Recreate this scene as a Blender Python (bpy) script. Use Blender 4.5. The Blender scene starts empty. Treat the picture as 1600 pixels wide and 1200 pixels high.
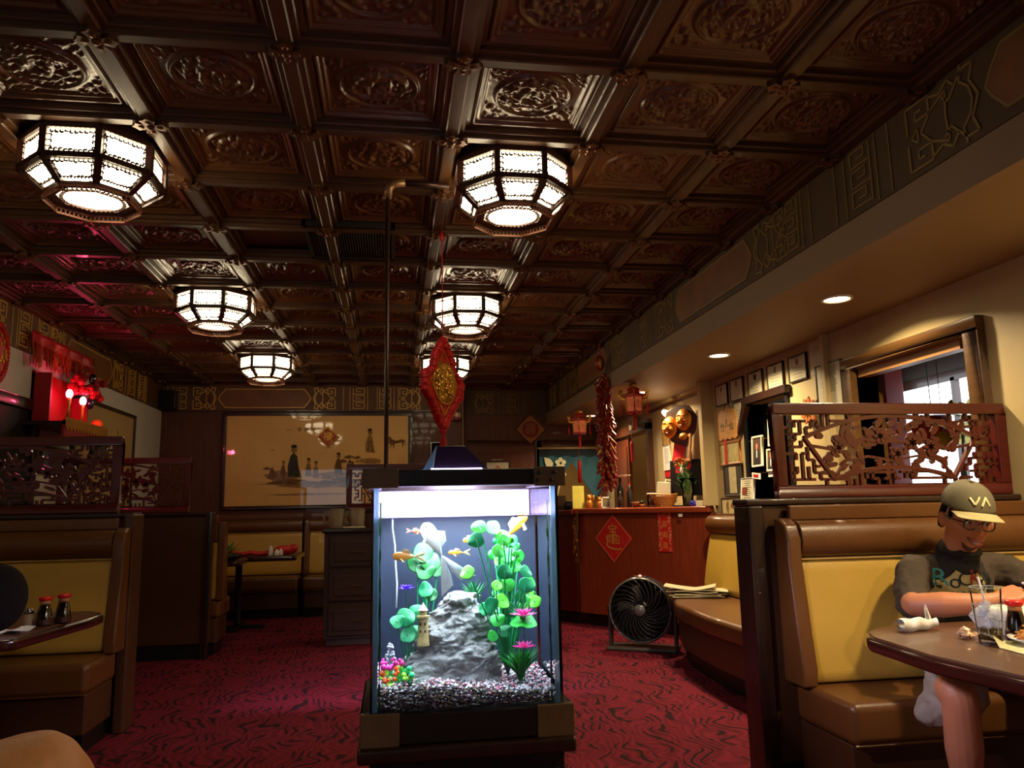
import bpy, bmesh, math, random
import numpy as np
from mathutils import Vector, Matrix, Euler
PI = math.pi
random.seed(7)
scn = bpy.context.scene
COL = scn.collection

# ---------------------------------------------------------------- camera
yaw, pitch, roll = math.radians(8.9), math.radians(9.2), math.radians(-1.15)
fw = Vector((math.sin(yaw)*math.cos(pitch), math.cos(yaw)*math.cos(pitch), math.sin(pitch)))
rt = Vector((math.cos(yaw), -math.sin(yaw), 0)); up = rt.cross(fw)
r2 = rt*math.cos(roll)+up*math.sin(roll); u2 = -rt*math.sin(roll)+up*math.cos(roll)
camd = bpy.data.cameras.new('camera'); cam = bpy.data.objects.new('camera', camd); COL.objects.link(cam)
cam.matrix_world = Matrix(((r2.x, u2.x, -fw.x, 0), (r2.y, u2.y, -fw.y, 0), (r2.z, u2.z, -fw.z, 1.18), (0, 0, 0, 1)))
camd.sensor_width = 36; camd.lens = 36*1200/1600; camd.clip_start = .05; camd.clip_end = 100
scn.camera = cam
# ---------------------------------------------------------------- world, exposure
W = bpy.data.worlds.new('world'); scn.world = W; W.use_nodes = True
W.node_tree.nodes['Background'].inputs[0].default_value = (.75, .6, .5, 1)
W.node_tree.nodes['Background'].inputs[1].default_value = 0.0
vs = scn.view_settings
vs.view_transform = 'Standard'; vs.look = 'None'; vs.gamma = 1; vs.use_curve_mapping = False
vs.exposure = 0.0
scn.cycles.caustics_refractive = False     # no noise from light focused through the tank water
LANTERN_E = 12.5        # emission of the paper panes of the octagonal ceiling lanterns
DOWN_W = 30.0           # downlights in the lower ceiling
WARM = (1.0, .74, .42)

def area(name, loc, rot, sx, sy, w, col, spread=180, parent=None):
    d = bpy.data.lights.new(name, 'AREA'); d.shape = 'RECTANGLE'; d.size = sx; d.size_y = sy; d.energy = w; d.color = col
    d.spread = math.radians(spread)
    o = bpy.data.objects.new(name, d); o.location = loc; o.rotation_euler = rot; COL.objects.link(o)
    if parent: o.parent = parent
    return o
def point(name, loc, w, col, r=.03, parent=None):
    d = bpy.data.lights.new(name, 'POINT'); d.energy = w; d.color = col; d.shadow_soft_size = r
    o = bpy.data.objects.new(name, d); o.location = loc; COL.objects.link(o)
    if parent: o.parent = parent
    return o
# downlights: recessed lamps in the lower ceiling (fixtures are built further down)
DOWNLIGHTS = [(2.40, y) for y in (.55, 2.15, 3.76, 5.32, 7.15, 9.05)]
for x, y in DOWNLIGHTS:
    area('downlight_lamp', (x, y, 2.262), (0, 0, 0), .10, .10, DOWN_W, (1, .78, .46), 150)
# fish tank lamp: the hood light, then two added helper lights
area('tank_lamp_light', (.19, 2.14, 1.275), (0, 0, 0), .26, .04, 75.0, (.84, .72, 1))
area('added_carpet_band_light', (.19, 2.12, 1.252), (math.radians(48), 0, 0), .26, .010, 200.0, (.88, .62, 1), 60)  # added light, aimed rearwards to throw the violet band on the carpet
area('added_underwater_light', (.19, 2.14, 1.158), (0, 0, 0), .36, .26, 10.0, (.78, .94, 1))  # added under the surface, replaces hood light that the water blocks
# weak daylight from the street window behind the camera
area('street_daylight', (-1.6, -1.5, 1.7), (math.radians(90), 0, 0), 1.6, 1.2, 6, (.80, .90, 1))
# daylight behind the pass-through
area('side_room_daylight', (4.72, 6.0, 1.9), (0, math.radians(-90), 0), .8, 1.4, 12, (.85, .92, 1))
area('hall_light', (2.5, 10.9, 2.2), (0, 0, 0), .5, .5, 9, (1, .78, .45))

# ---------------------------------------------------------------- materials
def lin(c):
    return tuple(((v/255)/12.92 if v/255 <= .04045 else ((v/255+.055)/1.055)**2.4) for v in c)
MC = {}
def M(name, rgb, rough=.5, metal=0., bump=0., bscale=60., var=.12, vscale=8., coat=0., emit=0., ecol=None, stretch=None, trans=0., ior=1.45, alpha=1., sss=0., spec=.5):
    if name in MC: return MC[name]
    m = bpy.data.materials.new(name); m.use_nodes = True; nt = m.node_tree; N = nt.nodes; L = nt.links
    b = N['Principled BSDF']; c = lin(rgb)
    tc = N.new('ShaderNodeTexCoord'); mp = N.new('ShaderNodeMapping'); L.new(tc.outputs['Object'], mp.inputs[0])
    if stretch: mp.inputs['Scale'].default_value = stretch
    if var > 0:
        n = N.new('ShaderNodeTexNoise'); n.inputs['Scale'].default_value = vscale; n.inputs['Detail'].default_value = 5
        L.new(mp.outputs[0], n.inputs['Vector'])
        mx = N.new('ShaderNodeMix'); mx.data_type = 'RGBA'
        mx.inputs[6].default_value = tuple(max(0, v*(1-var*2)) for v in c)+(1,); mx.inputs[7].default_value = tuple(min(1, v*(1+var*2)) for v in c)+(1,)
        L.new(n.outputs['Fac'], mx.inputs[0]); L.new(mx.outputs[2], b.inputs['Base Color'])
    else: b.inputs['Base Color'].default_value = c+(1,)
    b.inputs['Roughness'].default_value = rough; b.inputs['Metallic'].default_value = metal
    b.inputs['Coat Weight'].default_value = coat; b.inputs['IOR'].default_value = ior
    b.inputs['Transmission Weight'].default_value = trans; b.inputs['Alpha'].default_value = alpha
    b.inputs['Subsurface Weight'].default_value = sss; b.inputs['Specular IOR Level'].default_value = spec
    if emit: b.inputs['Emission Strength'].default_value = emit; b.inputs['Emission Color'].default_value = (ecol or c)+(1,)
    if bump:
        n2 = N.new('ShaderNodeTexNoise'); n2.inputs['Scale'].default_value = bscale; n2.inputs['Detail'].default_value = 6
        L.new(mp.outputs[0], n2.inputs['Vector']); bp = N.new('ShaderNodeBump'); bp.inputs['Strength'].default_value = bump
        bp.inputs['Distance'].default_value = .01; L.new(n2.outputs['Fac'], bp.inputs['Height']); L.new(bp.outputs[0], b.inputs['Normal'])
    MC[name] = m; return m
def wood(name, rgb, rough=.35, axis=2, coat=.3):
    s = [14, 14, 14]; s[axis] = 1.2
    return M(name, rgb, rough, bump=.06, bscale=8, var=.28, vscale=3, coat=coat, stretch=tuple(s))

def carpet_mat():
    m = bpy.data.materials.new('carpet'); m.use_nodes = True; nt = m.node_tree; N = nt.nodes; L = nt.links; b = N['Principled BSDF']
    tc = N.new('ShaderNodeTexCoord')
    n1 = N.new('ShaderNodeTexNoise'); n1.inputs['Scale'].default_value = 3.5; n1.inputs['Detail'].default_value = 1
    L.new(tc.outputs['Object'], n1.inputs['Vector'])
    add = N.new('ShaderNodeVectorMath'); add.operation = 'MULTIPLY_ADD'; add.inputs[1].default_value = (.35, .35, 0)
    L.new(n1.outputs['Color'], add.inputs[0]); L.new(tc.outputs['Object'], add.inputs[2])
    w = N.new('ShaderNodeTexWave'); w.inputs['Scale'].default_value = 5.0; w.inputs['Distortion'].default_value = 5; w.inputs['Detail'].default_value = 1; w.inputs['Detail Scale'].default_value = 1.2
    L.new(add.outputs[0], w.inputs['Vector'])
    r1 = N.new('ShaderNodeValToRGB'); r1.color_ramp.elements[0].position = .70; r1.color_ramp.elements[1].position = .82
    L.new(w.outputs['Fac'], r1.inputs[0])
    v = N.new('ShaderNodeTexNoise'); v.inputs['Scale'].default_value = 6; v.inputs['Detail'].default_value = 0
    L.new(tc.outputs['Object'], v.inputs['Vector'])
    r2_ = N.new('ShaderNodeValToRGB'); r2_.color_ramp.elements[0].position = .46; r2_.color_ramp.elements[1].position = .52
    L.new(v.outputs['Fac'], r2_.inputs[0])
    mu = N.new('ShaderNodeMath'); mu.operation = 'MULTIPLY'; L.new(r1.outputs[0], mu.inputs[0]); L.new(r2_.outputs[0], mu.inputs[1])
    w2 = N.new('ShaderNodeTexWave'); w2.inputs['Scale'].default_value = 7; w2.inputs['Distortion'].default_value = 8; w2.inputs['Detail'].default_value = 0
    L.new(add.outputs[0], w2.inputs['Vector'])
    mx0 = N.new('ShaderNodeMix'); mx0.data_type = 'RGBA'; mx0.inputs[6].default_value = lin((86, 15, 28))+(1,); mx0.inputs[7].default_value = lin((112, 22, 40))+(1,)
    L.new(w2.outputs['Fac'], mx0.inputs[0])
    mx = N.new('ShaderNodeMix'); mx.data_type = 'RGBA'; mx.inputs[7].default_value = lin((40, 10, 18))+(1,)
    L.new(mx0.outputs[2], mx.inputs[6]); L.new(mu.outputs[0], mx.inputs[0]); L.new(mx.outputs[2], b.inputs['Base Color'])
    b.inputs['Roughness'].default_value = .95; b.inputs['Specular IOR Level'].default_value = .15
    n3 = N.new('ShaderNodeTexNoise'); n3.inputs['Scale'].default_value = 220; L.new(tc.outputs['Object'], n3.inputs['Vector'])
    bp = N.new('ShaderNodeBump'); bp.inputs['Strength'].default_value = .5; bp.inputs['Distance'].default_value = .005
    L.new(n3.outputs['Fac'], bp.inputs['Height']); L.new(bp.outputs[0], b.inputs['Normal'])
    return m
def thin_glass(name, tint=(1, 1, 1), ior=1.35):
    m = bpy.data.materials.new(name); m.use_nodes = True; nt = m.node_tree; N = nt.nodes; L = nt.links
    N.remove(N['Principled BSDF']); t = N.new('ShaderNodeBsdfTransparent'); t.inputs[0].default_value = tuple(tint)+(1,)
    g = N.new('ShaderNodeBsdfGlossy'); g.inputs['Roughness'].default_value = .02
    fr = N.new('ShaderNodeFresnel'); fr.inputs[0].default_value = ior
    mx = N.new('ShaderNodeMixShader'); L.new(fr.outputs[0], mx.inputs[0]); L.new(t.outputs[0], mx.inputs[1]); L.new(g.outputs[0], mx.inputs[2])
    L.new(mx.outputs[0], N['Material Output'].inputs[0]); MC[name] = m; return m
def refract(name, ior=1.33, tint=(1, 1, 1)):
    m = bpy.data.materials.new(name); m.use_nodes = True; nt = m.node_tree; N = nt.nodes; L = nt.links
    N.remove(N['Principled BSDF']); g = N.new('ShaderNodeBsdfGlass'); g.inputs['IOR'].default_value = ior; g.inputs['Roughness'].default_value = 0; g.inputs[0].default_value = tuple(tint)+(1,)
    L.new(g.outputs[0], N['Material Output'].inputs[0]); MC[name] = m; return m

# ---------------------------------------------------------------- mesh builder
class MB:
    def __init__(s): s.v = []; s.f = []; s.mi = []; s.m = 0; s.T = None
    def add(s, vs, fs):
        o = len(s.v)
        for p in vs:
            p = Vector(p)
            if s.T is not None: p = s.T @ p
            s.v.append((p.x, p.y, p.z))
        for f in fs: s.f.append([i+o for i in f]); s.mi.append(s.m)
        return s
    def box(s, a, b, rot=None):
        x0, y0, z0 = a; x1, y1, z1 = b
        vs = [(x, y, z) for z in (z0, z1) for y in (y0, y1) for x in (x0, x1)]
        if rot is not None:
            c = Vector(((x0+x1)/2, (y0+y1)/2, (z0+z1)/2)); R = Euler(rot).to_matrix(); vs = [c+R@(Vector(p)-c) for p in vs]
        return s.add(vs, [(0, 2, 3, 1), (4, 5, 7, 6), (0, 1, 5, 4), (2, 6, 7, 3), (0, 4, 6, 2), (1, 3, 7, 5)])
    def bar(s, p, q, w, d, n=(0, 1, 0)):
        p = Vector(p); q = Vector(q); a = (q-p)
        if a.length < 1e-7: return s
        a.normalize(); n = Vector(n); sd = a.cross(n)
        if sd.length < 1e-5: n = Vector((1, 0, 0)); sd = a.cross(n)
        sd.normalize(); n = sd.cross(a).normalized(); vs = []
        for e in (p, q):
            for i, j in ((-1, -1), (1, -1), (1, 1), (-1, 1)): vs.append(e+sd*(i*w/2)+n*(j*d/2))
        return s.add(vs, [(3, 2, 1, 0), (4, 5, 6, 7), (0, 1, 5, 4), (1, 2, 6, 5), (2, 3, 7, 6), (3, 0, 4, 7)])
    def poly(s, pts, w, d, n=(0, 1, 0), closed=False):
        k = len(pts)
        for i in range(k if closed else k-1): s.bar(pts[i], pts[(i+1) % k], w, d, n)
        return s
    def tube(s, pts, r, n=8, cap=True):
        pts = [Vector(p) for p in pts]; k = len(pts); rs = r if isinstance(r, (list, tuple)) else [r]*k
        t0 = (pts[1]-pts[0]).normalized(); a = t0.orthogonal().normalized(); vs = []
        for i in range(k):
            t = (pts[min(i+1, k-1)]-pts[max(i-1, 0)])
            t = t.normalized() if t.length > 1e-9 else t0
            a = a-t*a.dot(t); a = a.normalized() if a.length > 1e-6 else t.orthogonal().normalized(); b = t.cross(a)
            for j in range(n):
                an = 2*PI*j/n; vs.append(pts[i]+(a*math.cos(an)+b*math.sin(an))*rs[i])
        fs = [(i*n+j, i*n+(j+1) % n, (i+1)*n+(j+1) % n, (i+1)*n+j) for i in range(k-1) for j in range(n)]
        if cap: fs += [tuple(range(n-1, -1, -1)), tuple((k-1)*n+j for j in range(n))]
        return s.add(vs, fs)
    def lathe(s, prof, n=20, c=(0, 0, 0), sx=1, sy=1, cap=True):
        vs = [(c[0]+r*math.cos(2*PI*j/n)*sx, c[1]+r*math.sin(2*PI*j/n)*sy, c[2]+z) for r, z in prof for j in range(n)]; k = len(prof)
        fs = [(i*n+j, i*n+(j+1) % n, (i+1)*n+(j+1) % n, (i+1)*n+j) for i in range(k-1) for j in range(n)]
        if cap: fs += [tuple(range(n-1, -1, -1)), tuple((k-1)*n+j for j in range(n))]
        return s.add(vs, fs)
    def ball(s, c, r, n=12, m=8):
        r = (r, r, r) if not isinstance(r, (tuple, list)) else r
        vs = [(c[0]+r[0]*math.sin(PI*i/m)*math.cos(2*PI*j/n), c[1]+r[1]*math.sin(PI*i/m)*math.sin(2*PI*j/n), c[2]-r[2]*math.cos(PI*i/m)) for i in range(m+1) for j in range(n)]
        fs = [(i*n+j, i*n+(j+1) % n, (i+1)*n+(j+1) % n, (i+1)*n+j) for i in range(m) for j in range(n)]
        return s.add(vs, fs)
    def prism(s, pts, z0, z1):      # polygon in xy, extruded in z
        k = len(pts); vs = [(x, y, z0) for x, y in pts]+[(x, y, z1) for x, y in pts]
        return s.add(vs, [tuple(range(k-1, -1, -1)), tuple(range(k, 2*k))]+[(i, (i+1) % k, (i+1) % k+k, i+k) for i in range(k)])
    def plate(s, pts, y0, y1):      # polygon in xz, extruded in y
        k = len(pts); vs = [(x, y0, z) for x, z in pts]+[(x, y1, z) for x, z in pts]
        return s.add(vs, [tuple(range(k)), tuple(range(2*k-1, k-1, -1))]+[(i+k, (i+1) % k+k, (i+1) % k, i) for i in range(k)])
    def ext(s, prof, x0, x1):       # profile in yz, extruded along x
        k = len(prof); vs = [(x0, y, z) for y, z in prof]+[(x1, y, z) for y, z in prof]
        return s.add(vs, [tuple(range(k)), tuple(range(2*k-1, k-1, -1))]+[(i+k, (i+1) % k+k, (i+1) % k, i) for i in range(k)])
    def grid(s, fn, nu, nv):
        vs = [fn(i/nu, j/nv) for j in range(nv+1) for i in range(nu+1)]
        return s.add(vs, [(j*(nu+1)+i, j*(nu+1)+i+1, (j+1)*(nu+1)+i+1, (j+1)*(nu+1)+i) for j in range(nv) for i in range(nu)])
    def build(s, name, mats, parent=None, bevel=0, smooth=False, kind=None, label=None, loc=None, rot=None, seg=2, solid=0, sub=0):
        me = bpy.data.meshes.new(name); me.from_pydata(s.v, [], s.f)
        if not isinstance(mats, (list, tuple)): mats = [mats]
        for m in mats: me.materials.append(m)
        if len(mats) > 1: me.polygons.foreach_set('material_index', s.mi)
        bm = bmesh.new(); bm.from_mesh(me); bmesh.ops.remove_doubles(bm, verts=bm.verts, dist=1e-6); bmesh.ops.recalc_face_normals(bm, faces=bm.faces); bm.to_mesh(me); bm.free()
        if smooth: me.polygons.foreach_set('use_smooth', [True]*len(me.polygons))
        me.update(); o = bpy.data.objects.new(name, me); COL.objects.link(o)
        if parent is not None: o.parent = parent
        if bevel:
            b = o.modifiers.new('b', 'BEVEL'); b.width = bevel; b.segments = seg; b.limit_method = 'ANGLE'; b.angle_limit = math.radians(40)
            if seg > 1: 
                me.polygons.foreach_set('use_smooth', [True]*len(me.polygons)); o.modifiers.new('w', 'WEIGHTED_NORMAL')
        if solid: q = o.modifiers.new('s', 'SOLIDIFY'); q.thickness = solid; q.offset = 0
        if sub: q = o.modifiers.new('u', 'SUBSURF'); q.levels = q.render_levels = sub
        if kind: o['kind'] = kind
        if label: o['label'] = label
        if loc is not None: o.location = loc
        if rot is not None: o.rotation_euler = rot
        return o
def tag(o, label, cat, group=None):
    o['label'] = label; o['category'] = cat
    if group: o['group'] = group
    return o
def thing(name, label, cat, loc=(0, 0, 0), rz=0, group=None, rot=None):
    o = bpy.data.objects.new(name, None); COL.objects.link(o); o.location = loc; o.rotation_euler = rot or (0, 0, rz); o.empty_display_size = .1
    return tag(o, label, cat, group)
def struct(o): o['kind'] = 'structure'; return o
def copy_tree(o, parent=None, loc=None, rz=None, label=None):
    kids = list(o.children); c = o.copy(); COL.objects.link(c); c.parent = parent
    if loc is not None: c.location = loc
    if rz is not None: c.rotation_euler = (0, 0, rz)
    if label: c['label'] = label
    for k in kids: copy_tree(k, c)
    return c
def text(name, s, size, mat, parent, loc, rot, ext=.0006, align='CENTER', sx=1, shear=0):
    cu = bpy.data.curves.new(name, 'FONT'); cu.body = s; cu.size = size; cu.extrude = ext; cu.align_x = align; cu.align_y = 'CENTER'; cu.shear = shear; cu.resolution_u = 3
    t = bpy.data.objects.new(name, cu); COL.objects.link(t)
    dg = bpy.context.evaluated_depsgraph_get(); me = bpy.data.meshes.new_from_object(t.evaluated_get(dg))
    bpy.data.objects.remove(t); me.materials.clear(); me.materials.append(mat)
    o = bpy.data.objects.new(name, me); COL.objects.link(o); o.location = loc; o.rotation_euler = rot; o.scale = (sx, 1, 1)
    if parent is not None: o.parent = parent
    return o
def arc(cx, cz, r, a0, a1, n=12, ry=None):
    ry = ry or r
    return [(cx+r*math.cos(math.radians(a0+(a1-a0)*i/n)), cz+ry*math.sin(math.radians(a0+(a1-a0)*i/n))) for i in range(n+1)]

# shared materials
m_ceil = M('ceiling_wood', (88, 54, 24), .34, bump=.12, bscale=40, var=.25, vscale=6, coat=.25, spec=.6)
m_beam = M('beam_wood', (74, 46, 22), .42, var=.25, vscale=5, coat=.1, spec=.5)
m_rose = M('rosette_bronze', (96, 62, 34), .35, metal=.5, bump=.2, bscale=60)
m_brownwall = wood('brown_panel', (84, 44, 24), .5, 2, .1)
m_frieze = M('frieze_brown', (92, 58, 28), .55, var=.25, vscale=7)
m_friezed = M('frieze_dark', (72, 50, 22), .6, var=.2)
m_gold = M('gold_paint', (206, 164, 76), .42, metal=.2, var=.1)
m_cream = M('cream_wall', (188, 166, 118), .55, bump=.04, bscale=90, var=.03)
m_white = M('white_wall', (196, 192, 182), .65, bump=.04, bscale=90, var=.03)
m_soffit = M('lower_ceiling_paint', (134, 108, 78), .6, bump=.03, bscale=80, var=.03)
m_vinyl = M('brown_vinyl', (98, 60, 27), .34, bump=.10, bscale=120, var=.08, coat=.15)
m_vinyld = M('dark_brown_vinyl', (72, 42, 22), .4, bump=.10, bscale=120, var=.08)
m_creamv = M('cream_vinyl', (190, 152, 62), .38, bump=.10, bscale=110, var=.05, coat=.1)
m_mahog = wood('mahogany', (78, 17, 11), .32, 0, .35)
m_dkwood = wood('dark_wood', (42, 22, 14), .35, 2, .3)
m_black = M('black_plastic', (16, 15, 16), .4, var=.05)
m_table = M('table_brown', (84, 54, 30), .38, bump=.02, var=.15, coat=.15)
m_tedge = M('table_edge', (46, 18, 10), .18, var=.15, coat=.7)
m_red = M('red_silk', (178, 16, 22), .45, bump=.1, bscale=200, var=.15)
m_redp = M('red_paper', (188, 26, 24), .5, var=.1)
m_gfoil = M('gold_foil', (196, 146, 56), .28, metal=.7, bump=.3, bscale=70, var=.1)
m_paper = M('paper', (206, 198, 172), .6, var=.04)
m_paperw = M('white_paper', (224, 220, 214), .6, var=.03)
m_ink = M('ink', (46, 38, 28), .7, var=.1)
m_steel = M('steel', (150, 150, 150), .25, metal=1, var=.05)
m_glass = thin_glass('clear_glass')
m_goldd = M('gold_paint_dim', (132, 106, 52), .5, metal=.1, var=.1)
# ================================================================= the room shell
XL, XS, XR, YF, YF2, YB = -2.78, 2.04, 2.85, 9.8, 10.1, -1.6
HC, HL = 2.74, 2.28
b = MB(); b.box((XL-.2, YB-.2, -.12), (6.2, 12.2, 0)); struct(b.build('floor', carpet_mat()))
# coffered ceiling: slab > carved tiles, beams, rosettes
b = MB(); b.box((XL-.2, YB, 2.83), (XS, YF2+.2, 2.95)); ceiling = struct(b.build('ceiling', m_ceil))
CX = [-2.799+.608*i for i in range(9)]; CX[0] = XL; CX[8] = XS
CY = [2.5+.582*k for k in range(-4, 14)]
n = 116; px, py = .608, .582
U, V = np.meshgrid(np.linspace(-px/2, px/2, n+1), np.linspace(-py/2, py/2, n+1))
def smooth(x, a, bb): t = np.clip((x-a)/(bb-a), 0, 1); return t*t*(3-2*t)
def dragon_tile(seed):
    rng = np.random.RandomState(seed)
    d = np.maximum(np.abs(U), np.abs(V)*1.04); h = np.zeros_like(U)
    h += .020*np.exp(-((d-.218)/.009)**2) + .008*np.exp(-((d-.198)/.006)**2)
    h -= .006*(1-smooth(d, .185, .195))
    r = np.hypot(U, V*1.02); h += .016*np.exp(-((r-.148)/.0065)**2)
    # two writhing dragons inside the ring
    dd = np.full_like(U, 9.)
    for sgn in (1, -1):
        for t in np.linspace(0, 1, 60):
            a = 2*PI*(t*1.15)+(0 if sgn > 0 else PI)+.6; rr = .03+.075*t+.018*math.sin(11*t)
            dd = np.minimum(dd, np.hypot(U-rr*math.cos(a), V-rr*math.sin(a)))
    body = np.exp(-(dd/.011)**2)
    nz = np.zeros_like(U)
    for i in range(22):
        a = rng.rand()*2*PI; f_ = 70+rng.rand()*190; nz += np.sin(f_*(U*math.cos(a)+V*math.sin(a))+rng.rand()*6)
    nz = np.clip(nz/5.5, -1, 1); blob = smooth(nz, .05, .5)
    inner = 1-smooth(r, .128, .140); h += inner*(.014*body+.011*blob*(1-.5*body))
    # corner sprays
    cr = smooth(np.abs(U)+np.abs(V), .235, .255)*smooth(r, .166, .175)*(1-smooth(d, .176, .188))
    h += cr*.011*smooth(nz+.3*np.sin(140*(np.abs(U)-np.abs(V))), -.05, .45)
    return h
def tile_mesh(seed):
    h = dragon_tile(seed); me = bpy.data.meshes.new('ceiling_tile')
    co = np.stack([U, V, -h], -1).reshape(-1, 3); ii = np.arange((n+1)*(n+1)).reshape(n+1, n+1)
    fs = np.stack([ii[:-1, :-1], ii[1:, :-1], ii[1:, 1:], ii[:-1, 1:]], -1).reshape(-1, 4)
    me.from_pydata(co.tolist(), [], fs.tolist()); me.materials.append(m_ceil); me.polygons.foreach_set('use_smooth', [True]*len(me.polygons)); me.update(); return me
tms = [tile_mesh(s) for s in (3, 8)]
VENT = (3, 8)      # cell that holds the air vent
for i in range(8):
    for k in range(len(CY)-1):
        if (i, k) == (3, 7): continue
        x0, x1 = CX[i], CX[i+1]; y0, y1 = CY[k], CY[k+1]
        if y0 > YF2: continue
        o = bpy.data.objects.new('ceiling_tile', tms[(i*3+k*5) % 2]); COL.objects.link(o); o.parent = ceiling
        o.location = ((x0+x1)/2, (y0+y1)/2, 2.80); o.scale = ((x1-x0)/px, 1, 1)
        if (i+k) % 2: o.rotation_euler = (0, 0, PI)
b = MB(); b.box((-.028, YB, 2.742), (.028, YF2, 2.81)); b.box((-.052, YB, 2.762), (.052, YF2, 2.81)); b.box((-.075, YB, 2.785), (.075, YF2, 2.81))
lb = b.build('ceiling_beam', m_beam, ceiling, bevel=.005, seg=1); lb.location.x = CX[0]+.04
for x in CX[1:-1]: o = lb.copy(); COL.objects.link(o); o.location.x = x
o = lb.copy(); COL.objects.link(o); o.location.x = XS-.04
b = MB(); b.box((XL, -.026, 2.746), (XS, .026, 2.81)); b.box((XL, -.048, 2.764), (XS, .048, 2.81)); b.box((XL, -.070, 2.787), (XS, .070, 2.81))
cb = b.build('ceiling_beam', m_beam, ceiling, bevel=.005, seg=1); cb.location.y = CY[0]
for y in CY[1:]:
    if y < YF2: o = cb.copy(); COL.objects.link(o); o.location.y = y
b = MB()
for a in range(4):
    b.T = Matrix.Rotation(a*PI/2, 4, 'Z')
    b.prism([(0, -.012), (.03, -.022), (.05, -.030), (.058, -.012), (.070, 0), (.058, .012), (.05, .030), (.03, .022), (0, .012)], -.016, 0)
    b.ball((.035, 0, -.016), (.014, .012, .006), 8, 4)
b.T = None; b.ball((0, 0, -.016), (.016, .016, .012), 10, 5)
rs = b.build('rosette', m_rose, ceiling); rs.location = (CX[1], CY[2], 2.744)
for i, x in enumerate(CX[1:-1]+[XS-.04, XL+.05]):
    for k, y in enumerate(CY[2:]):
        if (i, k) == (0, 0) or y > YF: continue
        o = rs.copy(); COL.objects.link(o); o.location = (x, y, 2.744)
# lower plaster ceiling on the right and the face that carries the frieze
b = MB(); b.box((XS+.02, YB, HL), (XR+.2, YF2+.2, HL+.08)); struct(b.build('ceiling_right', m_soffit)).name = 'ceiling'
b = MB(); b.box((XS-.006, YB, HL-.003), (XS+.05, YF2, 2.43)); struct(b.build('trim_1', m_soffit))
# walls
b = MB(); b.box((XL-.2, YB-.2, 0), (XL, YF+.1, 2.9)); struct(b.build('wall_left', m_white))
b = MB(); b.box((XL-.2, YF, 0), (.88, YF+.4, 2.9)); wf = struct(b.build('wall_front', m_brownwall))
b = MB(); b.box((.88, YF2, 2.0), (XR+.2, YF2+.12, 2.9)); b.box((.88, YF2, 0), (.98, YF2+.12, 2.05)); b.box((1.87, YF2, 0), (1.97, YF2+.12, 2.05)); b.box((2.78, YF2, 0), (XR+.2, YF2+.12, 2.05))
struct(b.build('wall_front_recess', m_brownwall)).name = 'wall_front'
b = MB(); b.box((XL-.2, YB-.2, 0), (XR+.2, YB, 2.9)); struct(b.build('wall_back', m_brownwall))
b = MB(); b.box((-2.45, YB, 1.05), (-.75, YB+.03, 2.35)); w3 = struct(b.build('window_3', m_dkwood)); b = MB(); b.box((-2.40, YB+.031, 1.10), (-.80, YB+.034, 2.30)); b.build('pane', M('street_pane', (200, 215, 230), .3, emit=1.0, ecol=(.8, .9, 1), var=0), w3)
# right wall, with the pass-through, the display niche and the far doorway
b = MB()
T = .14
b.box((XR, YB, 0), (XR+T, 3.36, 2.36)); b.box((XR, 3.36, 2.0), (XR+T, 4.33, 2.36)); b.box((XR, 3.36, 0), (XR+T, 4.33, 1.15))
b.box((XR, 4.33, 0), (XR+T, 5.2, 2.36)); b.box((XR, 5.2, 0), (XR+T, 5.86, 1.16)); b.box((XR, 5.2, 1.98), (XR+T, 5.86, 2.36))
b.box((XR, 5.86, 0), (XR+T, 8.25, 2.36)); b.box((XR, 8.25, 2.03), (XR+T, 9.5, 2.36)); b.box((XR, 9.5, 0), (XR+T, YF2+.2, 2.36))
struct(b.build('wall_right', m_cream))
# hall behind the curtain doorway, corridor behind the right doorway
m_tan = M('tan_wall', (170, 134, 80), .6, var=.04)
b = MB(); b.box((1.6, 12.0, 0), (3.3, 12.1, 2.6)); b.box((1.5, YF2+.12, 0), (1.6, 12.1, 2.6)); b.box((3.3, YF2+.12, 0), (3.4, 12.1, 2.6)); b.box((1.5, YF2+.12, 2.5), (3.4, 12.1, 2.6)); struct(b.build('wall_hall', m_tan))
b = MB(); b.box((4.1, 8.0, 0), (4.2, 10, 2.5)); b.box((XR+T, 9.9, 0), (4.2, 10.0, 2.5)); b.box((XR+T, 7.9, 0), (4.2, 8.0, 2.5)); struct(b.build('wall_corridor', m_tan))
point('corridor_bulb', (3.5, 9.0, 2.2), 5, WARM, .05)
# side room behind the pass-through: dark walls, one tall daylit window
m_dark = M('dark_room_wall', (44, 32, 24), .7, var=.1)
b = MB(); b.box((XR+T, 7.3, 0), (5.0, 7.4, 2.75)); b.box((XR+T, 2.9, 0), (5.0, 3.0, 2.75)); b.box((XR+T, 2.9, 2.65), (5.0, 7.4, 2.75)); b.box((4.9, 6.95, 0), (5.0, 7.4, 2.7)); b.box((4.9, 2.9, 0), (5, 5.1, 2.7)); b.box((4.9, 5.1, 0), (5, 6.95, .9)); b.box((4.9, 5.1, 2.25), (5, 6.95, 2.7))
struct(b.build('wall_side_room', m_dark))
wn = MB(); wn.box((4.88, 5.05, .86), (4.93, 7.0, .92)); wn.box((4.88, 5.05, 2.22), (4.93, 7.0, 2.30)); wn.box((4.88, 5.03, .86), (4.93, 5.1, 2.3)); wn.box((4.88, 6.95, .86), (4.93, 7.02, 2.3)); wn.box((4.88, 6.0, .9), (4.93, 6.05, 2.25))
w1 = struct(wn.build('window_1', m_dkwood))
m_day = M('daylight_pane', (235, 240, 250), .4, emit=3.2, ecol=(.92, .95, 1), var=0)
b = MB(); b.box((4.935, 5.1, .92), (4.94, 6.95, 2.25)); b.build('pane', m_day, w1)
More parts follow.
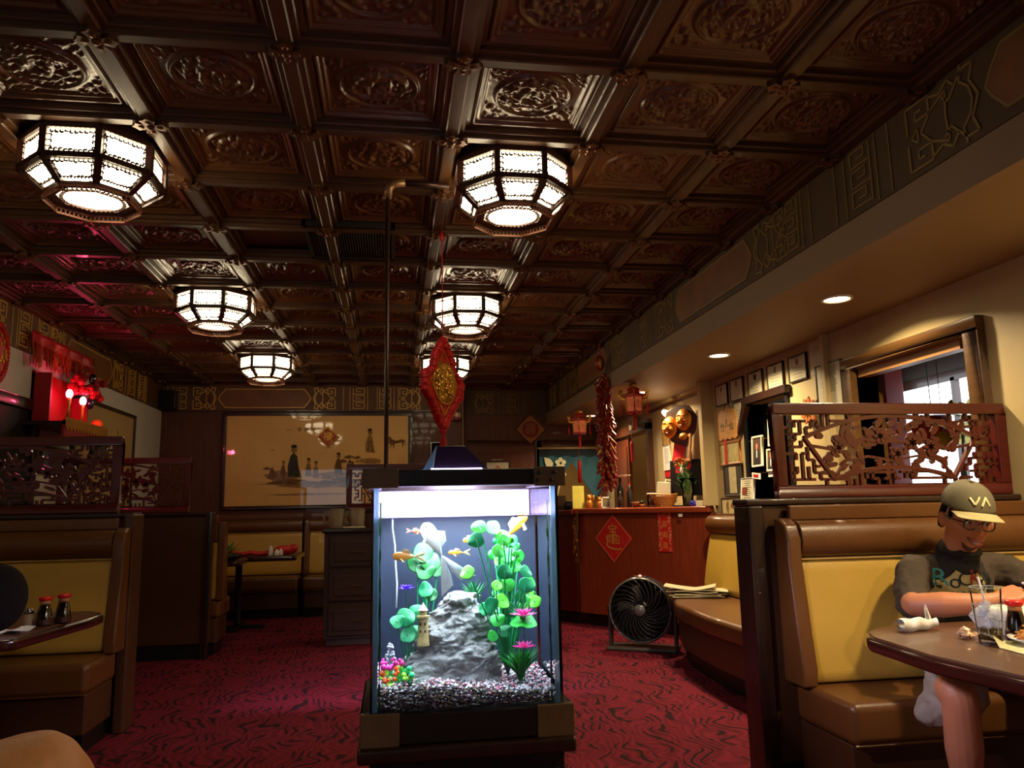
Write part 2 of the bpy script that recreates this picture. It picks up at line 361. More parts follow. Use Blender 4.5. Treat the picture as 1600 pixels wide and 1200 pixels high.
# casing round the pass-through (window opening), light track under its head
b = MB()
for a, c in (((2.80, 3.26, 1.15), (3.02, 3.36, 2.0)), ((2.80, 4.33, 1.15), (3.02, 4.42, 2.0)), ((2.80, 3.26, 2.0), (3.02, 4.42, 2.07)), ((2.80, 3.26, 1.09), (3.02, 4.42, 1.15))): b.box(a, c)
w2 = struct(b.build('window_2', wood('casing_wood', (92, 62, 30), .4, 1), bevel=.006))
b = MB(); b.box((2.86, 3.45, 1.94), (2.93, 4.33, 2.0)); b.build('shutter_track', M('track_tan', (150, 104, 60), .4), w2)
# door and doorway casings on the far wall
m_door = wood('door_brown', (88, 42, 24), .35, 2, .4)
b = MB(); b.box((.98, YF2-.02, 0), (1.87, YF2+.04, 2.0)); d1 = struct(b.build('door_1', m_door))
b = MB(); b.box((1.03, YF2-.03, .25), (1.80, YF2-.02, .95)); b.box((1.03, YF2-.03, 1.05), (1.80, YF2-.02, 1.9)); b.build('door_panel', m_door, d1, bevel=.004)
b = MB(); b.tube([(1.78, YF2-.02, 1.0), (1.78, YF2-.07, 1.0)], .012); b.ball((1.78, YF2-.08, 1.0), .028); b.build('knob', m_steel, d1, smooth=True)
m_cas = wood('door_casing', (74, 38, 22), .35, 2, .4)
def casing(name, x0, x1, z, y, m=m_cas):
    b = MB(); b.box((x0-.08, y-.03, 0), (x0, y+.02, z+.08)); b.box((x1, y-.03, 0), (x1+.08, y+.02, z+.08)); b.box((x0, y-.03, z), (x1, y+.02, z+.08)); return struct(b.build(name, m, bevel=.004))
casing('trim_2', .98, 1.87, 1.99, YF2); casing('trim_3', 1.97, 2.72, 1.99, YF2)
b = MB(); b.box((2.79, 8.17, 0), (2.86, 8.25, 2.1)); b.box((2.79, 9.5, 0), (2.86, 9.58, 2.1)); b.box((2.79, 8.17, 2.02), (2.86, 9.58, 2.14)); struct(b.build('trim_4', m_cas, bevel=.004))
b = MB(); b.box((2.84, 9.05, 0), (2.88, 9.5, 2.0)); d3 = struct(b.build('door_2', m_door))
b = MB(); b.box((2.825, 9.1, .3), (2.84, 9.44, 1.9)); b.build('door_panel', m_door, d3, bevel=.004)
# projecting end of the panelled wall + thin light corner strip
b = MB(); b.box((.88, YF-.012, 0), (.892, YF+.05, 2.74)); struct(b.build('trim_5', M('corner_strip', (150, 116, 80), .35)))
# picture ledge and post on the right wall
b = MB(); b.box((2.80, 4.60, 1.1), (2.85, 4.64, 2.28)); struct(b.build('trim_6', m_cream, bevel=.003))
b = MB(); b.box((2.74, 6.52, 1.17), (2.85, 6.60, 2.28)); struct(b.build('trim_7', m_cream, bevel=.003))
b = MB(); b.box((2.825, 6.6, 2.20), (2.85, 8.2, 2.22)); struct(b.build('trim_8', m_cas))

# ---------------------------------------------------------------- painted frieze
def key_pts(h):       # one Greek key, height h, returned as polyline (s, t)
    g = h/7; return [(0, 0), (5*g, 0), (5*g, 5*g), (2*g, 5*g), (2*g, 3*g), (3.4*g, 3*g)]
def frieze(name, mapf, segs, nrm, H=.30, base=None, gm=None):
    gm = gm or m_gold
    """mapf(s, t) -> world point; segs: list of (kind, s0, s1)"""
    tr = base
    for kind, s0, s1 in segs:
        L = s1-s0; mid = (s0+s1)/2; fl = 1 if L > 0 else -1; L = abs(L)
        P = lambda s, t: mapf(s0+fl*s, t)
        def line(pts, w=.010, closed=False):
            q.poly([P(*p) for p in pts], w, .006, nrm, closed)
        q = MB()
        if kind == 'cartouche':
            e = .045
            o = [(e*2.2, .035), (L-e*2.2, .035), (L-e*1.6, .07), (L-e, .10), (L-e*.4, .15), (L-e, .20), (L-e*1.6, .23), (L-e*2.2, .265), (e*2.2, .265), (e*1.6, .23), (e, .20), (e*.4, .15), (e, .10), (e*1.6, .07)]
            line(o, .011, True); q.build('cartouche_outline', gm, tr)
            q = MB(); pts = [P(*p) for p in o]; q.add(pts, [tuple(range(len(pts)))]); nv = Vector(nrm)*.0015
            q.v = [tuple(Vector(v)+nv) for v in q.v]; q.build('cartouche_panel', m_frz_l, tr)
        elif kind == 'scroll':
            for m_ in (0, 1):
                f = (lambda t: t) if m_ == 0 else (lambda t: H-t)
                g = L*.13
                line([(g, f(.13)), (g, f(.02)), (g*3.2, f(.02)), (g*3.2, f(.09)), (g*1.9, f(.09)), (g*1.9, f(.055)), (g*2.5, f(.055))])
                line([(g*3.2, f(.03)), (g*4.2, f(.05)), (g*5.0, f(.02)), (g*5.6, f(.06)), (g*5.0, f(.10)), (g*4.4, f(.07))])
                line([(g*5.6, f(.06)), (g*6.3, f(.02)), (g*7.2, f(.02)), (g*6.8, f(.08)), (g*7.4, f(.15))])
                line([(g*6.2, f(.0)), (g*6.0, f(.06)), (g*6.7, f(.10)), (g*6.9, f(.15))])
            line([(L*.30, .15), (L*.42, .21), (L*.62, .25), (L*.60, .15), (L*.62, .05), (L*.42, .09)], .009, True)
            line([(L*.18, .15), (L*.26, .18), (L*.26, .12)], .008, True)
            q.build('scroll_motif', gm, tr)
        elif kind == 'key':
            w = L
            for r_ in range(3):
                t0 = .025+r_*.092; g = .085
                line([(0, t0), (w, t0), (w, t0+g*.85), (w*.28, t0+g*.85), (w*.28, t0+g*.38), (w*.68, t0+g*.38)], .008)
            line([(0, .02), (0, .285)], .008)
            q.build('key_motif', gm, tr)
        elif kind == 'stripe':
            for s in (0, L): line([(s, 0), (s, H)], .006)
            q.build('stripe_motif', gm, tr)
        elif kind == 'dark':
            pass
m_frz_l = M('frieze_panel_light', (116, 72, 34), .5, bump=.1, bscale=12, var=.3, vscale=5)
def unit(c0, sgn, cl=1.14, sl=.32):   # motifs around a cartouche that starts at c0
    out = [('cartouche', c0, c0+cl), ('scroll', c0-.02-sl+.02, c0), ('scroll', c0+cl+sl, c0+cl)]
    e = c0+cl+sl+.06
    out += [('stripe', e, e+.08), ('key', e+.12, e+.26), ('stripe', e+.30, e+.42), ('key', e+.45, e+.59), ('stripe', e+.63, e+.68)]
    return out
b = MB(); b.box((XL, YF-.012, 2.43), (.88, YF, 2.75)); f1 = struct(b.build('trim_9', m_frieze))
frieze('f', lambda s, t: Vector((s, YF-.014, 2.438+t)), [g for c in (-2.14, .36) for g in unit(c, 1) if g[1] < .84 and g[2] < .86]+[('stripe', -2.72, -2.66), ('key', -2.62, -2.5)], (0, -1, 0), base=f1)
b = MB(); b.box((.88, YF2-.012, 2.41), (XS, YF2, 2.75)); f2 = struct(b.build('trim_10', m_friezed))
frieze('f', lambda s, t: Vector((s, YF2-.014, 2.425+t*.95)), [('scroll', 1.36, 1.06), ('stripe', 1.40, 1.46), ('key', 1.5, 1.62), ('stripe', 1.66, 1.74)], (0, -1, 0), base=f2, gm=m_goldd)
b = MB(); b.box((XL, YB, 2.43), (XL+.012, YF, 2.75)); f3 = struct(b.build('trim_11', m_frieze))
frieze('f', lambda s, t: Vector((XL+.014, s, 2.438+t)), [g for c in (2.0, 4.46, 6.92) for g in unit(c, 1)], (1, 0, 0), base=f3)
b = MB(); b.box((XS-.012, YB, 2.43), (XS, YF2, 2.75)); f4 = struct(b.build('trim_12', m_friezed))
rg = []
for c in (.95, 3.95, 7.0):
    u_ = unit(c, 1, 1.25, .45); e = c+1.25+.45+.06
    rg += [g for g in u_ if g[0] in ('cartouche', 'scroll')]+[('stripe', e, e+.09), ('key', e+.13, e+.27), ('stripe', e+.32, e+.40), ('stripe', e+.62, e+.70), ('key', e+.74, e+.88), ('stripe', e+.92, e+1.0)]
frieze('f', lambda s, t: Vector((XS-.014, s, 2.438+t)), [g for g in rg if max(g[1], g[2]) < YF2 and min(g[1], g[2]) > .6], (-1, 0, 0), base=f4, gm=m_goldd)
# gilded relief band edge under the frieze on the far wall
b = MB(); b.box((XL, YF-.02, 2.425), (.88, YF, 2.437)); struct(b.build('trim_13', m_dkwood))

# ---------------------------------------------------------------- ceiling lanterns
m_pane = M('lantern_pane', (255, 240, 205), .4, emit=LANTERN_E, ecol=(1.0, .80, .50), var=0)
m_lfr = M('lantern_frame', (58, 30, 18), .35, metal=.1, var=.1, coat=.2)
m_lapron = M('lantern_apron', (120, 74, 50), .4, metal=.3)
def octa(R, z, k): a = math.radians(22.5+45*k); return Vector((R*math.cos(a), R*math.sin(a), z))
def make_lantern():
    t = thing('ceiling_lantern', '', 'lamp', (0, 0, HC), 0, 'octagonal lanterns under the coffered ceiling')
    z0, z1, z2 = -.005, -.130, -.205; R1, R2 = .272, .180
    fr = MB()
    for k in range(8):
        a, c = k, k+1
        fr.bar(octa(R1, z0, a), octa(R1, z0, c), .030, .022, (0, 0, 1)); fr.bar(octa(R1, z1, a), octa(R1, z1, c), .034, .024, (0, 0, 1))
        fr.bar(octa(R1, z0, a), octa(R1, z1, a), .036, .026, (1, 0, 0)); fr.bar(octa(R1, z1, a), octa(R2, z2, a), .030, .020, (0, 0, 1))
        fr.add([octa(R2+.012, z2, a), octa(R2+.012, z2, c), octa(.140, z2, c), octa(.140, z2, a), octa(R2+.012, z2-.012, a), octa(R2+.012, z2-.012, c), octa(.140, z2-.012, c), octa(.140, z2-.012, a)],
               [(0, 1, 2, 3), (7, 6, 5, 4), (0, 4, 5, 1), (2, 6, 7, 3)])
    fr.build('frame', m_lfr, t)
    cp = MB()
    for k in range(8): pass
    cp.lathe([(.262, 0), (.262, .05)], 8); cp.T = None
    o = cp.build('ceiling_plate', m_beam, t); o.rotation_euler = (0, 0, math.radians(22.5))
    for k in range(8):
        p = [octa(R1-.006, z0-.012, k), octa(R1-.006, z0-.012, k+1), octa(R1-.006, z1+.012, k+1), octa(R1-.006, z1+.012, k)]
        q = [v*0.985 for v in p]; b = MB(); b.add(p, [(0, 1, 2, 3)]); b.build('upper_pane', m_pane, t)
        p = [octa(R1-.012, z1-.010, k), octa(R1-.012, z1-.010, k+1), octa(R2+.006, z2+.006, k+1), octa(R2+.006, z2+.006, k)]
        b = MB(); b.add(p, [(0, 1, 2, 3)]); b.build('lower_pane', m_pane, t)
        # fretwork: small hooked bars along the border of both panes of this side
        f = MB(); rnd = random.Random(k)
        for (A, B, C, D, off) in ((octa(R1, z0-.012, k), octa(R1, z0-.012, k+1), octa(R1, z1+.012, k+1), octa(R1, z1+.012, k), .0),
                                  (octa(R1-.004, z1-.012, k), octa(R1-.004, z1-.012, k+1), octa(R2+.014, z2+.006, k+1), octa(R2+.014, z2+.006, k), .0)):
            def Q(u, v): return (A.lerp(B, u)).lerp(D.lerp(C, u), v)
            nn = (B-A).cross(D-A)
            for u in [.1+.8*i/9 for i in range(10)]:
                for v, s in ((.04, 1), (.96, -1)):
                    hh = .07+.08*rnd.random(); f.bar(Q(u, v), Q(u, v+s*hh), .006, .004, nn); f.bar(Q(u, v+s*hh), Q(u+.06, v+s*hh), .006, .004, nn)
            for v in (.25, .5, .75):
                for u, s in ((.07, 1), (.93, -1)): f.bar(Q(u, v), Q(u+s*.06, v), .006, .004, nn); f.bar(Q(u+s*.06, v), Q(u+s*.06, v+.1), .006, .004, nn)
            f.poly([Q(.12, .12), Q(.88, .12), Q(.88, .88), Q(.12, .88)], .0035, .003, nn, True)
        f.build('fretwork', m_lfr, t)
    b = MB(); b.lathe([(.135, z2+.002), (.12, z2-.004), (.001, z2-.006)], 32, cap=False); b.build('diffuser', m_pane, t, smooth=True)
    b = MB()
    for j in range(40):
        a = 2*PI*j/40; p = Vector((.128*math.cos(a), .128*math.sin(a), z2-.014)); b.bar(p, p*1+Vector((-.016*math.cos(a), -.016*math.sin(a), 0)), .010, .004, (0, 0, 1))
    b.build('diffuser_fringe', m_lfr, t)
    b = MB()
    for k in range(8):
        A, B = octa(R2+.008, z2-.012, k), octa(R2+.008, z2-.012, k+1)
        dz = Vector((0, 0, -.034)); nn = (B-A).cross(Vector((0, 0, 1)))
        b.bar(A+dz*.08, B+dz*.08, .004, .004, nn); b.bar(A+dz*.9, B+dz*.9, .004, .004, nn)
        for j in range(8):
            u = (j+.5)/8; p = A.lerp(B, u)+dz*.5; r_ = .011; d = (B-A).normalized()
            ring = [p+d*(r_*math.cos(w_))+Vector((0, 0, 1))*(r_*math.sin(w_)) for w_ in [2*PI*i/6 for i in range(6)]]
            b.poly(ring, .0035, .0035, nn, True)
    b.build('apron', m_lapron, t)
    return t
lant = make_lantern()
LP = [((-1.28, 3.37), 'octagonal glowing ceiling lantern, nearest one at the left of the picture'), ((.546, 3.37), 'octagonal glowing ceiling lantern, nearest one right of the ceiling vent and pole'),
      ((-1.28, 5.70), 'octagonal glowing ceiling lantern, second in the left row'), ((.546, 5.70), 'octagonal glowing ceiling lantern directly above the red knot ornament, second in the right row'),
      ((-1.28, 8.03), 'octagonal glowing ceiling lantern, smallest and farthest of the left row'), ((.546, 8.03), 'octagonal glowing ceiling lantern, farthest one, partly hidden behind the red knot ornament')]
for i, ((x, y), lab) in enumerate(LP):
    if i == 0: lant.location = (x, y, HC); lant['label'] = lab
    else: copy_tree(lant, None, (x, y, HC), label=lab)
# downlight fixtures
b = MB(); b.lathe([(.085, 0), (.085, -.008), (.070, -.010), (.066, -.002)], 28, cap=False); 
dl = thing('downlight', 'recessed round downlight in the lower ceiling', 'lamp', (2.40, 3.76, HL), 0, 'recessed downlights in the lower ceiling')
b.build('trim_ring', M('white_enamel', (225, 215, 190), .4), dl, smooth=True)
b = MB(); b.lathe([(.066, -.004), (.001, -.006)], 28, cap=False); b.build('bulb', M('downlight_bulb', (255, 240, 200), .4, emit=14, ecol=(1, .82, .5), var=0), dl, smooth=True)
dls = ['', '', 'recessed round downlight nearest the camera, above the pass-through window', 'recessed round downlight above the row of framed certificates', 'recessed round downlight just right of the hanging red palace lantern', 'recessed round downlight farthest away, beside the firecracker string']
for i, (x, y) in enumerate(DOWNLIGHTS):
    if i == 2: dl.location = (x, y, HL); dl['label'] = dls[2]
    elif i > 2: copy_tree(dl, None, (x, y, HL), label=dls[i])
# air vent set in the ceiling grid
t = thing('ceiling_vent', 'dark louvred air vent filling one ceiling coffer beside the pole', 'vent', (-.25, 4.457, 2.75))
b = MB(); w, h = .255, .285
for a, c in (((-w, -h, 0), (w, -h+.02, .03)), ((-w, h-.02, 0), (w, h, .03)), ((-w, -h, 0), (-w+.02, h, .03)), ((w-.02, -h, 0), (w, h, .03))): b.box(a, c)
m_vent = M('vent_dark', (30, 26, 22), .85)
b.build('frame', m_vent, t)
for i in range(30):
    x = -.225+.45*i/29; b = MB(); b.box((x-.002, -h+.02, .004), (x+.002, h-.02, .020), rot=(0, .6, 0)); b.build('slat', m_vent, t)
b = MB(); b.box((-w, -h, .028), (w, h, .034)); b.build('backing', m_black, t)
# ================================================================= carved screens
def fret(b, w, h, g, th, d, seed, inside=lambda x, z: True, frac=1.0):
    rnd = random.Random(seed); nx, nz = int(w/g), int(h/g); gx, gz = w/nx, h/nz
    pt = lambda i, j: (-w/2+i*gx, -h/2+j*gz)
    seen = set(); stack = []
    nodes = [(i, j) for i in range(nx+1) for j in range(nz+1) if inside(*pt(i, j))]; ns = set(nodes)
    edge = [(i, j) for i, j in nodes if i in (0, nx) or j in (0, nz)]
    st = edge[:]; seen = set(st); rnd.shuffle(st)
    while st:
        c = st[-1] if rnd.random() < .7 else st[rnd.randrange(len(st))]
        opts = [(c[0]+a, c[1]+e) for a, e in ((1, 0), (-1, 0), (0, 1), (0, -1)) if (c[0]+a, c[1]+e) in ns and (c[0]+a, c[1]+e) not in seen]
        if not opts: st.remove(c); continue
        q = rnd.choice(opts); seen.add(q); st.append(q)
        p0, p1 = pt(*c), pt(*q); b.bar((p0[0], 0, p0[1]), (p1[0], 0, p1[1]), th, d)
        
def leaf(b, x, z, L, wd, a, y0, y1):
    pts = []
    for s in (1, -1):
        for i in range(6):
            t = i/5 if s > 0 else 1-i/5; ww = wd*math.sin(PI*min(1, t*.95+.03))*(1+.25*math.sin(9*t))
            pts.append((x+math.cos(a)*t*L-math.sin(a)*ww*s, z+math.sin(a)*t*L+math.cos(a)*ww*s))
    b.plate(pts, y0, y1)
def screen(label, w, h, loc, seed, rz=0, g=.030):
    t = thing('carved_screen', label, 'screen', loc, rz, 'carved red-brown fretwork screens on the booth partitions')
    fw_ = .052; y = .022; b = MB()
    b.box((-w/2, -y, 0), (w/2, y, fw_)); b.box((-w/2, -y, h-fw_), (w/2, y, h)); b.box((-w/2, -y, fw_), (-w/2+fw_, y, h-fw_)); b.box((w/2-fw_, -y, fw_), (w/2, y, h-fw_))
    b.build('frame', m_mahog, t, bevel=.006)
    W_, H_ = w-2*fw_, h-2*fw_; k = W_/1.06; kz = H_/.316
    def fan(x, z):   # inside the fan?
        x /= k; z /= kz
        top = .148-.50*x*x*1.05; bot = -.075-.55*x*x
        side = .42-(.03-z)*.62
        return z < top and z > bot and abs(x) < side
    b = MB(); b.T = Matrix.Translation((0, 0, h/2)); fret(b, W_, H_, g*.92, .0125, .018, seed, lambda x, z: not fan(x, z)); b.build('fret_lattice', m_mahog, t, kind='stuff')
    b = MB(); b.T = Matrix.Translation((0, 0, h/2))
    A = [(x, .152-.50*x*x*1.05) for x in np.linspace(-.43, .43, 21)]; B = [(x, -.080-.55*x*x) for x in np.linspace(-.30, .30, 17)]
    for P_ in (A, B): b.poly([(x*k, 0, max(-H_/2, z*kz)) for x, z in P_], .017, .026)
    for s in (1, -1): b.bar((s*.43*k, 0, A[-1][1]*kz), (s*.30*k, 0, max(-H_/2, B[-1][1]*kz)), .014, .024)
    b.build('fan_border', m_mahog, t)
    rnd = random.Random(seed+5); b = MB(); b.T = Matrix.Translation((0, 0, h/2))
    for s in (-1, 1):
        pts = [(s*.40, .02), (s*.28, .0), (s*.16, .05), (s*.04, .03), (-s*.05, .07)]; b.poly([(x*k, 0, z*kz) for x, z in pts], .012, .016)
        pts = [(s*.30, -.13), (s*.24, -.05), (s*.12, -.03), (0, -.05)]; b.poly([(x*k, 0, z*kz) for x, z in pts], .010, .016)
    nl = 0
    while nl < 92:
        x = rnd.uniform(-.39, .39); z = rnd.uniform(-.12, .14)
        if abs(x) > .30 and rnd.random() < .45: continue
        if fan(x*k, z*kz) and fan(x*k+.02, z*kz) and fan(x*k-.02, z*kz):
            leaf(b, x*k, z*kz, rnd.uniform(.04, .075), rnd.uniform(.010, .018), rnd.uniform(0, 2*PI), -rnd.uniform(.004, .011), .006); nl += 1
    for x, z, r_ in ((.10, .03, .040), (.19, .01, .036), (-.06, .06, .034), (-.27, .01, .03), (.02, -.02, .034)):
        for j in range(6):
            a = j*PI/3; leaf(b, x*k, z*kz, r_, r_*.33, a, -.012, .006)
    b.build('carved_foliage', m_mahog, t)
    return t

# ================================================================= booth benches
def bench(label, w, loc, rz, depth=.48, sh=.455, cream=m_creamv, rolltop=1.17, group='padded vinyl booth benches', mirror=False):
    """back plane at local y=0, seat runs to y=-depth, width along +x from 0"""
    t = thing('booth_bench', label, 'bench', loc, rz, group)
    e = .035
    class MBm(MB):
        def __init__(s_): MB.__init__(s_); s_.T = Matrix.Diagonal((-1 if mirror else 1, 1, 1, 1))
    b = MBm(); b.box((.02, -depth+.05, .10), (w, -.02, .30)); b.build('base', m_vinyld, t, bevel=.01)
    b = MBm(); b.box((.04, -depth+.09, 0), (w, -.04, .10)); b.build('toe_kick', m_black, t)
    b = MBm(); b.box((.0, -depth, .30), (w, -.03, sh)); b.build('seat', m_vinyl, t, bevel=.035, seg=4)
    b = MBm(); b.tube([(.012, -depth+.012, .305), (w, -depth+.012, .305)], .006, 6); b.build('seat_piping', m_vinyl, t)
    # leaning cream back cushion
    z0, z1 = sh+.005, .945
    prof = [(-.03, z0), (-.135, z0), (-.155, z0+.05), (-.135, z0+.2), (-.105, z1-.05), (-.085, z1), (-.03, z1)]
    b = MBm(); b.ext(prof, e, w); b.build('back_cushion', cream, t, bevel=.012, seg=3)
    b = MBm(); b.tube([(e, -.095, z1+.002), (w, -.095, z1+.002)], .005, 6); b.build('back_piping', M('pale_piping', (196, 160, 92), .35), t)
    # rolled brown headrest and flat band above it
    b = MBm(); pr = [(-.02, z1+.004)]+[(-.055+.055*math.cos(a)-.02, (z1+1.10)/2+.004+(1.10-z1)/2*math.sin(a)) for a in [PI*1.5-PI*i/12 for i in range(13)]]+[(-.02, 1.105)]
    b.ext(pr, e, w); b.build('headrest_roll', m_vinyl, t, smooth=False, bevel=.004)
    b = MBm(); b.box((e, -.035, 1.105), (w, -.005, rolltop)); b.build('top_band', m_vinyl, t, bevel=.008)
    # side gusset
    b = MBm(); prs = [(-.01, z0-.01), (-.165, z0-.01), (-.175, z0+.06), (-.150, z0+.22), (-.118, z1), (-.125, 1.03), (-.10, 1.09), (-.05, 1.115), (-.01, 1.115)]
    b.ext(prs, -.03, e); b.build('side_gusset', m_vinyl, t, bevel=.012, seg=3)
    return t
def partition(label, x0, x1, y, loc_t=.12, z=1.20, mat=m_vinyld):
    t = thing('booth_partition', label, 'partition', ((x0+x1)/2, y, 0), 0, 'brown booth partitions')
    w = (x1-x0)/2; d = loc_t/2
    b = MB(); b.box((-w+.04, -d+.005, .12), (w, d-.005, z-.03)); b.build('panel', mat, t, bevel=.008)
    b = MB(); b.box((-w+.05, -d+.02, 0), (w, d-.02, .12)); b.build('plinth', m_black, t)
    b = MB(); b.box((-w-.01, -d-.012, z-.03), (w, d+.012, z)); b.build('cap_rail', m_dkwood, t, bevel=.008)
    return t, w, d
# right booth
p, w, d = partition('brown vinyl partition with dark wooden end post behind the person in a cap', 1.51, 2.84, 3.22)
b = MB(); b.box((-w-.005, -d-.02, 0), (-w+.065, d+.01, 1.17)); b.build('end_post', m_dkwood, p, bevel=.008)
bench('cream and brown vinyl booth bench on which the person in a cap sits', 1.20, (1.645, 3.155, 0), 0, .44)
screen('red-brown carved fan screen on the right-hand partition above the capped person', 1.165, .425, (2.262, 3.22, 1.20), 11)
# left booth, near side
p, w, d = partition('brown vinyl partition behind the nearest left-hand bench', -2.78, -1.47, 4.83)
b = MB(); b.box((w-.05, -d-.03, 0), (w+.01, d+.03, 1.19)); b.build('end_post', m_vinyld, p, bevel=.012, seg=3)
bench('cream and brown vinyl booth bench at the left, facing the camera behind the table', 1.24, (-1.50, 4.742, 0), 0, .45, mirror=True)
bench('brown vinyl booth bench in the lower left corner with its back to the camera', 1.35, (-1.42, 2.72, 0), PI, .52, .43)
screen('dark carved screen on the nearest left-hand partition, cut by the picture edge', 1.18, .445, (-2.165, 4.83, 1.20), 23)
p, w, d = partition('tall brown end panel of the second left-hand booth, beside the aisle', -2.78, -1.52, 7.0)
b = MB(); b.box((w-.05, -d-.015, 0), (w-.025, d+.0, 1.20)); b.build('dark_edge_trim', m_dkwood, p); b = MB(); b.box((w-.012, -d-.02, 0), (w+.004, -d-.002, 1.20)); b.build('metal_edge_strip', m_steel, p)
screen('carved screen on the second left-hand partition, cream wall showing through it', 1.06, .47, (-2.25, 7.0, 1.20), 37, g=.034)
bench('padded vinyl bench end showing just behind the tall brown end panel', 1.2, (-1.46, 7.07, 0), PI, .48)
bench('cream-backed vinyl bench along the far wall under the large painting', 1.66, (-2.73, 9.78, 0), 0, .5)
bench('narrow cream-backed vinyl bench section at the far wall beside the drawer cabinet', .60, (-1.02, 9.78, 0), 0, .5)
# partition with the third screen behind the cabinet
p, w, d = partition('brown partition directly behind the drawer cabinet', -.46, .52, 7.78)
screen('small carved screen behind the fish tank and pitchers, in front of the painting', .96, .44, (.03, 7.78, 1.20), 51, g=.034)
# tables
def table(label, pts, z, loc, foot, rz=0, th=.045, lip=True):
    t = thing('dining_table', label, 'table', loc, rz)
    b = MB(); b.prism(pts, z-.006, z); b.build('tabletop', m_table, t)
    cx = sum(p[0] for p in pts)/len(pts); cy = sum(p[1] for p in pts)/len(pts)
    o = [(cx+(x-cx)*(1+.012/max(.1, abs(x-cx)+.01)), cy+(y-cy)*(1+.012/max(.1, abs(y-cy)+.01))) for x, y in pts]
    b = MB(); b.prism(o, z-.006-th, z-.006); b.build('table_edge', m_tedge, t, bevel=.014, seg=3)
    b = MB(); b.lathe([(.04, .03), (.035, .06), (.035, z-.10), (.06, z-.055)], 16, (foot[0], foot[1], 0)); b.build('pedestal', m_black, t, smooth=True)
    b = MB(); b.box((foot[0]-.28, foot[1]-.035, 0), (foot[0]+.28, foot[1]+.035, .035)); b.box((foot[0]-.035, foot[1]-.28, 0), (foot[0]+.035, foot[1]+.28, .035)); b.build('foot', m_black, t, bevel=.01)
    return t
def rrect(x0, y0, x1, y1, r, cor=(1, 1, 1, 1), n=6):
    out = []
    for (cx, cy, a, on) in ((x0+r, y0+r, PI, cor[0]), (x1-r, y0+r, 1.5*PI, cor[1]), (x1-r, y1-r, 0, cor[2]), (x0+r, y1-r, .5*PI, cor[3])):
        if on: out += [(cx+r*math.cos(a+PI/2*i/n), cy+r*math.sin(a+PI/2*i/n)) for i in range(n+1)]
        else: out += [(cx+r*math.copysign(1, math.cos(a+.7)), cy+r*math.copysign(1, math.sin(a+.7)))]
    return out
# right table: near edge runs from the rounded tip towards the lower right
RT = (1.60, 2.48)
pts = [(1.535, 1.74), (1.50, 2.05), (1.53, 2.36), (1.57, 2.45), (1.64, 2.51), (1.73, 2.55), (2.83, 2.60), (2.83, 1.72)]
t_right = table('brown dining table with dark rounded edge in front of the person in a cap', pts, .75, (0, 0, 0), (2.25, 2.15))
table('brown dining table with sauce bottles in the left-hand booth', [(-2.76, 3.12), (-1.48, 3.12), (-1.38, 3.20), (-1.31, 3.72), (-1.31, 3.86), (-1.38, 3.93), (-2.76, 3.98)], .75, (0, 0, 0), (-2.0, 3.55))
table('dark table holding a leafy planter in the second left-hand booth', rrect(-2.7, 7.60, -1.42, 8.12, .05), .75, (0, 0, 0), (-2.1, 7.86))
table('dark table carrying rolled red napkins under the large painting', rrect(-2.2, 8.25, -.98, 9.05, .05), .75, (0, 0, 0), (-1.6, 8.65))
# ---------------- condiments
def lathe_obj(name, label, cat, prof, mat, loc, n=20, group=None, **k):
    b = MB(); b.lathe(prof, n); o = b.build(name, mat, smooth=True, loc=loc, **k); return tag(o, label, cat, group)
m_soy = M('soy_sauce_glass', (20, 8, 6), .06, var=0, coat=1)
def soy(label, loc, s=1, grp='soy sauce bottles'):
    t = thing('soy_sauce_bottle', label, 'bottle', loc, 0, grp); t.scale = (s, s, s)
    b = MB(); b.lathe([(.028, 0), (.031, .004), (.031, .022), (.026, .055), (.020, .078), (.0185, .084)], 20); b.build('body', m_soy, t, smooth=True)
    b = MB(); b.lathe([(.0185, .084), (.0185, .098)], 20); b.build('neck', M('pale_plastic', (190, 140, 90), .4), t, smooth=True)
    b = MB(); b.lathe([(.021, .098), (.024, .101), (.024, .110), (.021, .113), (.008, .114)], 20); b.tube([(.015, 0, .108), (.030, 0, .111)], .004, 6); b.build('cap', M('red_cap', (214, 30, 24), .3, var=0), t, smooth=True)
    b = MB(); b.lathe([(.0318, .006), (.0314, .026)], 20, cap=False); b.build('label_band', M('bottle_label', (60, 24, 14), .4), t); return t
soy('soy sauce bottle with red cap on the right table beside the takeout box', (1.90, 2.19, .75), 1.05)
soy('soy sauce bottle with red cap on the left table, left one of the pair', (-1.392, 3.47, .75))
soy('soy sauce bottle with red cap on the left table, right one of the pair', (-1.345, 3.53, .75), 1.03)
t = thing('salt_shaker', 'small glass shaker with metal lid beside the sauce bottles on the left table', 'shaker', (-1.450, 3.47, .75))
b = MB(); b.lathe([(.020, 0), (.022, .01), (.018, .05)], 12); b.build('body', M('shaker_glass', (150, 130, 90), .1, coat=.5), t, smooth=True)
b = MB(); b.lathe([(.019, .05), (.019, .062), (.010, .070)], 12); b.build('lid', m_steel, t, smooth=True)
# folded napkin / paper on the left table
b = MB(); b.grid(lambda u, v: (-1.60+.22*u, 3.22+.12*v+.03*u, .752+.010*math.sin(9*u)*math.cos(6*v)+.006*abs(math.sin(14*u))), 14, 6)
tag(b.build('paper_napkin', m_paperw, solid=.002), 'crumpled white paper napkin on the near left table', 'napkin')
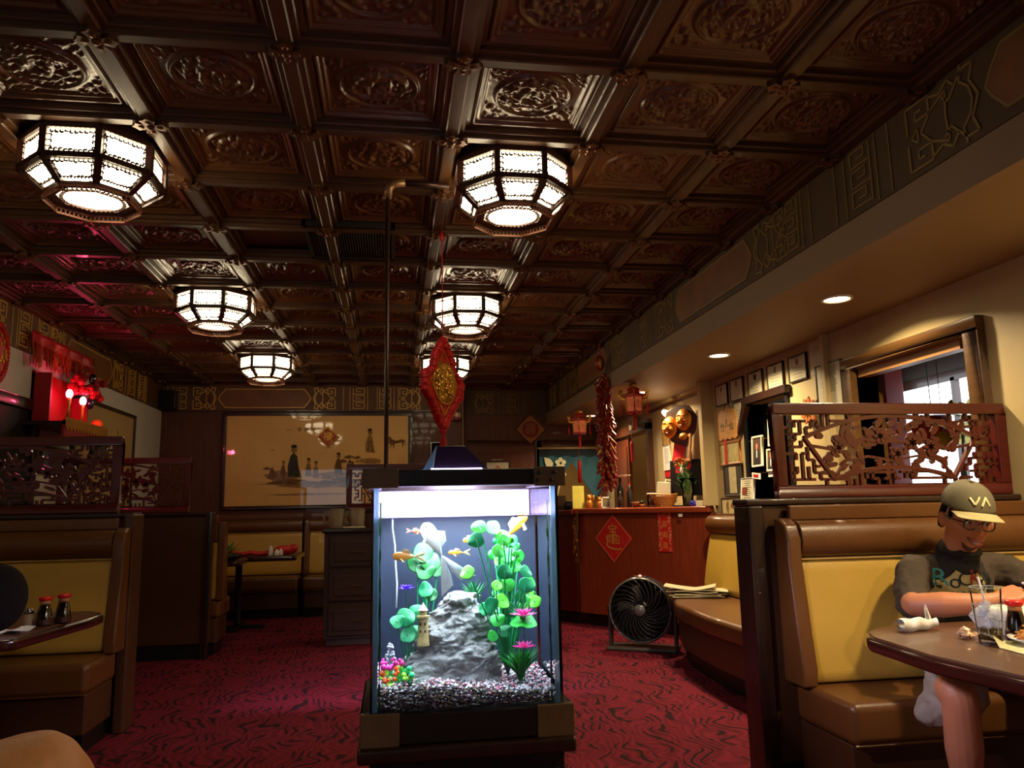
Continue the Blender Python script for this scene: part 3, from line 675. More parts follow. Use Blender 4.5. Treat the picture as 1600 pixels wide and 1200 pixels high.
# chopped green planter, napkin rolls and shakers at the back
t = thing('planter', 'low dark planter with spiky green leaves on the back left table', 'plant', (-1.56, 7.70, .75))
b = MB(); b.lathe([(.10, 0), (.15, .02), (.16, .06), (.15, .062), (.14, .03)], 18); b.build('bowl', m_black, t, smooth=True)
m_leafd = M('leaf_green', (74, 120, 44), .5, var=.25)
rnd = random.Random(3)
for i in range(46):
    a = rnd.uniform(0, 2*PI); L = rnd.uniform(.10, .19); el = rnd.uniform(.5, 1.3); b = MB()
    d = Vector((math.cos(a)*math.cos(el), math.sin(a)*math.cos(el), math.sin(el))); s = Vector((-math.sin(a), math.cos(a), 0))
    p0 = Vector((math.cos(a)*.05, math.sin(a)*.05, .05)); P_ = [p0, p0+d*L*.5+s*.008, p0+d*L+Vector((0, 0, -.03)), p0+d*L*.5-s*.008]
    b.add(P_, [(0, 1, 2, 3)]); b.build('leaf', m_leafd, t, solid=.001)
b = MB(); b.grid(lambda u, v: (-1.85+.58*u, 8.40+.10*math.cos(2*PI*v)*.6, .775+.025*math.sin(2*PI*v)+.006*math.sin(20*u)), 24, 10)
tag(b.build('rolled_red_cloth', m_redp, smooth=True), 'long rolled red cloth lying on the table under the painting', 'cloth')
b = MB(); b.ball((-1.10, 8.42, .80), (.12, .06, .05), 14, 8); b.ball((-1.02, 8.42, .815), (.05, .05, .045), 10, 6)
tag(b.build('red_napkin_bundle', m_redp, smooth=True), 'bunched red napkin at the right end of the table under the painting', 'napkin')
for i, (x, y, hh) in enumerate(((-1.235, 8.33, .10), (-1.17, 8.30, .065), (-1.135, 8.34, .07))):
    b = MB(); b.lathe([(.022, 0), (.024, .01), (.022, hh*.7), (.012, hh*.85), (.010, hh)], 12); tag(b.build('condiment_jar', m_paperw, smooth=True, loc=(x, y, .75)), ['slim white condiment bottle, tallest of three before the red cloth', 'squat white condiment jar in the middle of the three before the red cloth', 'squat white condiment jar nearest the bunched red napkin'][i], 'jar', 'condiment jars on the back table')
# ---------------- cabinet with drawers and pitchers
t = thing('drawer_cabinet', 'dark wooden drawer cabinet with panelled drawers left of the fish tank', 'cabinet', (-.33, 7.47, 0))
m_cab = wood('cabinet_wood', (58, 38, 28), .5, 0, .1)
b = MB(); b.box((-.28, -.20, .06), (.30, .20, .99)); b.box((-.26, -.17, 0), (.28, .18, .06)); b.build('carcass', m_cab, t, bevel=.006)
b = MB(); b.box((-.30, -.23, .99), (.31, .21, 1.03)); b.build('top', m_dkwood, t, bevel=.01)
for i in range(3):
    z = .09+i*.30; b = MB(); b.box((-.235, -.222, z), (.275, -.20, z+.27)); dr = b.build('drawer', m_cab, t, bevel=.006)
    b = MB(); b.box((-.19, -.232, z+.045), (.23, -.222, z+.225)); b.build('raised_panel', m_cab, dr, bevel=.008)
    b = MB(); b.tube([(-.03, -.232, z+.135), (-.03, -.255, z+.135), (.07, -.255, z+.135), (.07, -.232, z+.135)], .005, 6); b.build('handle', M('dull_brass', (96, 76, 40), .4, metal=.8), dr)
m_pitch = M('cloudy_plastic', (166, 150, 120), .15, alpha=.62, var=.05, coat=.3)
for (x, y, lab) in ((-.52, 7.46, 'cloudy plastic water pitcher, left one on the drawer cabinet'), (-.33, 7.48, 'cloudy plastic water pitcher, right one beside the fish tank')):
    t = thing('water_pitcher', lab, 'pitcher', (x, y, 1.03), 0, 'water pitchers on the cabinet')
    b = MB(); b.lathe([(.062, 0), (.066, .01), (.074, .17), (.071, .17), (.063, .02), (.001, .012)], 24); b.build('body', m_pitch, t, smooth=True)
    b = MB(); b.tube([(-.070, 0, .15), (-.105, 0, .145), (-.115, 0, .10), (-.105, 0, .055), (-.066, 0, .035)], .011, 8); b.build('handle', m_pitch, t, smooth=True)
    b = MB(); b.lathe([(.076, .17), (.078, .178), (.03, .182), (.001, .182)], 20); b.build('lid', m_pitch, t, smooth=True)
b = MB(); b.box((-.45, 7.27, 1.03), (-.25, 7.37, 1.045), rot=(0, 0, .08)); tag(b.build('folded_towel', m_paper, bevel=.006), 'folded pale towel lying in front of the pitchers on the cabinet', 'towel')

# ================================================================= FISH TANK
TX0, TX1, TY0, TY1 = -.052, .418, 1.95, 2.34
ZB, ZT, ZW = .705, 1.243, 1.163
m_frameb = M('tank_frame', (26, 20, 18), .4, bump=.1, bscale=50)
m_clip = M('tank_corner_brown', (92, 68, 40), .55, bump=.2, bscale=60, var=.25)
m_seal = M('sealant', (120, 168, 190), .4, alpha=.55, var=.1)
m_algae = M('algae', (28, 74, 26), .8, var=.3, vscale=40)
# stand
t = thing('tank_stand', 'black cabinet stand under the fish tank', 'stand', (.183, 2.15, 0))
b = MB(); b.box((-.235, -.20, .04), (.235, .22, .60)); b.build('body', m_black, t, bevel=.006)
b = MB(); b.box((-.21, -.18, 0), (.21, .2, .04)); b.build('plinth', m_black, t)
b = MB(); b.box((-.262, -.235, .60), (.258, .235, .635)); b.build('top_board', m_dkwood, t, bevel=.008)
for s in (-1, 1):
    b = MB(); b.box((s*.115-.105, -.212, .08), (s*.115+.105, -.20, .56)); dd = b.build('door', m_frameb, t, bevel=.004)
    b = MB(); b.ball((s*.03, -.218, .36), .010); b.build('knob', m_steel, dd, smooth=True)
tank = thing('fish_tank', 'tall glass fish tank with lit planted interior on a black stand', 'aquarium', (0, 0, 0))
def ringframe(b, x0, y0, x1, y1, z0, z1, w):
    b.box((x0, y0, z0), (x1, y0+w, z1)); b.box((x0, y1-w, z0), (x1, y1, z1)); b.box((x0, y0+w, z0), (x0+w, y1-w, z1)); b.box((x1-w, y0+w, z0), (x1, y1-w, z1))
b = MB(); ringframe(b, TX0-.018, TY0-.018, TX1+.018, TY1+.018, .636, ZB, .035); b.build('bottom_frame', m_frameb, tank, bevel=.004)
b = MB(); ringframe(b, TX0-.014, TY0-.014, TX1+.014, TY1+.014, ZT-.004, 1.280, .034); b.build('top_frame', m_frameb, tank, bevel=.004)
for x in (TX0-.022, TX1-.070):
    b = MB(); b.box((x, TY0-.022, .634), (x+.092, TY0-.014, ZB+.004)); b.build('corner_clip', m_clip, tank, bevel=.003)
    b = MB(); b.box((x+(.0 if x < 0 else .006), TY0-.020, ZT-.008), (x+.088, TY0-.010, 1.284)); b.build('corner_clip', m_clip, tank, bevel=.003)
b = MB()
for x in (TX1-.050, TX1-.010):
    for z in (1.270, 1.252): b.lathe([(.005, 0), (.005, .003)], 10, (0, 0, 0)); 
b = MB()
for x, z in ((TX1-.050, 1.268), (TX1-.012, 1.270), (TX1-.020, 1.250), (TX1-.056, 1.250)): b.ball((x, TY0-.023, z), (.005, .003, .005), 10, 6)
b.build('clip_screw', m_black, tank, smooth=True)
g = .006
b = MB(); b.box((TX0, TY0, ZB-.02), (TX1, TY0+g, ZT)); b.build('front_pane', m_glass, tank)
b = MB(); b.box((TX0, TY1-g, ZB-.02), (TX1, TY1, ZT)); b.build('back_pane', m_glass, tank)
b = MB(); b.box((TX0, TY0+g+.0005, ZB-.02), (TX0+g, TY1-g-.0005, ZT)); b.build('side_pane', m_glass, tank)
b = MB(); b.box((TX1-g, TY0+g+.0005, ZB-.02), (TX1, TY1-g-.0005, ZT)); b.build('side_pane', m_glass, tank)
b = MB()
for x in (TX0+g, TX1-g-.012): b.box((x, TY0+g+.001, ZB), (x+.012, TY0+g+.006, ZT))
b.build('corner_sealant', m_seal, tank)
rnd = random.Random(5)
b = MB()
for x, s in ((TX0+.022, 1), (TX1-.026, -1)):
    z = 1.20
    while z > ZB+.01:
        h_ = rnd.uniform(.01, .03); w_ = rnd.uniform(.0015, .006); b.box((x-w_/2+rnd.uniform(-.001, .001), TY0+g+.0062, z-h_), (x+w_/2, TY0+g+.0075, z)); z -= h_*.9
b.build('algae_film', m_algae, tank)
# water: one refracting body; backdrop and everything living stand inside it
water = refract('water', 1.33, (.93, .985, 1)); wx0, wx1, wy0, wy1 = TX0+g+.0003, TX1-g-.0003, TY0+g+.008, TY1-g-.002
b = MB(); b.box((wx0, wy0, ZB-.015), (wx1, wy1, ZW)); wo = b.build('water', water, tank); wo['kind'] = 'stuff'
m_backd = M('backdrop_blue', (5, 21, 46), .6, var=.12, vscale=5)
b = MB(); b.box((wx0+.004, wy1-.012, ZB-.012), (wx1-.004, wy1-.008, ZW-.004)); b.build('backdrop', m_backd, tank)
m_glow_scale = M('glow_scale_film', (150, 150, 190), .6, alpha=.25, bump=.1, bscale=30, var=.10, vscale=12)
b = MB(); b.box((TX0+g+.002, TY1-g-.004, ZW+.001), (TX1-g-.002, TY1-g-.001, ZT)); b.build('glow_scale_strip', m_glow_scale, tank)  # pale scale film, also stands in for the white glow above the waterline
# lamp hood on the tank
t = thing('tank_hood_lamp', 'dark wedge-shaped lamp hood with a glowing violet strip on the fish tank', 'lamp', (0, 0, 0))
b = MB(); 
vs_ = [(.105, 2.06, 1.286), (.255, 2.06, 1.286), (.255, 2.26, 1.286), (.105, 2.26, 1.286), (.118, 2.10, 1.352), (.195, 2.10, 1.352), (.195, 2.2, 1.352), (.118, 2.2, 1.352)]
b.add(vs_, [(0, 1, 2, 3), (4, 5, 6, 7), (0, 1, 5, 4), (1, 2, 6, 5), (2, 3, 7, 6), (3, 0, 4, 7)]); b.build('hood', M('hood_dark', (38, 26, 44), .35, coat=.3), t, bevel=.003)
b = MB(); b.box((.10, 2.045, 1.2805), (.235, 2.06, 1.2885)); b.build('light_strip', M('led_violet', (230, 220, 255), .4, emit=9, ecol=(.72, .62, 1), var=0), t)
b = MB(); b.add([(.095, 2.07, 1.286), (.105, 2.06, 1.286), (.117, 2.10, 1.352), (.080, 2.08, 1.286)], [(0, 1, 2), (0, 2, 3)]); b.build('side_reflector', m_seal, t, solid=.002)
b = MB(); b.tube([(-.02, 2.37, .70), (-.045, 2.38, .95), (-.06, 2.37, 1.2), (-.04, 2.3, 1.284), (.02, 2.24, 1.287), (.11, 2.2, 1.30)], .004, 6); tag(b.build('power_cord', m_black, smooth=True), 'thin black cord running over the back of the fish tank to the hood', 'cord')
# ---- gravel, built as many small stones joined
def grav_z(x, y): return .742+.018*math.sin(9*x+1)+.014*(y-wy0)/.35+.014*max(0, (x-.25)/.15)
rnd = random.Random(9)
mg = [M('gravel_black', (30, 26, 34), .5), M('gravel_white', (214, 204, 214), .5), M('gravel_pink', (176, 104, 126), .5), M('gravel_tan', (120, 96, 60), .5)]
b = MB()
def stone(b, c, r, rnd):
    vs = []
    for i, (x, y, z) in enumerate(((1, 0, 0), (-1, 0, 0), (0, 1, 0), (0, -1, 0), (0, 0, 1), (0, 0, -1))):
        k = r*rnd.uniform(.7, 1.25); vs.append((c[0]+x*k, c[1]+y*k, c[2]+z*k*.8))
    a = rnd.uniform(0, PI); ca, sa = math.cos(a), math.sin(a); vs = [(c[0]+(x-c[0])*ca-(y-c[1])*sa, c[1]+(x-c[0])*sa+(y-c[1])*ca, z) for x, y, z in vs]
    b.add(vs, [(0, 2, 4), (2, 1, 4), (1, 3, 4), (3, 0, 4), (2, 0, 5), (1, 2, 5), (3, 1, 5), (0, 3, 5)])
xs = wx0+.010
for i in range(5200):
    front = i < 2300
    x = rnd.uniform(wx0+.009, wx1-.009); y = wy0+.008 if front else rnd.uniform(wy0+.01, wy1-.02)
    z = rnd.uniform(ZB-.005, grav_z(x, wy0)-.002) if front else grav_z(x, y)+rnd.uniform(-.006, .004)
    if front: y += rnd.uniform(0, .003); b.m = rnd.choices((0, 1, 2, 3), (.62, .06 if z < .72 else .2, .08, .22))[0]
    else: b.m = rnd.choices((0, 1, 2, 3), (.22, .42, .33, .03))[0]
    stone(b, (x, y, z), rnd.uniform(.003, .0055), rnd)
o = b.build('gravel', mg); o['kind'] = 'stuff'; tag(o, 'dark and pink-white gravel layer on the floor of the fish tank', 'gravel')
b = MB(); b.grid(lambda u, v: (wx0+.006+u*(wx1-wx0-.012), wy0+.013+v*(wy1-wy0-.03), grav_z(wx0+u*(wx1-wx0), wy0+v*.35)-.004), 12, 10)
b.build('gravel_bed', mg[0], tank)
# ---- rock
def rock_obj():
    b = MB(); from mathutils import noise
    def fn(u, v):
        a = 2*PI*u; z = v
        rx = .100*(1-z)**.85+.034 if z < .97 else .05*(1-(z-.97)/.03*.98); rx = max(.0015, rx)
        lean = .035*z
        p = Vector((math.cos(a), math.sin(a)*.62, 0))*rx
        q = Vector((p.x*14, p.y*14, z*4.2)); d = noise.fractal(q, .8, 2.2, 6)*.030+(.5-abs(noise.noise(q*2.4)))*.022+noise.noise(q*9)*.007
        k = 1+d/max(rx, .03) if z < .985 else 1
        return (.146+lean+p.x*k, 2.115+p.y*k, .735+z*.232+noise.noise(q*2)*.010)
    b.grid(fn, 120, 90)
    return b.build('rock', M('rock_grey', (142, 138, 140), .8, bump=.8, bscale=70, var=.35, vscale=22), smooth=True)
tag(rock_obj(), 'big craggy grey rock standing in the middle of the fish tank', 'rock')
# ---- tower ornament
t = thing('tower_ornament', 'tiny stone watchtower ornament with pink roof left of the rock', 'ornament', (.078, 2.06, .862))
m_tow = M('tower_stone', (176, 150, 100), .7, bump=.4, bscale=120, var=.3, vscale=40)
b = MB(); b.lathe([(.016, -.02), (.014, 0), (.012, .045), (.016, .048), (.016, .053), (.009, .054), (.009, .066)], 16); b.build('shaft', m_tow, t)
b = MB(); b.lathe([(.013, .066), (.006, .076), (.001, .085)], 16); b.build('roof', M('tower_roof', (214, 150, 150), .6), t)
b = MB()
for z in (.012, .03):
    for a in (-2.2, -1.2): b.box((.0125*math.cos(a)-.002, .0125*math.sin(a)-.002, z), (.0125*math.cos(a)+.002, .0125*math.sin(a)+.002, z+.007))
b.build('window', m_black, t)
# ---- plants
mgreen = [M('leaf_bright', (26, 168, 52), .45, var=.18, vscale=30, sss=.1), M('leaf_teal', (20, 140, 84), .45, var=.2, vscale=30), M('leaf_deep', (14, 96, 40), .5, var=.2, vscale=30), M('leaf_lime', (84, 190, 30), .45, var=.2, vscale=30)]
def heartleaf(b, c, r, nrm, spin):
    nrm = Vector(nrm).normalized(); a = nrm.orthogonal().normalized(); a = Matrix.Rotation(spin, 3, nrm) @ a; s = nrm.cross(a)
    ring = []; n_ = 14
    for i in range(n_):
        th = 2*PI*i/n_; rr = r*(1-.28*math.exp(-((th-PI)/.45)**2)+.16*math.exp(-((math.atan2(math.sin(th), math.cos(th)))/.35)**2)); ring.append(Vector(c)+a*math.cos(th)*rr+s*math.sin(th)*rr*.85-nrm*(rr*.34*abs(math.sin(th))-.10*rr*math.cos(3*th)))
    b.add([Vector(c)-nrm*r*.12]+ring, [(0, i+1, (i+1) % n_+1) for i in range(n_)])
def vine(name, label, root, leaves, mats, stems=True):
    t = thing(name, label, 'plant', root)
    R = Vector(root)
    b = MB()
    for c, r_, nm, sp, mi in leaves:
        c = Vector(c); mid = R.lerp(c, .55)+Vector((rnd.uniform(-.02, .02), rnd.uniform(-.01, .02), .03))
        P_ = [((1-q)**2)*R+2*q*(1-q)*mid+q*q*c for q in [i/6 for i in range(7)]]
        b.tube([p-R for p in P_], .0019, 5)
    b.build('stem', mats[1], t, smooth=True)
    for c, r_, nm, sp, mi in leaves:
        b = MB(); heartleaf(b, Vector(c)-R, r_, nm, sp); b.build('leaf', mats[mi], t, smooth=True, solid=.0012, sub=1)
    return t
def TP(px_, pz_, y): return (px_, y, pz_)
lv = []
for (x, z, y, r_) in ((.223, 1.135, 2.03, .022), (.212, 1.102, 2.0, .024), (.187, 1.026, 2.0, .022), (.262, 1.135, 2.05, .024), (.283, 1.10, 2.03, .018), (.31, 1.10, 2.05, .02), (.302, 1.062, 2.08, .026), (.27, 1.075, 2.02, .02),
                      (.285, 1.02, 2.02, .024), (.32, 1.03, 2.08, .022), (.345, 1.02, 2.05, .02), (.335, .985, 2.0, .024), (.30, .985, 2.05, .022), (.262, .99, 2.0, .017), (.36, .985, 2.1, .022), (.28, .95, 2.03, .024),
                      (.25, .942, 2.0, .022), (.30, .92, 2.07, .024), (.335, .95, 2.1, .02), (.265, .90, 2.04, .022), (.24, .925, 2.08, .02), (.285, .87, 2.06, .02), (.37, .94, 2.08, .02), (.255, .86, 2.03, .016)):
    lv.append(((x, y, z), r_*1.02, (rnd.uniform(-.5, .5), -1, rnd.uniform(-.2, .7)), rnd.uniform(0, 6), rnd.choice((0, 0, 1, 1, 3))))
for i in range(24): lv.append(((rnd.uniform(.245, .378), rnd.uniform(2.04, 2.2), rnd.uniform(.84, 1.12)), rnd.uniform(.011, .019), (rnd.uniform(-.7, .7), -1, rnd.uniform(-.2, .9)), rnd.uniform(0, 6), rnd.choice((0, 0, 1, 3))))
vine('heart_leaf_plant', 'tall bright green plant with heart-shaped leaves right of the rock in the tank', (.30, 2.12, .75), lv, mgreen)
lv = []
for (x, z, y, r_) in ((.085, 1.07, 2.20, .034), (.07, 1.04, 2.21, .034), (.105, 1.045, 2.20, .034), (.12, 1.02, 2.22, .022), (.085, 1.02, 2.19, .03)):
    lv.append(((x, y, z), r_, (rnd.uniform(-.3, .3), -1, .5), rnd.uniform(0, 6), 2))
vine('broad_leaf_plant', 'broad crinkled green leaves behind the white fish in the tank', (.08, 2.22, .75), lv, mgreen)
lv = []
for (x, z, y, r_) in ((.03, .915, 2.06, .030), (.012, .905, 2.05, .022), (.06, .925, 2.08, .026), (.038, .872, 2.05, .026), (.065, .875, 2.09, .022), (.085, .975, 2.10, .024), (.10, .965, 2.1, .02)):
    lv.append(((x, y, z), r_, (rnd.uniform(-.3, .3), -1, .5), rnd.uniform(0, 6), rnd.choice((1, 2))))
vine('dark_leaf_plant', 'dull green broad-leaved plant at the left side of the tank beside the tower', (.04, 2.12, .75), lv, mgreen)
def grass(name, label, root, n_, L, spread, mats, w=.004):
    t = thing(name, label, 'plant', root); b = MB()
    for i in range(n_):
        a = rnd.uniform(0, 2*PI); s = rnd.uniform(.1, 1)*spread; h_ = L*rnd.uniform(.6, 1); dx, dy = math.cos(a)*s, math.sin(a)*s*.6; sd = Vector((-math.sin(a), math.cos(a), 0))*w if rnd.random() < .5 else Vector((w, 0, 0))
        c = [Vector((dx*q**1.5, dy*q**1.5, h_*(q-.25*q*q*abs(s)/max(spread, .01)))) for q in (0, .33, .66, 1)]
        b.m = rnd.randrange(len(mats)); k = (1, 1.1, .8, .05)
        b.add([c[j]+sd*k[j] for j in range(4)]+[c[j]-sd*k[j] for j in range(4)], [(j, j+1, j+5, j+4) for j in range(3)])
    b.build('blades', mats, t); return t
grass('aquatic_grass', 'spiky bright green grass clump at the lower right of the tank under the pink lilies', (.325, 2.05, .745), 130, .105, .075, [mgreen[0], mgreen[2]], .003)
grass('aquatic_grass', 'fine spiky green grass growing behind the top of the rock', (.215, 2.16, .93), 60, .075, .05, [mgreen[1], mgreen[2]], .0018)
grass('aquatic_grass', 'low bluish green grass tuft at the lower left front of the tank', (.045, 2.0, .745), 40, .035, .05, [mgreen[1], mgreen[2]], .002)
def lily(label, c, r_, mats, leafy=True):
    t = thing('artificial_lily', label, 'flower', c)
    for ring, (k, el, n_) in enumerate(((1, .25, 11), (.85, .7, 10), (.6, 1.1, 8))):
        for i in range(n_):
            a = 2*PI*(i+.5*ring)/n_; d = Vector((math.cos(a)*math.cos(el), math.sin(a)*math.cos(el), math.sin(el))); s = Vector((-math.sin(a), math.cos(a), 0))
            b = MB(); L = r_*k; b.add([Vector((0, 0, 0)), d*L*.55+s*L*.15, d*L, d*L*.55-s*L*.15], [(0, 1, 2, 3)]); b.build('petal', mats[ring % 2], t, solid=.0012)
    if leafy: b = MB(); heartleaf(b, (0, 0, -.006), r_*1.1, (0, -.4, 1), .5); b.build('pad', mgreen[0], t, solid=.001)
    b = MB(); b.tube([(0, 0, -.004), (.004, .01, -(c[2]-.75)*.5), (0, .01, -(c[2]-.75))], .0014, 5); b.build('stem', mgreen[2], t)
    return t
mp1, mp2 = M('petal_pink', (244, 110, 180), .5, var=.1, sss=.1), M('petal_magenta', (236, 50, 160), .5, var=.1)
lily('upper pink artificial lily at the right of the fish tank', (.333, 2.03, .905), .038, (mp1, mp2))
lily('lower magenta artificial lily just above the spiky grass in the tank', (.332, 2.02, .828), .032, (mp2, mp1), False)
mpu = M('petal_purple', (92, 40, 190), .5, var=.1)
lily('purple artificial flower at the left of the fish tank', (.035, 2.09, .978), .024, (mpu, mpu), False)
# coloured anemone-like bead plant
t = thing('bead_plant', 'orange, lime and magenta beaded plastic plant in the front left corner of the tank', 'plant', (.0, 2.0, .745))
mbd = [M('bead_orange', (250, 96, 30), .4), M('bead_lime', (170, 236, 70), .4), M('bead_magenta', (226, 40, 150), .4), M('bead_teal', (40, 190, 130), .4)]
for i in range(60):
    x = rnd.uniform(-.028, .055); z = rnd.uniform(.0, .062) if x > .02 else rnd.uniform(0, .075); b = MB(); b.ball((x, rnd.uniform(-.012, .05), z), rnd.uniform(.004, .008), 8, 6)
    zz = z/.07; b.build('bead', mbd[2 if zz > .75 else (rnd.choice((0, 0, 1)) if x < .02 else rnd.choice((1, 1, 2, 3)))], t, smooth=True)
b = MB()
for i in range(16): b.tube([(rnd.uniform(-.02, .04), .01, 0), (rnd.uniform(-.028, .05), .02, .05)], .0015, 4)
b.build('stem', mgreen[0], t)
t = thing('white_coral', 'speckled white branching coral stalk at the left edge of the tank', 'coral', (-.005, 2.12, .76)); b = MB()
for i in range(70):
    z = rnd.uniform(0, .085); rr = .026*(1-z/.095); b.ball((rnd.uniform(-rr, rr), rnd.uniform(-rr, rr), z), rnd.uniform(.003, .005), 6, 5)
b.build('polyps', M('coral_white', (190, 190, 206), .6, var=.3, vscale=60), t, smooth=True)
b = MB(); b.tube([(0, 0, -.01), (.002, 0, .04), (0, 0, .085)], [.008, .006, .002], 8); b.build('stalk', M('coral_grey', (130, 130, 150), .6), t, smooth=True)
b = MB(); b.tube([(-.001, 2.16, 1.162), (.000, 2.16, 1.13), (.006, 2.16, 1.09), (.008, 2.16, 1.04), (.012, 2.15, .99), (.010, 2.14, .93)], .0024, 6)
t = tag(b.build('airline_tube', M('tube_white', (220, 226, 230), .3), smooth=True), 'thin white air tube hanging down the left side of the tank', 'tube')
# ---- fish
def fish(label, pos, L, yawz, pit, cols, tail=1., hgt=.30, veil=False):
    t = thing('goldfish', label, 'fish', pos, rot=(0, pit, yawz), group='goldfish in the tank')
    m1 = M('fish_'+cols[0], *cols[1:2], rough=.35, var=.2, vscale=40, coat=.3); m2 = M('fin_'+cols[0], cols[2], .4, alpha=.85, var=.15, vscale=60)
    def fn(u, v):
        x = u; a = 2*PI*v; hh = hgt*L*.5*(math.sin(PI*min(1, u**.62*.97+.02))**.85)*(1 if u < .8 else 1-.2*(u-.8)/.2)+.0004
        return (L*(.5-x), math.sin(a)*hh*.55, math.cos(a)*hh*(1.05 if math.cos(a) > 0 else .95))
    b = MB(); b.grid(fn, 22, 14); b.build('body', m1, t, smooth=True)
    b = MB()
    for s in (1, -1):
        b.add([(-.46*L, 0, 0), (-.62*L, .01*L, s*.10*L), (-(.62+.38*tail)*L, s*.03*L, s*.26*L*tail), (-(.60+.34*tail)*L, -.01*L, s*.12*L), (-(.62+.2*tail)*L, 0, s*.03*L), (-.6*L, 0, 0)], [(0, 1, 2, 3, 4, 5)])
    b.build('tail_fin', m2, t, solid=.0012, smooth=True)
    b = MB(); b.add([(.18*L, 0, hgt*.42*L), (.02*L, 0, hgt*.95*L), (-.22*L, .004, hgt*.75*L), (-.30*L, 0, hgt*.25*L)], [(0, 1, 2, 3)]); b.build('dorsal_fin', m2, t, solid=.001)
    for s in (1, -1):
        b = MB(); b.add([(.20*L, s*hgt*.24*L, -.06*L), (.06*L, s*(.26*L), -.22*L), (-.02*L, s*.18*L, -.22*L), (.1*L, s*hgt*.2*L, -.10*L)], [(0, 1, 2, 3)]); b.build('pectoral_fin', m2, t, solid=.001)
        b = MB(); b.ball((.37*L, s*hgt*.20*L, .03*L), .028*L, 8, 6); b.build('eye', m_black, t, smooth=True)
    return t
og = ('orange', (236, 128, 34), (240, 190, 140)); wh = ('white', (250, 246, 250), (244, 244, 255))
fish('large orange-gold fish at the upper left of the tank', (.028, 2.00, 1.066), .058, PI+.1, -.05, ('gold', (226, 140, 50), (240, 190, 130)), .9, .36)
fish('white veil-tailed goldfish diving with long trailing fins in the tank', (.102, 2.05, 1.105), .096, PI-.25, -1.05, wh, 2.1, .42)
fish('small red goldfish near the waterline beside the white fish', (.060, 2.07, 1.126), .030, .4, .1, ('red', (214, 80, 50), (230, 140, 110)), .8, .34)
fish('small orange goldfish in the middle of the tank behind the white fins', (.165, 2.10, 1.068), .040, PI, 0, og, .9, .30)
fish('pale orange goldfish at the upper right behind the leaves', (.335, 2.14, 1.135), .085, .5, -.7, og, .9, .34)
fish('small orange-nosed goldfish peeking from behind the upper leaves', (.200, 2.12, 1.10), .032, PI+.3, .2, og, .9, .4)
# ---- pole behind the tank
t = thing('ceiling_pole', 'thin metal pole rising behind the fish tank to an elbow at the ceiling', 'pole', (-.03, 3.49, 0))
m_pole = M('pole_brown', (60, 38, 28), .35, metal=.5, bump=.1)
b = MB(); b.tube([(0, 0, 0), (0, 0, 2.64)], .010, 14); b.build('upright', m_pole, t, smooth=True)
b = MB(); b.tube([(0, 0, 2.64), (.004, 0, 2.69), (.03, 0, 2.715), (.08, 0, 2.72)], .019, 14); b.build('elbow', M('pole_elbow', (140, 104, 70), .4, metal=.5), t, smooth=True)
b = MB(); b.tube([(.06, 0, 2.72), (.29, .02, 2.722)], .012, 14); b.build('horizontal_arm', m_pole, t, smooth=True)
b = MB(); b.lathe([(.06, 0), (.055, .012), (.02, .02)], 20); b.build('floor_flange', m_pole, t, smooth=True)
# ================================================================= FAR WALL
# large framed ink painting behind glass
t = thing('framed_painting', 'wide framed ink painting of robed figures on cream paper on the far wall', 'painting', (-.91, 9.785, 1.82))
w, h = 1.145, .595
b = MB(); f_ = .045
for a, c in (((-w, -.03, -h), (w, .012, -h+f_)), ((-w, -.03, h-f_), (w, .012, h)), ((-w, -.03, -h+f_), (-w+f_, .012, h-f_)), ((w-f_, -.03, -h+f_), (w, .012, h-f_))): b.box(a, c)
b.build('frame', m_dkwood, t, bevel=.008)
b = MB(); b.box((-w+f_, -.003, -h+f_), (w-f_, .006, h-f_)); b.build('paper_sheet', M('aged_paper', (236, 190, 108), .5, var=.10, vscale=2), t)
m_i1, m_i2, m_i3, m_i4 = M('ink_brown', (126, 88, 44), .8, var=.4, vscale=30), M('ink_blue', (70, 74, 62), .8, var=.3, vscale=20), M('ink_dark', (64, 42, 26), .8), M('ink_pale', (164, 122, 66), .8, var=.4, vscale=20)
def blot(name, mat, polys, y=-.005):
    b = MB()
    for p in polys: b.plate(p, y-.0008, y)
    return b.build(name, mat, t)
def ell(cx, cz, rx, rz, n=12, j=0, sd=1):
    r_ = random.Random(sd+int(cx*1000)); return [(cx+rx*math.cos(2*PI*i/n)*(1+j*r_.uniform(-1, 1)), cz+rz*math.sin(2*PI*i/n)*(1+j*r_.uniform(-1, 1))) for i in range(n)]
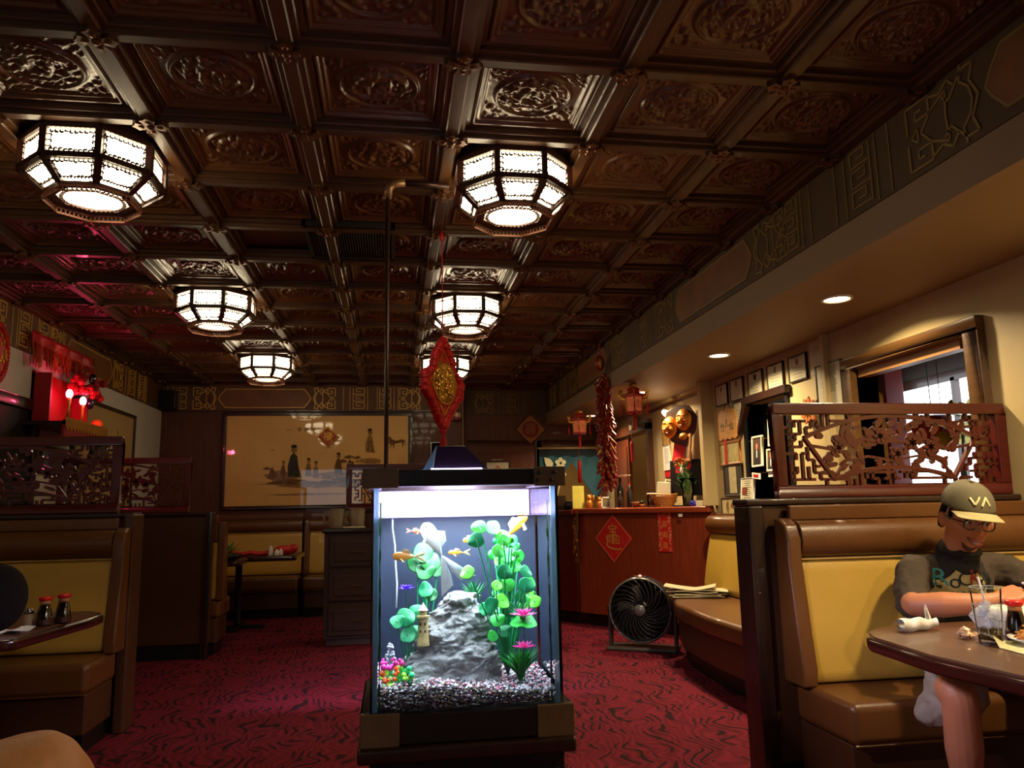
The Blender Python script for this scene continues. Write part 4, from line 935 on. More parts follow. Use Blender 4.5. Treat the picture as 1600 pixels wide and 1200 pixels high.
# pixel-free local coordinates: x -1.1..1.1, z -.55..+.55
blot('shore_wash', m_i4, [ell(.0, -.30, .62, .045, 24, .3), ell(-.45, -.20, .20, .07, 16, .3), ell(.25, -.20, .25, .05, 16, .3), ell(-.1, -.42, .5, .012, 16, .3), ell(.62, -.02, .16, .03, 14, .3), ell(.5, -.12, .2, .03, 14, .3)], -.0035)
blot('shore_rocks', m_i1, [ell(-.38, -.27, .20, .028, 18, .5), ell(.1, -.28, .30, .022, 18, .5), ell(-.55, -.18, .05, .08, 12, .4), ell(-.42, -.17, .03, .06, 10, .5), ell(.33, -.25, .12, .02, 12, .5), ell(.46, .02, .05, .025, 10, .5), ell(.4, -.1, .03, .09, 9, .5)], -.0045)
def figure(x, z, s, robe, face=True):
    rb = [(x-.05*s, z), (x-.055*s, z+.10*s), (x-.03*s, z+.20*s), (x+.0*s, z+.235*s), (x+.035*s, z+.20*s), (x+.05*s, z+.10*s), (x+.075*s, z-.01*s)]
    blot('painted_robe', robe, [rb]); blot('painted_head', m_i4, [ell(x+.005*s, z+.262*s, .030*s, .034*s)], -.0052); blot('painted_hair', m_i3, [ell(x+.002*s, z+.295*s, .030*s, .018*s)], -.006)
    blot('painted_folds', m_i3, [[(x-.02*s, z+.02*s), (x-.012*s, z+.18*s), (x-.006*s, z+.18*s), (x-.010*s, z+.02*s)], [(x+.03*s, z+.0*s), (x+.015*s, z+.15*s), (x+.021*s, z+.15*s), (x+.04*s, z)]], -.006)
figure(-.30, -.20, 1.25, m_i2); figure(.38, -.20, .60, m_i4); figure(-.42, -.18, .55, m_i1); blot('painted_tree', m_i1, [ell(.30, -.02, .05, .02, 9, .5), ell(.36, .03, .06, .02, 9, .5), [(.33, -.2), (.35, -.05), (.40, .05), (.37, -.05), (.36, -.2)], ell(-.62, -.10, .05, .015, 9, .5)]);  figure(-.12, -.20, .72, m_i4); figure(-.03, -.22, .66, m_i4); figure(.24, -.18, .86, m_i1); figure(.62, .09, .95, m_i4)
blot('painted_horse', m_i1, [[(.83, .17), (.86, .22), (.84, .27), (.87, .29), (.90, .25), (.95, .23), (1.02, .25), (1.06, .24), (1.07, .15), (1.05, .22), (1.03, .14), (1.02, .21), (.93, .19), (.92, .12), (.90, .19), (.87, .12), (.88, .2)]])
blot('painted_reeds', m_i1, [[(x, -.18), (x+.02+.01*k, .02+.02*k), (x+.006, -.18)] for k, x in enumerate((.74, .80, .86, .95, 1.0, .70))])
blot('painted_bird', m_i3, [[(-.58, .12), (-.55, .135), (-.52, .12), (-.55, .127)]])
for i, ch in enumerate('清風詩'): text('brush_writing', ch, .055, m_i3, t, (-.24+i*.085, -.0052, .375), (PI/2, 0, 0))
text('brush_writing', '丙子冬', .022, m_i3, t, (-.36, -.0052, .37), (PI/2, 0, 0))
gl = MB(); gl.box((-w+f_, -.0105, -h+f_), (w-f_, -.009, h-f_)); gl.build('glazing', m_glass, t)
# small gilt diamond ornament hanging in front of the glass
def knot_char(name, label, loc, r, ch, cat='ornament', bg=m_redp, rim=m_gfoil, rz=0, cs=1.0, disc=False):
    t = thing(name, label, cat, loc, rz)
    b = MB(); b.plate([(0, -r), (r, 0), (0, r), (-r, 0)], -.006, .006); b.build('panel', bg if not disc else rim, t, bevel=.003)
    b = MB(); b.poly([(0, -.008, -r*.93), (r*.93, -.008, 0), (0, -.008, r*.93), (-r*.93, -.008, 0)], .010*r/.12, .006, (0, 1, 0), True); b.build('gilt_rim', rim, t)
    if disc:
        b = MB(); b.plate(ell(0, 0, r*.60, r*.60, 28), -.012, -.006); b.build('disc', M('deep_red', (120, 18, 14), .5), t)
        b = MB(); b.poly([(x, -.013, z) for x, z in ell(0, 0, r*.61, r*.61, 28)], .007*r/.12, .005, (0, 1, 0), True); b.build('ring', rim, t)
    text('character', ch, r*.85*cs, rim, t, (0, -.014, 0), (PI/2, 0, 0))
    return t
t = knot_char('diamond_ornament', 'small red and gold tinsel diamond ornament hung on the large painting', (-.80, 9.735, 2.10), .135, '福', bg=M('tinsel_red', (150, 44, 26), .4, metal=.3))
rnd = random.Random(4); b = MB()
for i in range(70):
    a = rnd.uniform(0, 2*PI); r_ = rnd.uniform(.06, .15); d = abs(math.cos(a))+abs(math.sin(a)); x, z = r_*math.cos(a)/d*1.05, r_*math.sin(a)/d*1.05
    b.bar((x, -.018, z), (x+rnd.uniform(-.03, .03), -.026, z+rnd.uniform(-.03, .03)), .004, .002)
o = b.build('tinsel', m_gfoil, t); o['kind'] = 'stuff'
# speaker, emergency light, mirror edge, plaque
t = thing('wall_speaker', 'small black loudspeaker in the upper left corner of the far wall', 'speaker', (-2.66, 9.66, 2.545))
b = MB(); b.box((-.09, -.08, -.115), (.09, .07, .115)); b.build('cabinet', m_black, t, bevel=.012)
b = MB(); b.box((-.08, -.088, -.105), (.08, -.08, .105)); b.build('grille', M('grille_black', (10, 10, 10), .8, bump=.6, bscale=300), t)
b = MB(); b.box((-.02, .07, -.02), (.02, .14, .02)); b.build('bracket', m_black, t)
t = thing('emergency_light', 'twin-headed emergency light on the panelled wall behind the red knot', 'lamp', (.68, 9.70, 2.36))
b = MB(); b.box((-.09, .0, -.05), (.09, .09, .06)); b.build('housing', M('pale_enamel', (150, 130, 100), .4), t, bevel=.01)
for s in (-1, 1):
    b = MB(); b.T = Matrix.Translation((s*.115, -.03, .0)) @ Matrix.Rotation(PI/2+.2, 4, 'X'); b.lathe([(.001, -.06), (.035, -.05), (.052, -.01), (.055, .02), (.050, .022), (.001, .012)], 20); o = b.build('lamp_head', M('chrome', (190, 180, 160), .15, metal=.9), t, smooth=True)
    b = MB(); b.ball((s*.115, -.06, 0), (.03, .012, .03), 12, 8); b.build('bulb', M('bulb_glass', (230, 210, 170), .1, coat=1), o, smooth=True)
t = thing('wall_mirror', 'narrow dark mirror in a steel frame on the far wall left of the hood lamp', 'mirror', (.56, 9.78, 1.86))
b = MB(); b.box((-.09, -.012, -.17), (.09, .01, .17)); b.build('frame', m_steel, t, bevel=.004)
b = MB(); b.box((-.08, -.015, -.16), (.08, -.012, .16)); b.build('glass', M('mirror_dark', (60, 50, 44), .05, metal=1, var=0), t)
text('sign_lettering', 'KEEP SHUT', .030, m_paper, d1, (1.36, YF2-.032, 1.815), (PI/2, 0, 0))
t = thing('door_notice', 'framed cream notice with a red triangle on the brown door', 'sign', (1.36, YF2-.045, 1.67))
b = MB(); b.box((-.165, -.008, -.13), (.165, .012, .13)); b.build('frame', m_dkwood, t, bevel=.003)
b = MB(); b.box((-.145, -.010, -.11), (.145, -.008, .11)); b.build('sheet', m_paper, t)
b = MB(); b.plate([(-.09, -.03), (.09, -.03), (0, .075)], -.0115, -.010); b.build('red_triangle', M('notice_red', (190, 90, 60), .6), t)
b = MB(); b.plate([(-.055, -.018), (.055, -.018), (0, .045)], -.0125, -.0115); b.build('triangle_centre', m_paper, t)
knot_char('diamond_plaque', 'gilt-edged diamond plaque with a character in a red circle above the doors', (1.81, YF2-.05, 2.215), .195, '壽', disc=True, rim=M('old_gold', (150, 100, 56), .4, metal=.5), cs=.95)
# curtain in the doorway, two blue-green panels with cream flowers
t = thing('noren_curtain', 'blue-green split door curtain printed with cream flowers at the far doorway', 'curtain', (2.36, YF2-.06, 0))
m_nor = M('noren_blue', (40, 82, 96), .8, bump=.15, bscale=200, var=.25, vscale=5)
b = MB(); b.tube([(-.46, 0, 1.96), (.46, 0, 1.96)], .014, 12); b.build('rod', M('rod_pale', (190, 160, 110), .3), t, smooth=True)
b = MB(); b.grid(lambda u, v: (-.44+.88*u, .006*math.sin(30*u), 1.95-.10*v), 30, 2); b.build('header', M('noren_dark', (22, 34, 42), .8), t, solid=.003)
def pan(x0, x1, tip, zt, name, xin):
    def fn(u, v):
        x = x0+(x1-x0)*u; low = zt+(1.86-zt)*min(1, abs(u-tip)/max(tip, 1-tip))**1.0*.9
        z = 1.86-(1.86-low)*v; return (x, .012*math.sin(14*u+2*v)+.004, z)
    b = MB(); b.grid(fn, 24, 14); return b.build(name, m_nor, t, smooth=True, solid=.003)
pan(-.44, .02, .30, 1.36, 'left_panel', 0); pan(-.02, .44, .72, 1.27, 'right_panel', 0)
m_flw = M('noren_cream', (206, 200, 160), .7)
def flower5(x, z, r_, n_=5):
    b = MB()
    for i in range(n_):
        a = 2*PI*i/n_+.3; b.plate(ell(x+r_*.6*math.cos(a), z+r_*.6*math.sin(a), r_*.42, r_*.42, 10), -.024, -.020)
    return b.build('printed_flower', m_flw, t)
flower5(-.16, 1.76, .075); flower5(-.15, 1.60, .065)
b = MB(); b.plate([(-.38, 1.84), (-.30, 1.82), (-.26, 1.76), (-.28, 1.69), (-.34, 1.70), (-.37, 1.76)], -.024, -.020); b.build('printed_tulip', m_flw, t)
b = MB(); b.poly([(-.31, -.022, 1.69), (-.28, -.022, 1.6), (-.25, -.022, 1.45), (-.22, -.022, 1.32)], .014, .003); b.poly([(-.17, -.022, 1.68), (-.24, -.022, 1.58), (-.25, -.022, 1.45)], .012, .003); b.poly([(-.16, -.022, 1.54), (-.2, -.022, 1.4), (-.22, -.022, 1.32)], .012, .003); b.build('printed_stems', m_flw, t)
# ================================================================= LEFT WALL
t = thing('framed_scroll', 'large dark-framed cream painting on the left wall behind the altar', 'painting', (XL+.002, 8.0, 1.75))
b = MB(); hy, hz = .80, .50
for a, c in (((0, -hy, -hz), (.03, hy, -hz+.035)), ((0, -hy, hz-.035), (.03, hy, hz)), ((0, -hy, -hz), (.03, -hy+.035, hz)), ((0, hy-.035, -hz), (.03, hy, hz))): b.box(a, c)
b.build('frame', m_dkwood, t, bevel=.004)
b = MB(); b.box((.002, -hy+.035, -hz+.035), (.012, hy-.035, hz-.035)); b.build('paper_sheet', M('scroll_paper', (176, 146, 96), .6, var=.08, vscale=2), t)
b = MB(); b.T = Matrix.Rotation(PI/2, 4, 'Z')
for (x, z, rx, rz_) in ((.0, .1, .10, .05), (.1, -.05, .16, .04), (-.25, -.1, .12, .09), (.3, .12, .05, .14)): b.plate(ell(x, z, rx, rz_, 14, .4), -.0135, -.012)
b.build('ink_wash', m_i4, t)
b = MB(); b.box((XL-.001, 5.0, 0), (XL+.004, 6.46, 2.02)); o = struct(b.build('door_3', M('doorway_black', (14, 11, 10), .6)))
b = MB(); b.box((XL, 4.92, 0), (XL+.03, 5.0, 2.08)); b.box((XL, 6.44, 0), (XL+.03, 6.52, 2.08)); b.box((XL, 4.92, 2.0), (XL+.03, 6.52, 2.08)); struct(b.build('trim_14', m_dkwood, bevel=.004))
# altar box with red lights
t = thing('wall_altar', 'red altar box on the left wall with gold fringe and two glowing red bulbs', 'shrine', (XL+.005, 6.72, 1.90))
m_alt = M('altar_red', (150, 14, 20), .5, bump=.1); m_altd = M('altar_base_red', (140, 20, 18), .5)
b = MB(); b.box((0, -.34, 0), (.02, .42, .42)); b.build('back_panel', m_alt, t)
b = MB(); b.box((0, -.34, 0), (.14, -.32, .40)); b.build('side_panel', m_alt, t)
b = MB(); b.box((0, .40, 0), (.14, .42, .30)); b.build('side_panel', m_alt, t)
b = MB(); b.box((0, -.44, -.02), (.30, .44, .01)); b.build('shelf', m_dkwood, t)
b = MB(); b.box((.28, -.44, -.12), (.30, .44, .02)); b.build('front_apron', m_altd, t)
b = MB()
for i in range(40): y = -.43+.86*i/39; b.bar((.305, y, .03), (.305, y, -.03-.015*(i % 3)), .018, .003, (1, 0, 0))
b.box((.302, -.44, .02), (.308, .44, .04)); b.build('gold_fringe', m_gfoil, t)
for y, z in ((-.14, .26), (.14, .24)):
    b = MB(); b.ball((.20, y, z), (.026, .026, .038), 12, 8); b.build('red_bulb', M('bulb_red', (255, 60, 90), .3, emit=30, ecol=(1, .10, .22), var=0), t, smooth=True)
    b = MB(); b.lathe([(.018, -.20), (.010, -.12), (.014, -.06), (.016, -.03)], 12, (.20, y, z)); b.build('bulb_stand', m_gfoil, t, smooth=True)
point('altar_glow', (XL+.23, 6.60, 2.16), 4, (1, .06, .14), .03); point('altar_glow', (XL+.25, 6.84, 2.14), 2.5, (1, .06, .14), .03)
rnd = random.Random(12)
for i in range(5):
    y = .05+i*.10; b = MB()
    for j in range(9): b.ball((.18+rnd.uniform(-.04, .06), y+rnd.uniform(-.06, .06), .36+rnd.uniform(-.06, .10)), rnd.uniform(.02, .04), 6, 4)
    b.build('red_blossom', m_alt, t)
t = thing('altar_offering', 'orange fruit on a pale dish at the right end of the altar shelf', 'fruit', (XL+.22, 7.16, 1.89))
b = MB(); b.ball((0, 0, .075), .052, 14, 10); b.build('orange', M('orange_fruit', (222, 112, 26), .5, bump=.1, bscale=200), t, smooth=True)
b = MB(); b.lathe([(.03, 0), (.07, .018), (.075, .022), (.03, .006)], 16); b.build('dish', m_paperw, t, smooth=True)
for i, (y, hh) in enumerate(((7.12, .24), (7.27, .20))):
    t = thing('dark_figurine', ['taller dark carved figurine standing just right of the altar', 'shorter dark carved figurine farther right of the altar'][i], 'figurine', (XL+.24, y, 1.66))
    b = MB(); b.lathe([(.06, 0), (.065, .03), (.05, .09), (.06, .14), (.045, hh-.07), (.03, hh-.05)], 14); b.build('robe', m_dkwood, t, smooth=True)
    b = MB(); b.ball((0, 0, hh-.02), (.034, .034, .04), 12, 8); b.build('head', m_dkwood, t, smooth=True)
b = MB(); b.box((XL, 7.0, 1.62), (XL+.34, 7.4, 1.66)); b.box((XL, 7.1, 1.50), (XL+.03, 7.13, 1.62)); b.box((XL, 7.28, 1.50), (XL+.03, 7.31, 1.62)); tag(b.build('wall_shelf', m_dkwood, bevel=.004), 'small dark wall shelf under the carved figurines', 'shelf')
t = thing('photo_frame', 'small framed photo with a blue figure below the altar on the left wall', 'picture', (XL+.005, 6.86, 1.665))
b = MB(); b.box((0, -.26, -.14), (.02, .26, .09)); b.build('frame', m_dkwood, t, bevel=.003)
b = MB(); b.box((.02, -.24, -.12), (.022, .24, .07)); b.build('picture', M('photo_grey', (120, 124, 120), .3), t)
b = MB(); b.box((.022, -.16, -.12), (.024, -.08, .06)); b.build('blue_figure', M('photo_blue', (90, 120, 190), .4), t)
# fringed valance
t = thing('fringed_banner', 'red and gold fringed cloth banner hanging from the frieze above the altar', 'banner', (XL+.03, 6.80, 2.33))
b = MB(); b.grid(lambda u, v: (.03+.03*math.sin(9*u*PI)*(.3+.7*v), -.60+1.2*u, .27-.10*v), 60, 4); b.build('cloth', m_red, t, smooth=True, solid=.004)
rnd = random.Random(2); b = MB(); b2 = MB()
for i in range(150):
    u = i/149; y = -.60+1.2*u; x = .035+.03*math.sin(9*u*PI); L_ = .17+rnd.uniform(-.03, .02)-.04*u
    (b if i % 4 else b2).poly([(x, y, .18), (x+rnd.uniform(-.01, .02), y+rnd.uniform(-.006, .006), .18-L_*.5), (x+rnd.uniform(-.01, .02), y+rnd.uniform(-.008, .008), .18-L_)], .009, .003, (1, 0, 0))
o = b.build('red_fringe', m_red, t); o['kind'] = 'stuff'; o = b2.build('gold_fringe', m_gfoil, t); o['kind'] = 'stuff'
t = thing('ribbon_bow', 'dark glossy ribbon bow beside the altar lights', 'ornament', (XL+.20, 7.05, 2.30))
b = MB()
for k, (dy, dz) in enumerate(((0, .06), (0, -.02), (.03, -.10), (-.02, -.16))): b.ball((0, dy, dz), (.03, .045, .05), 12, 8)
b.tube([(0, 0, .1), (0, 0, .24)], .003, 6); b.build('bow', M('ribbon_dark', (20, 24, 40), .15, coat=1), t, smooth=True)
t = thing('round_hanging_ornament', 'round red and gold hanging ornament cut off at the left edge', 'ornament', (XL+.17, 5.42, 2.26))
b = MB(); b.ball((0, 0, 0), (.05, .14, .19), 22, 14); b.build('body', m_redp, t, smooth=True)
b = MB()
for i in range(44):
    a = 2*PI*i/44; b.ball((.02, .145*math.cos(a), .195*math.sin(a)), .022, 6, 4)
b.build('ruffled_rim', m_red, t)
b = MB()
for i in range(30):
    a = rnd.uniform(0, 2*PI); r_ = rnd.uniform(.03, .10); b.ball((.045, r_*math.cos(a), r_*1.4*math.sin(a)), (.010, .014, .014), 6, 4)
o = b.build('gold_relief', m_gfoil, t)
b = MB(); b.tube([(0, 0, .19), (0, 0, .49)], .003, 6); b.build('cord', m_red, t)

# ================================================================= HANGING DECORATIONS
t = thing('knot_ornament', 'large red plush diamond with a gold medallion hanging on a red cord from the ceiling', 'ornament', (.268, 4.157, 1.86), .95)
b = MB(); b.tube([(0, 0, .30), (0, 0, .88)], .0035, 6); b.build('hanging_cord', m_red, t)
b = MB(); b.ball((0, 0, .84), (.014, .014, .03), 8, 6); b.build('cord_knot', m_red, t, smooth=True)
b = MB()
Rv, Rh = .235, .185
path = [(0, Rv), (Rh*.45, Rv*.62), (Rh*.55, Rv*.30), (Rh, .03), (Rh*.97, -.05), (Rh*.62, -Rv*.45), (0, -Rv), (-Rh*.62, -Rv*.45), (-Rh*.97, -.05), (-Rh, .03), (-Rh*.55, Rv*.30), (-Rh*.45, Rv*.62)]
rnd = random.Random(6); N_ = len(path)
for i in range(N_):
    p, q = path[i], path[(i+1) % N_]; m_ = max(2, int(math.hypot(p[0]-q[0], p[1]-q[1])/.016))
    for j in range(m_):
        u = j/m_; b.ball((p[0]+(q[0]-p[0])*u, rnd.uniform(-.006, .006), p[1]+(q[1]-p[1])*u), (.028+rnd.uniform(0, .006), .026, .022), 8, 6)
b.build('plush_border', m_red, t, smooth=True)
b = MB(); b.plate([(x*.86, z*.86) for x, z in path], -.008, .008); b.build('red_panel', m_redp, t)
b = MB(); b.poly([(x*.74, -.010, z*.74) for x, z in [(0, Rv), (Rh, 0), (0, -Rv), (-Rh, 0)]], .008, .004, (0, 1, 0), True); b.build('inner_piping', m_gfoil, t)
b = MB(); b.T = Matrix.Rotation(PI/2, 4, 'X'); b.lathe([(.118, .006), (.118, .016), (.108, .020), (.100, .014), (.001, .014)], 32); b.build('medallion', m_gfoil, t, smooth=True)
b = MB()
for i in range(90):
    a = rnd.uniform(0, 2*PI); r_ = .098*math.sqrt(rnd.random()); b.ball((r_*math.cos(a), -.017, r_*math.sin(a)), (rnd.uniform(.006, .014), .006, rnd.uniform(.006, .016)), 6, 4)
o = b.build('medallion_relief', m_gfoil, t)
for s in (-1, 1): b = MB(); b.tube([(s*.02, -.01, .24), (s*.05, -.01, .20), (s*.02, -.01, .26)], .008, 8); b.build('top_loop', m_red, t, smooth=True)
b = MB(); b.ball((0, 0, -.255), (.022, .022, .022), 10, 8); b.build('tassel_bead', m_red, t, smooth=True)
b = MB()
for i in range(34): a = 2*PI*i/34; r_ = .006+.012*(i % 3)/2; b.tube([(r_*math.cos(a)*.5, r_*math.sin(a)*.5, -.26), (r_*math.cos(a), r_*math.sin(a), -.33), (r_*math.cos(a)*1.2, r_*math.sin(a)*1.2, -.44)], .0028, 4)
o = b.build('tassel', m_red, t); o['kind'] = 'stuff'
# palace lanterns
m_lant = M('palace_lantern_red', (176, 40, 24), .35, coat=.3, bump=.2, bscale=40); m_lpan = M('lantern_panel_red', (196, 60, 30), .4, emit=.15, ecol=(1, .25, .1))
def palace(label, loc, s, top):
    t = thing('palace_lantern', label, 'lantern', loc, .25, 'red hanging palace lanterns'); t.scale = (s, s, s)
    b = MB(); b.lathe([(.085, -.10), (.090, -.09), (.090, -.08)], 6); b.build('bottom_ring', m_lant, t)
    b = MB(); b.lathe([(.09, .06), (.13, .07), (.13, .08), (.07, .10), (.06, .12), (.075, .13), (.05, .15), (.03, .16)], 6); b.build('roof', m_lant, t)
    for k in range(6):
        a0, a1 = PI/3*k, PI/3*(k+1); p = lambda a, z, r_: Vector((r_*math.cos(a), r_*math.sin(a), z))
        b = MB(); b.add([p(a0, .06, .088), p(a1, .06, .088), p(a1, -.08, .078), p(a0, -.08, .078)], [(0, 1, 2, 3)]); b.build('panel', m_lpan, t)
        b = MB(); b.bar(p(a0, .07, .092), p(a0, -.09, .082), .010, .010, (1, 0, 0)); mid = (a0+a1)/2
        c = p(mid, -.01, .080); u_ = p(mid+PI/2, 0, 1)-Vector((0, 0, 0)); u_.z = 0
        ring = [c+u_*(.026*math.cos(w_))+Vector((0, 0, 1))*(.034*math.sin(w_)) for w_ in [2*PI*i/12 for i in range(12)]]; b.poly(ring, .005, .004, (math.cos(mid), math.sin(mid), 0), True)
        b.bar(c-Vector((0, 0, .02)), c+Vector((0, 0, .02)), .007, .004, (math.cos(mid), math.sin(mid), 0)); b.build('gilt_lattice', m_gfoil, t)
        e = p(a0, .075, .15); b = MB(); b.poly([p(a0, .06, .085), p(a0, .05, .12), e, p(a0, .11, .165), p(a0, .12, .14), p(a0, .10, .135)], .014, .010, (-math.sin(a0), math.cos(a0), 0)); b.build('dragon_bracket', m_gfoil, t)
        b = MB(); b.tube([e, e-Vector((0, 0, .09))], .0018, 4); b.tube([e-Vector((0, 0, .09)), e-Vector((0, 0, .11)), e-Vector((0, 0, .18))], [.006, .008, .005], 8); b.build('corner_tassel', m_red, t)
    b = MB(); b.ball((0, 0, -.115), (.018, .018, .02), 8, 6); b.tube([(0, 0, -.13), (0, 0, -.16), (0, 0, -.26)], [.014, .018, .012], 10); b.build('centre_tassel', m_red, t)
    b = MB(); b.lathe([(.04, .16), (.05, .18), (.03, .20)], 6); b.tube([(0, 0, .2), (0, 0, (top-loc[2])/s)], .003, 6); b.build('crown', m_gfoil, t)
    return t
palace('nearer red and gold palace lantern hanging in front of a downlight', (2.14, 6.60, 2.09), .92, HL)
palace('farther red and gold palace lantern hanging before the blue door curtain', (2.075, 8.40, 2.08), .92, HL)
b = MB(); b.tube([(2.06, 8.40, 1.85), (2.06, 8.40, 1.70)], .002, 4); b.tube([(2.06, 8.40, 1.70), (2.06, 8.40, 1.66), (2.06, 8.40, 1.45)], [.012, .022, .020], 10); tag(b.build('long_tassel', m_red, smooth=True), 'long red tassel hanging over the blue curtain below the farther lantern', 'tassel')
# firecracker string
t = thing('firecracker_string', 'long cluster of red and gold firecrackers hanging above the counter', 'decoration', (1.965, 7.0, 0))
m_fc = M('firecracker_red', (128, 22, 20), .4, var=.25, vscale=30, coat=.2)
rnd = random.Random(21)
b = MB(); b.tube([(0, 0, 1.40), (-.01, 0, 2.0), (-.015, 0, 2.72)], .006, 6); b.build('string', m_red, t)
b = MB(); b.ball((-.02, -.01, 2.53), (.045, .045, .075), 14, 10); b.box((-.06, -.03, 2.50), (.02, .03, 2.51)); b.build('top_ball', m_fc, t, smooth=True)
b = MB(); b.ball((-.02, -.045, 2.53), (.022, .012, .05), 8, 6); b.build('top_ball_gilding', m_gfoil, t)
for i in range(150):
    z = 1.36+1.02*(i/149); wdt = .062 if z < 2.1 else .046; a = rnd.uniform(0, 2*PI); x, y = -.012*(z-1.3)+.02+math.cos(a)*wdt, math.sin(a)*wdt*.8
    d = Vector((math.cos(a)*.55, math.sin(a)*.55, -1 if i % 3 else -.6)).normalized()*.058; c = Vector((x, y, z)); b = MB(); b.tube([c-d, c-d*.8, c+d*.8, c+d], [.009, .014, .014, .009], 6); b.m = 1; b.tube([c-d*.2, c+d*.2], .0148, 6, False); b.build('firecracker', [m_fc, m_gfoil], t)
# round charm on the wall above the far doorway
t = thing('round_charm', 'round gold-rimmed character charm with a long red tassel above the far side doorway', 'ornament', (2.78, 8.72, 2.15), -PI/2)
b = MB(); b.plate(ell(0, 0, .085, .085, 24), -.008, .008); b.build('disc', m_paper, t); b = MB(); b.poly([(x, -.010, z) for x, z in ell(0, 0, .07, .07, 24)], .010, .005, (0, 1, 0), True); b.build('ring', m_gfoil, t)
text('character', '福', .075, M('char_maroon', (90, 30, 24), .5), t, (0, -.0105, 0), (PI/2, 0, 0))
b = MB(); b.tube([(0, 0, -.085), (0, 0, -.22)], .002, 4); b.tube([(0, 0, -.22), (0, 0, -.25), (0, 0, -.46)], [.012, .02, .016], 10); b.build('tassel', m_red, t)
b = MB(); b.tube([(0, 0, .085), (0, 0, .14)], .002, 4); b.build('hanging_loop', m_red, t)
# ================================================================= COUNTER
CB, CD = Vector((1.90, 7.90, 0)), Vector((2.80, 6.56, 0))
cd = (CD-CB); CL = cd.length; ca = math.atan2(cd.y, cd.x)
t = thing('reception_counter', 'reddish brown wooden reception counter with a diagonal front', 'counter', CB, ca)
m_cnt = wood('counter_wood', (126, 50, 26), .35, 2, .35)
# local x runs along the front, local -y is out towards the room
b = MB(); b.prism([(0, 0), (CL, 0), (CL, .04), (1.24, .30), (.25, .30)], .12, 1.11); b.build('front_body', m_cnt, t, bevel=.006)
b = MB(); b.prism([(.04, .06), (CL-.10, .06), (1.20, .26), (.27, .26)], 0, .12); b.build('toe_kick', m_black, t)
b = MB(); b.prism([(-.05, -.05), (CL, -.05), (CL, .04), (1.06, .42), (.18, .42)], 1.11, 1.165); b.build('counter_top', wood('counter_top_wood', (140, 58, 30), .28, 0, .5), t, bevel=.012, seg=3)
b = MB(); b.box((CL*.80, -.052, 1.075), (CL*.80+.04, -.045, 1.10)); b.build('small_sticker', m_paperw, t)
t2 = thing('side_counter', 'dark side wing of the reception counter running back to the doorway', 'counter', (1.90, 7.90, 0))
b = MB(); b.prism([(-.30, .45), (-.02, .02), (.20, .15), (.0, .85), (-.25, .85)], .12, 1.10); b.build('body', m_mahog, t2, bevel=.006)
b = MB(); b.prism([(-.36, .42), (-.07, -.02), (.24, .12), (.04, .9), (-.28, .9)], 1.10, 1.15); b.build('counter_top', m_mahog, t2, bevel=.008)
b = MB(); b.prism([(-.24, .46), (0, .08), (.16, .2), (.0, .8), (-.2, .8)], 0, .12); b.build('toe_kick', m_black, t2)
def on_counter(s, off=0., z=1.165):     # s along the front from the far end, off behind the front face
    p = CB+cd.normalized()*s+Vector((-math.sin(ca), math.cos(ca), 0))*off; return (p.x, p.y, z)
def front(name, label, s, z, cat):
    p = on_counter(s, -.006, z); return thing(name, label, cat, p, ca)
t = front('fortune_poster', 'red diamond poster with a large golden Chinese character on the counter front', .475, .867, 'poster')
r_ = .235
b = MB(); b.plate([(0, -r_), (r_, 0), (0, r_), (-r_, 0)], -.003, .002); b.build('sheet', m_redp, t)
b = MB(); b.poly([(0, -.004, -r_*.96), (r_*.96, -.004, 0), (0, -.004, r_*.96), (-r_*.96, -.004, 0)], .007, .002, (0, 1, 0), True); b.build('border', M('border_pink', (206, 120, 90), .5), t)
mg2 = M('print_gold', (214, 168, 84), .4, metal=.3)
for ch, x, z, s in (('宝', -.005, .07, .125), ('財', -.040, -.012, .100), ('招', .036, -.018, .095), ('進', .0, -.02, .0)):
    if s: text('character', ch, s, mg2, t, (x, -.0045, z), (PI/2, 0, 0), ext=.0012)
b = MB(); b.poly([(-.085, -.005, -.06), (-.06, -.005, -.085), (.0, -.005, -.10), (.06, -.005, -.105), (.10, -.005, -.095)], .014, .002); b.poly([(-.085, -.005, .02), (-.075, -.005, -.03), (-.085, -.005, -.06)], .010, .002); b.build('sweeping_stroke', mg2, t)
for i, (x, z) in enumerate(((.11, .02), (.115, -.01), (.12, -.04), (.04, -.14), (-.02, -.15))): text('small_print', '吉祥'[i % 2], .022, M('print_red_light', (214, 90, 60), .5), t, (x, -.0045, z), (PI/2, 0, 0))
t = front('vertical_couplet', 'narrow red vertical couplet with golden floral border on the counter front', 1.10, .955, 'poster')
b = MB(); b.box((-.075, -.003, -.20), (.075, .002, .20)); b.build('sheet', m_redp, t)
rnd = random.Random(31); b = MB()
for i in range(150):
    z = rnd.uniform(-.195, .195); x = rnd.choice((-1, 1))*rnd.uniform(.040, .072); a = rnd.uniform(0, PI); b.bar((x-.007*math.cos(a), -.0042, z-.007*math.sin(a)), (x+.007*math.cos(a), -.0042, z+.007*math.sin(a)), .004, .0014)
o = b.build('floral_border', M('border_gold', (216, 150, 110), .5), t)
for i, ch in enumerate('財源廣進'): text('character', ch, .066, M('print_gold_dull', (206, 130, 60), .45), t, (0, -.0045, .145-.097*i), (PI/2, 0, 0), ext=.0012)
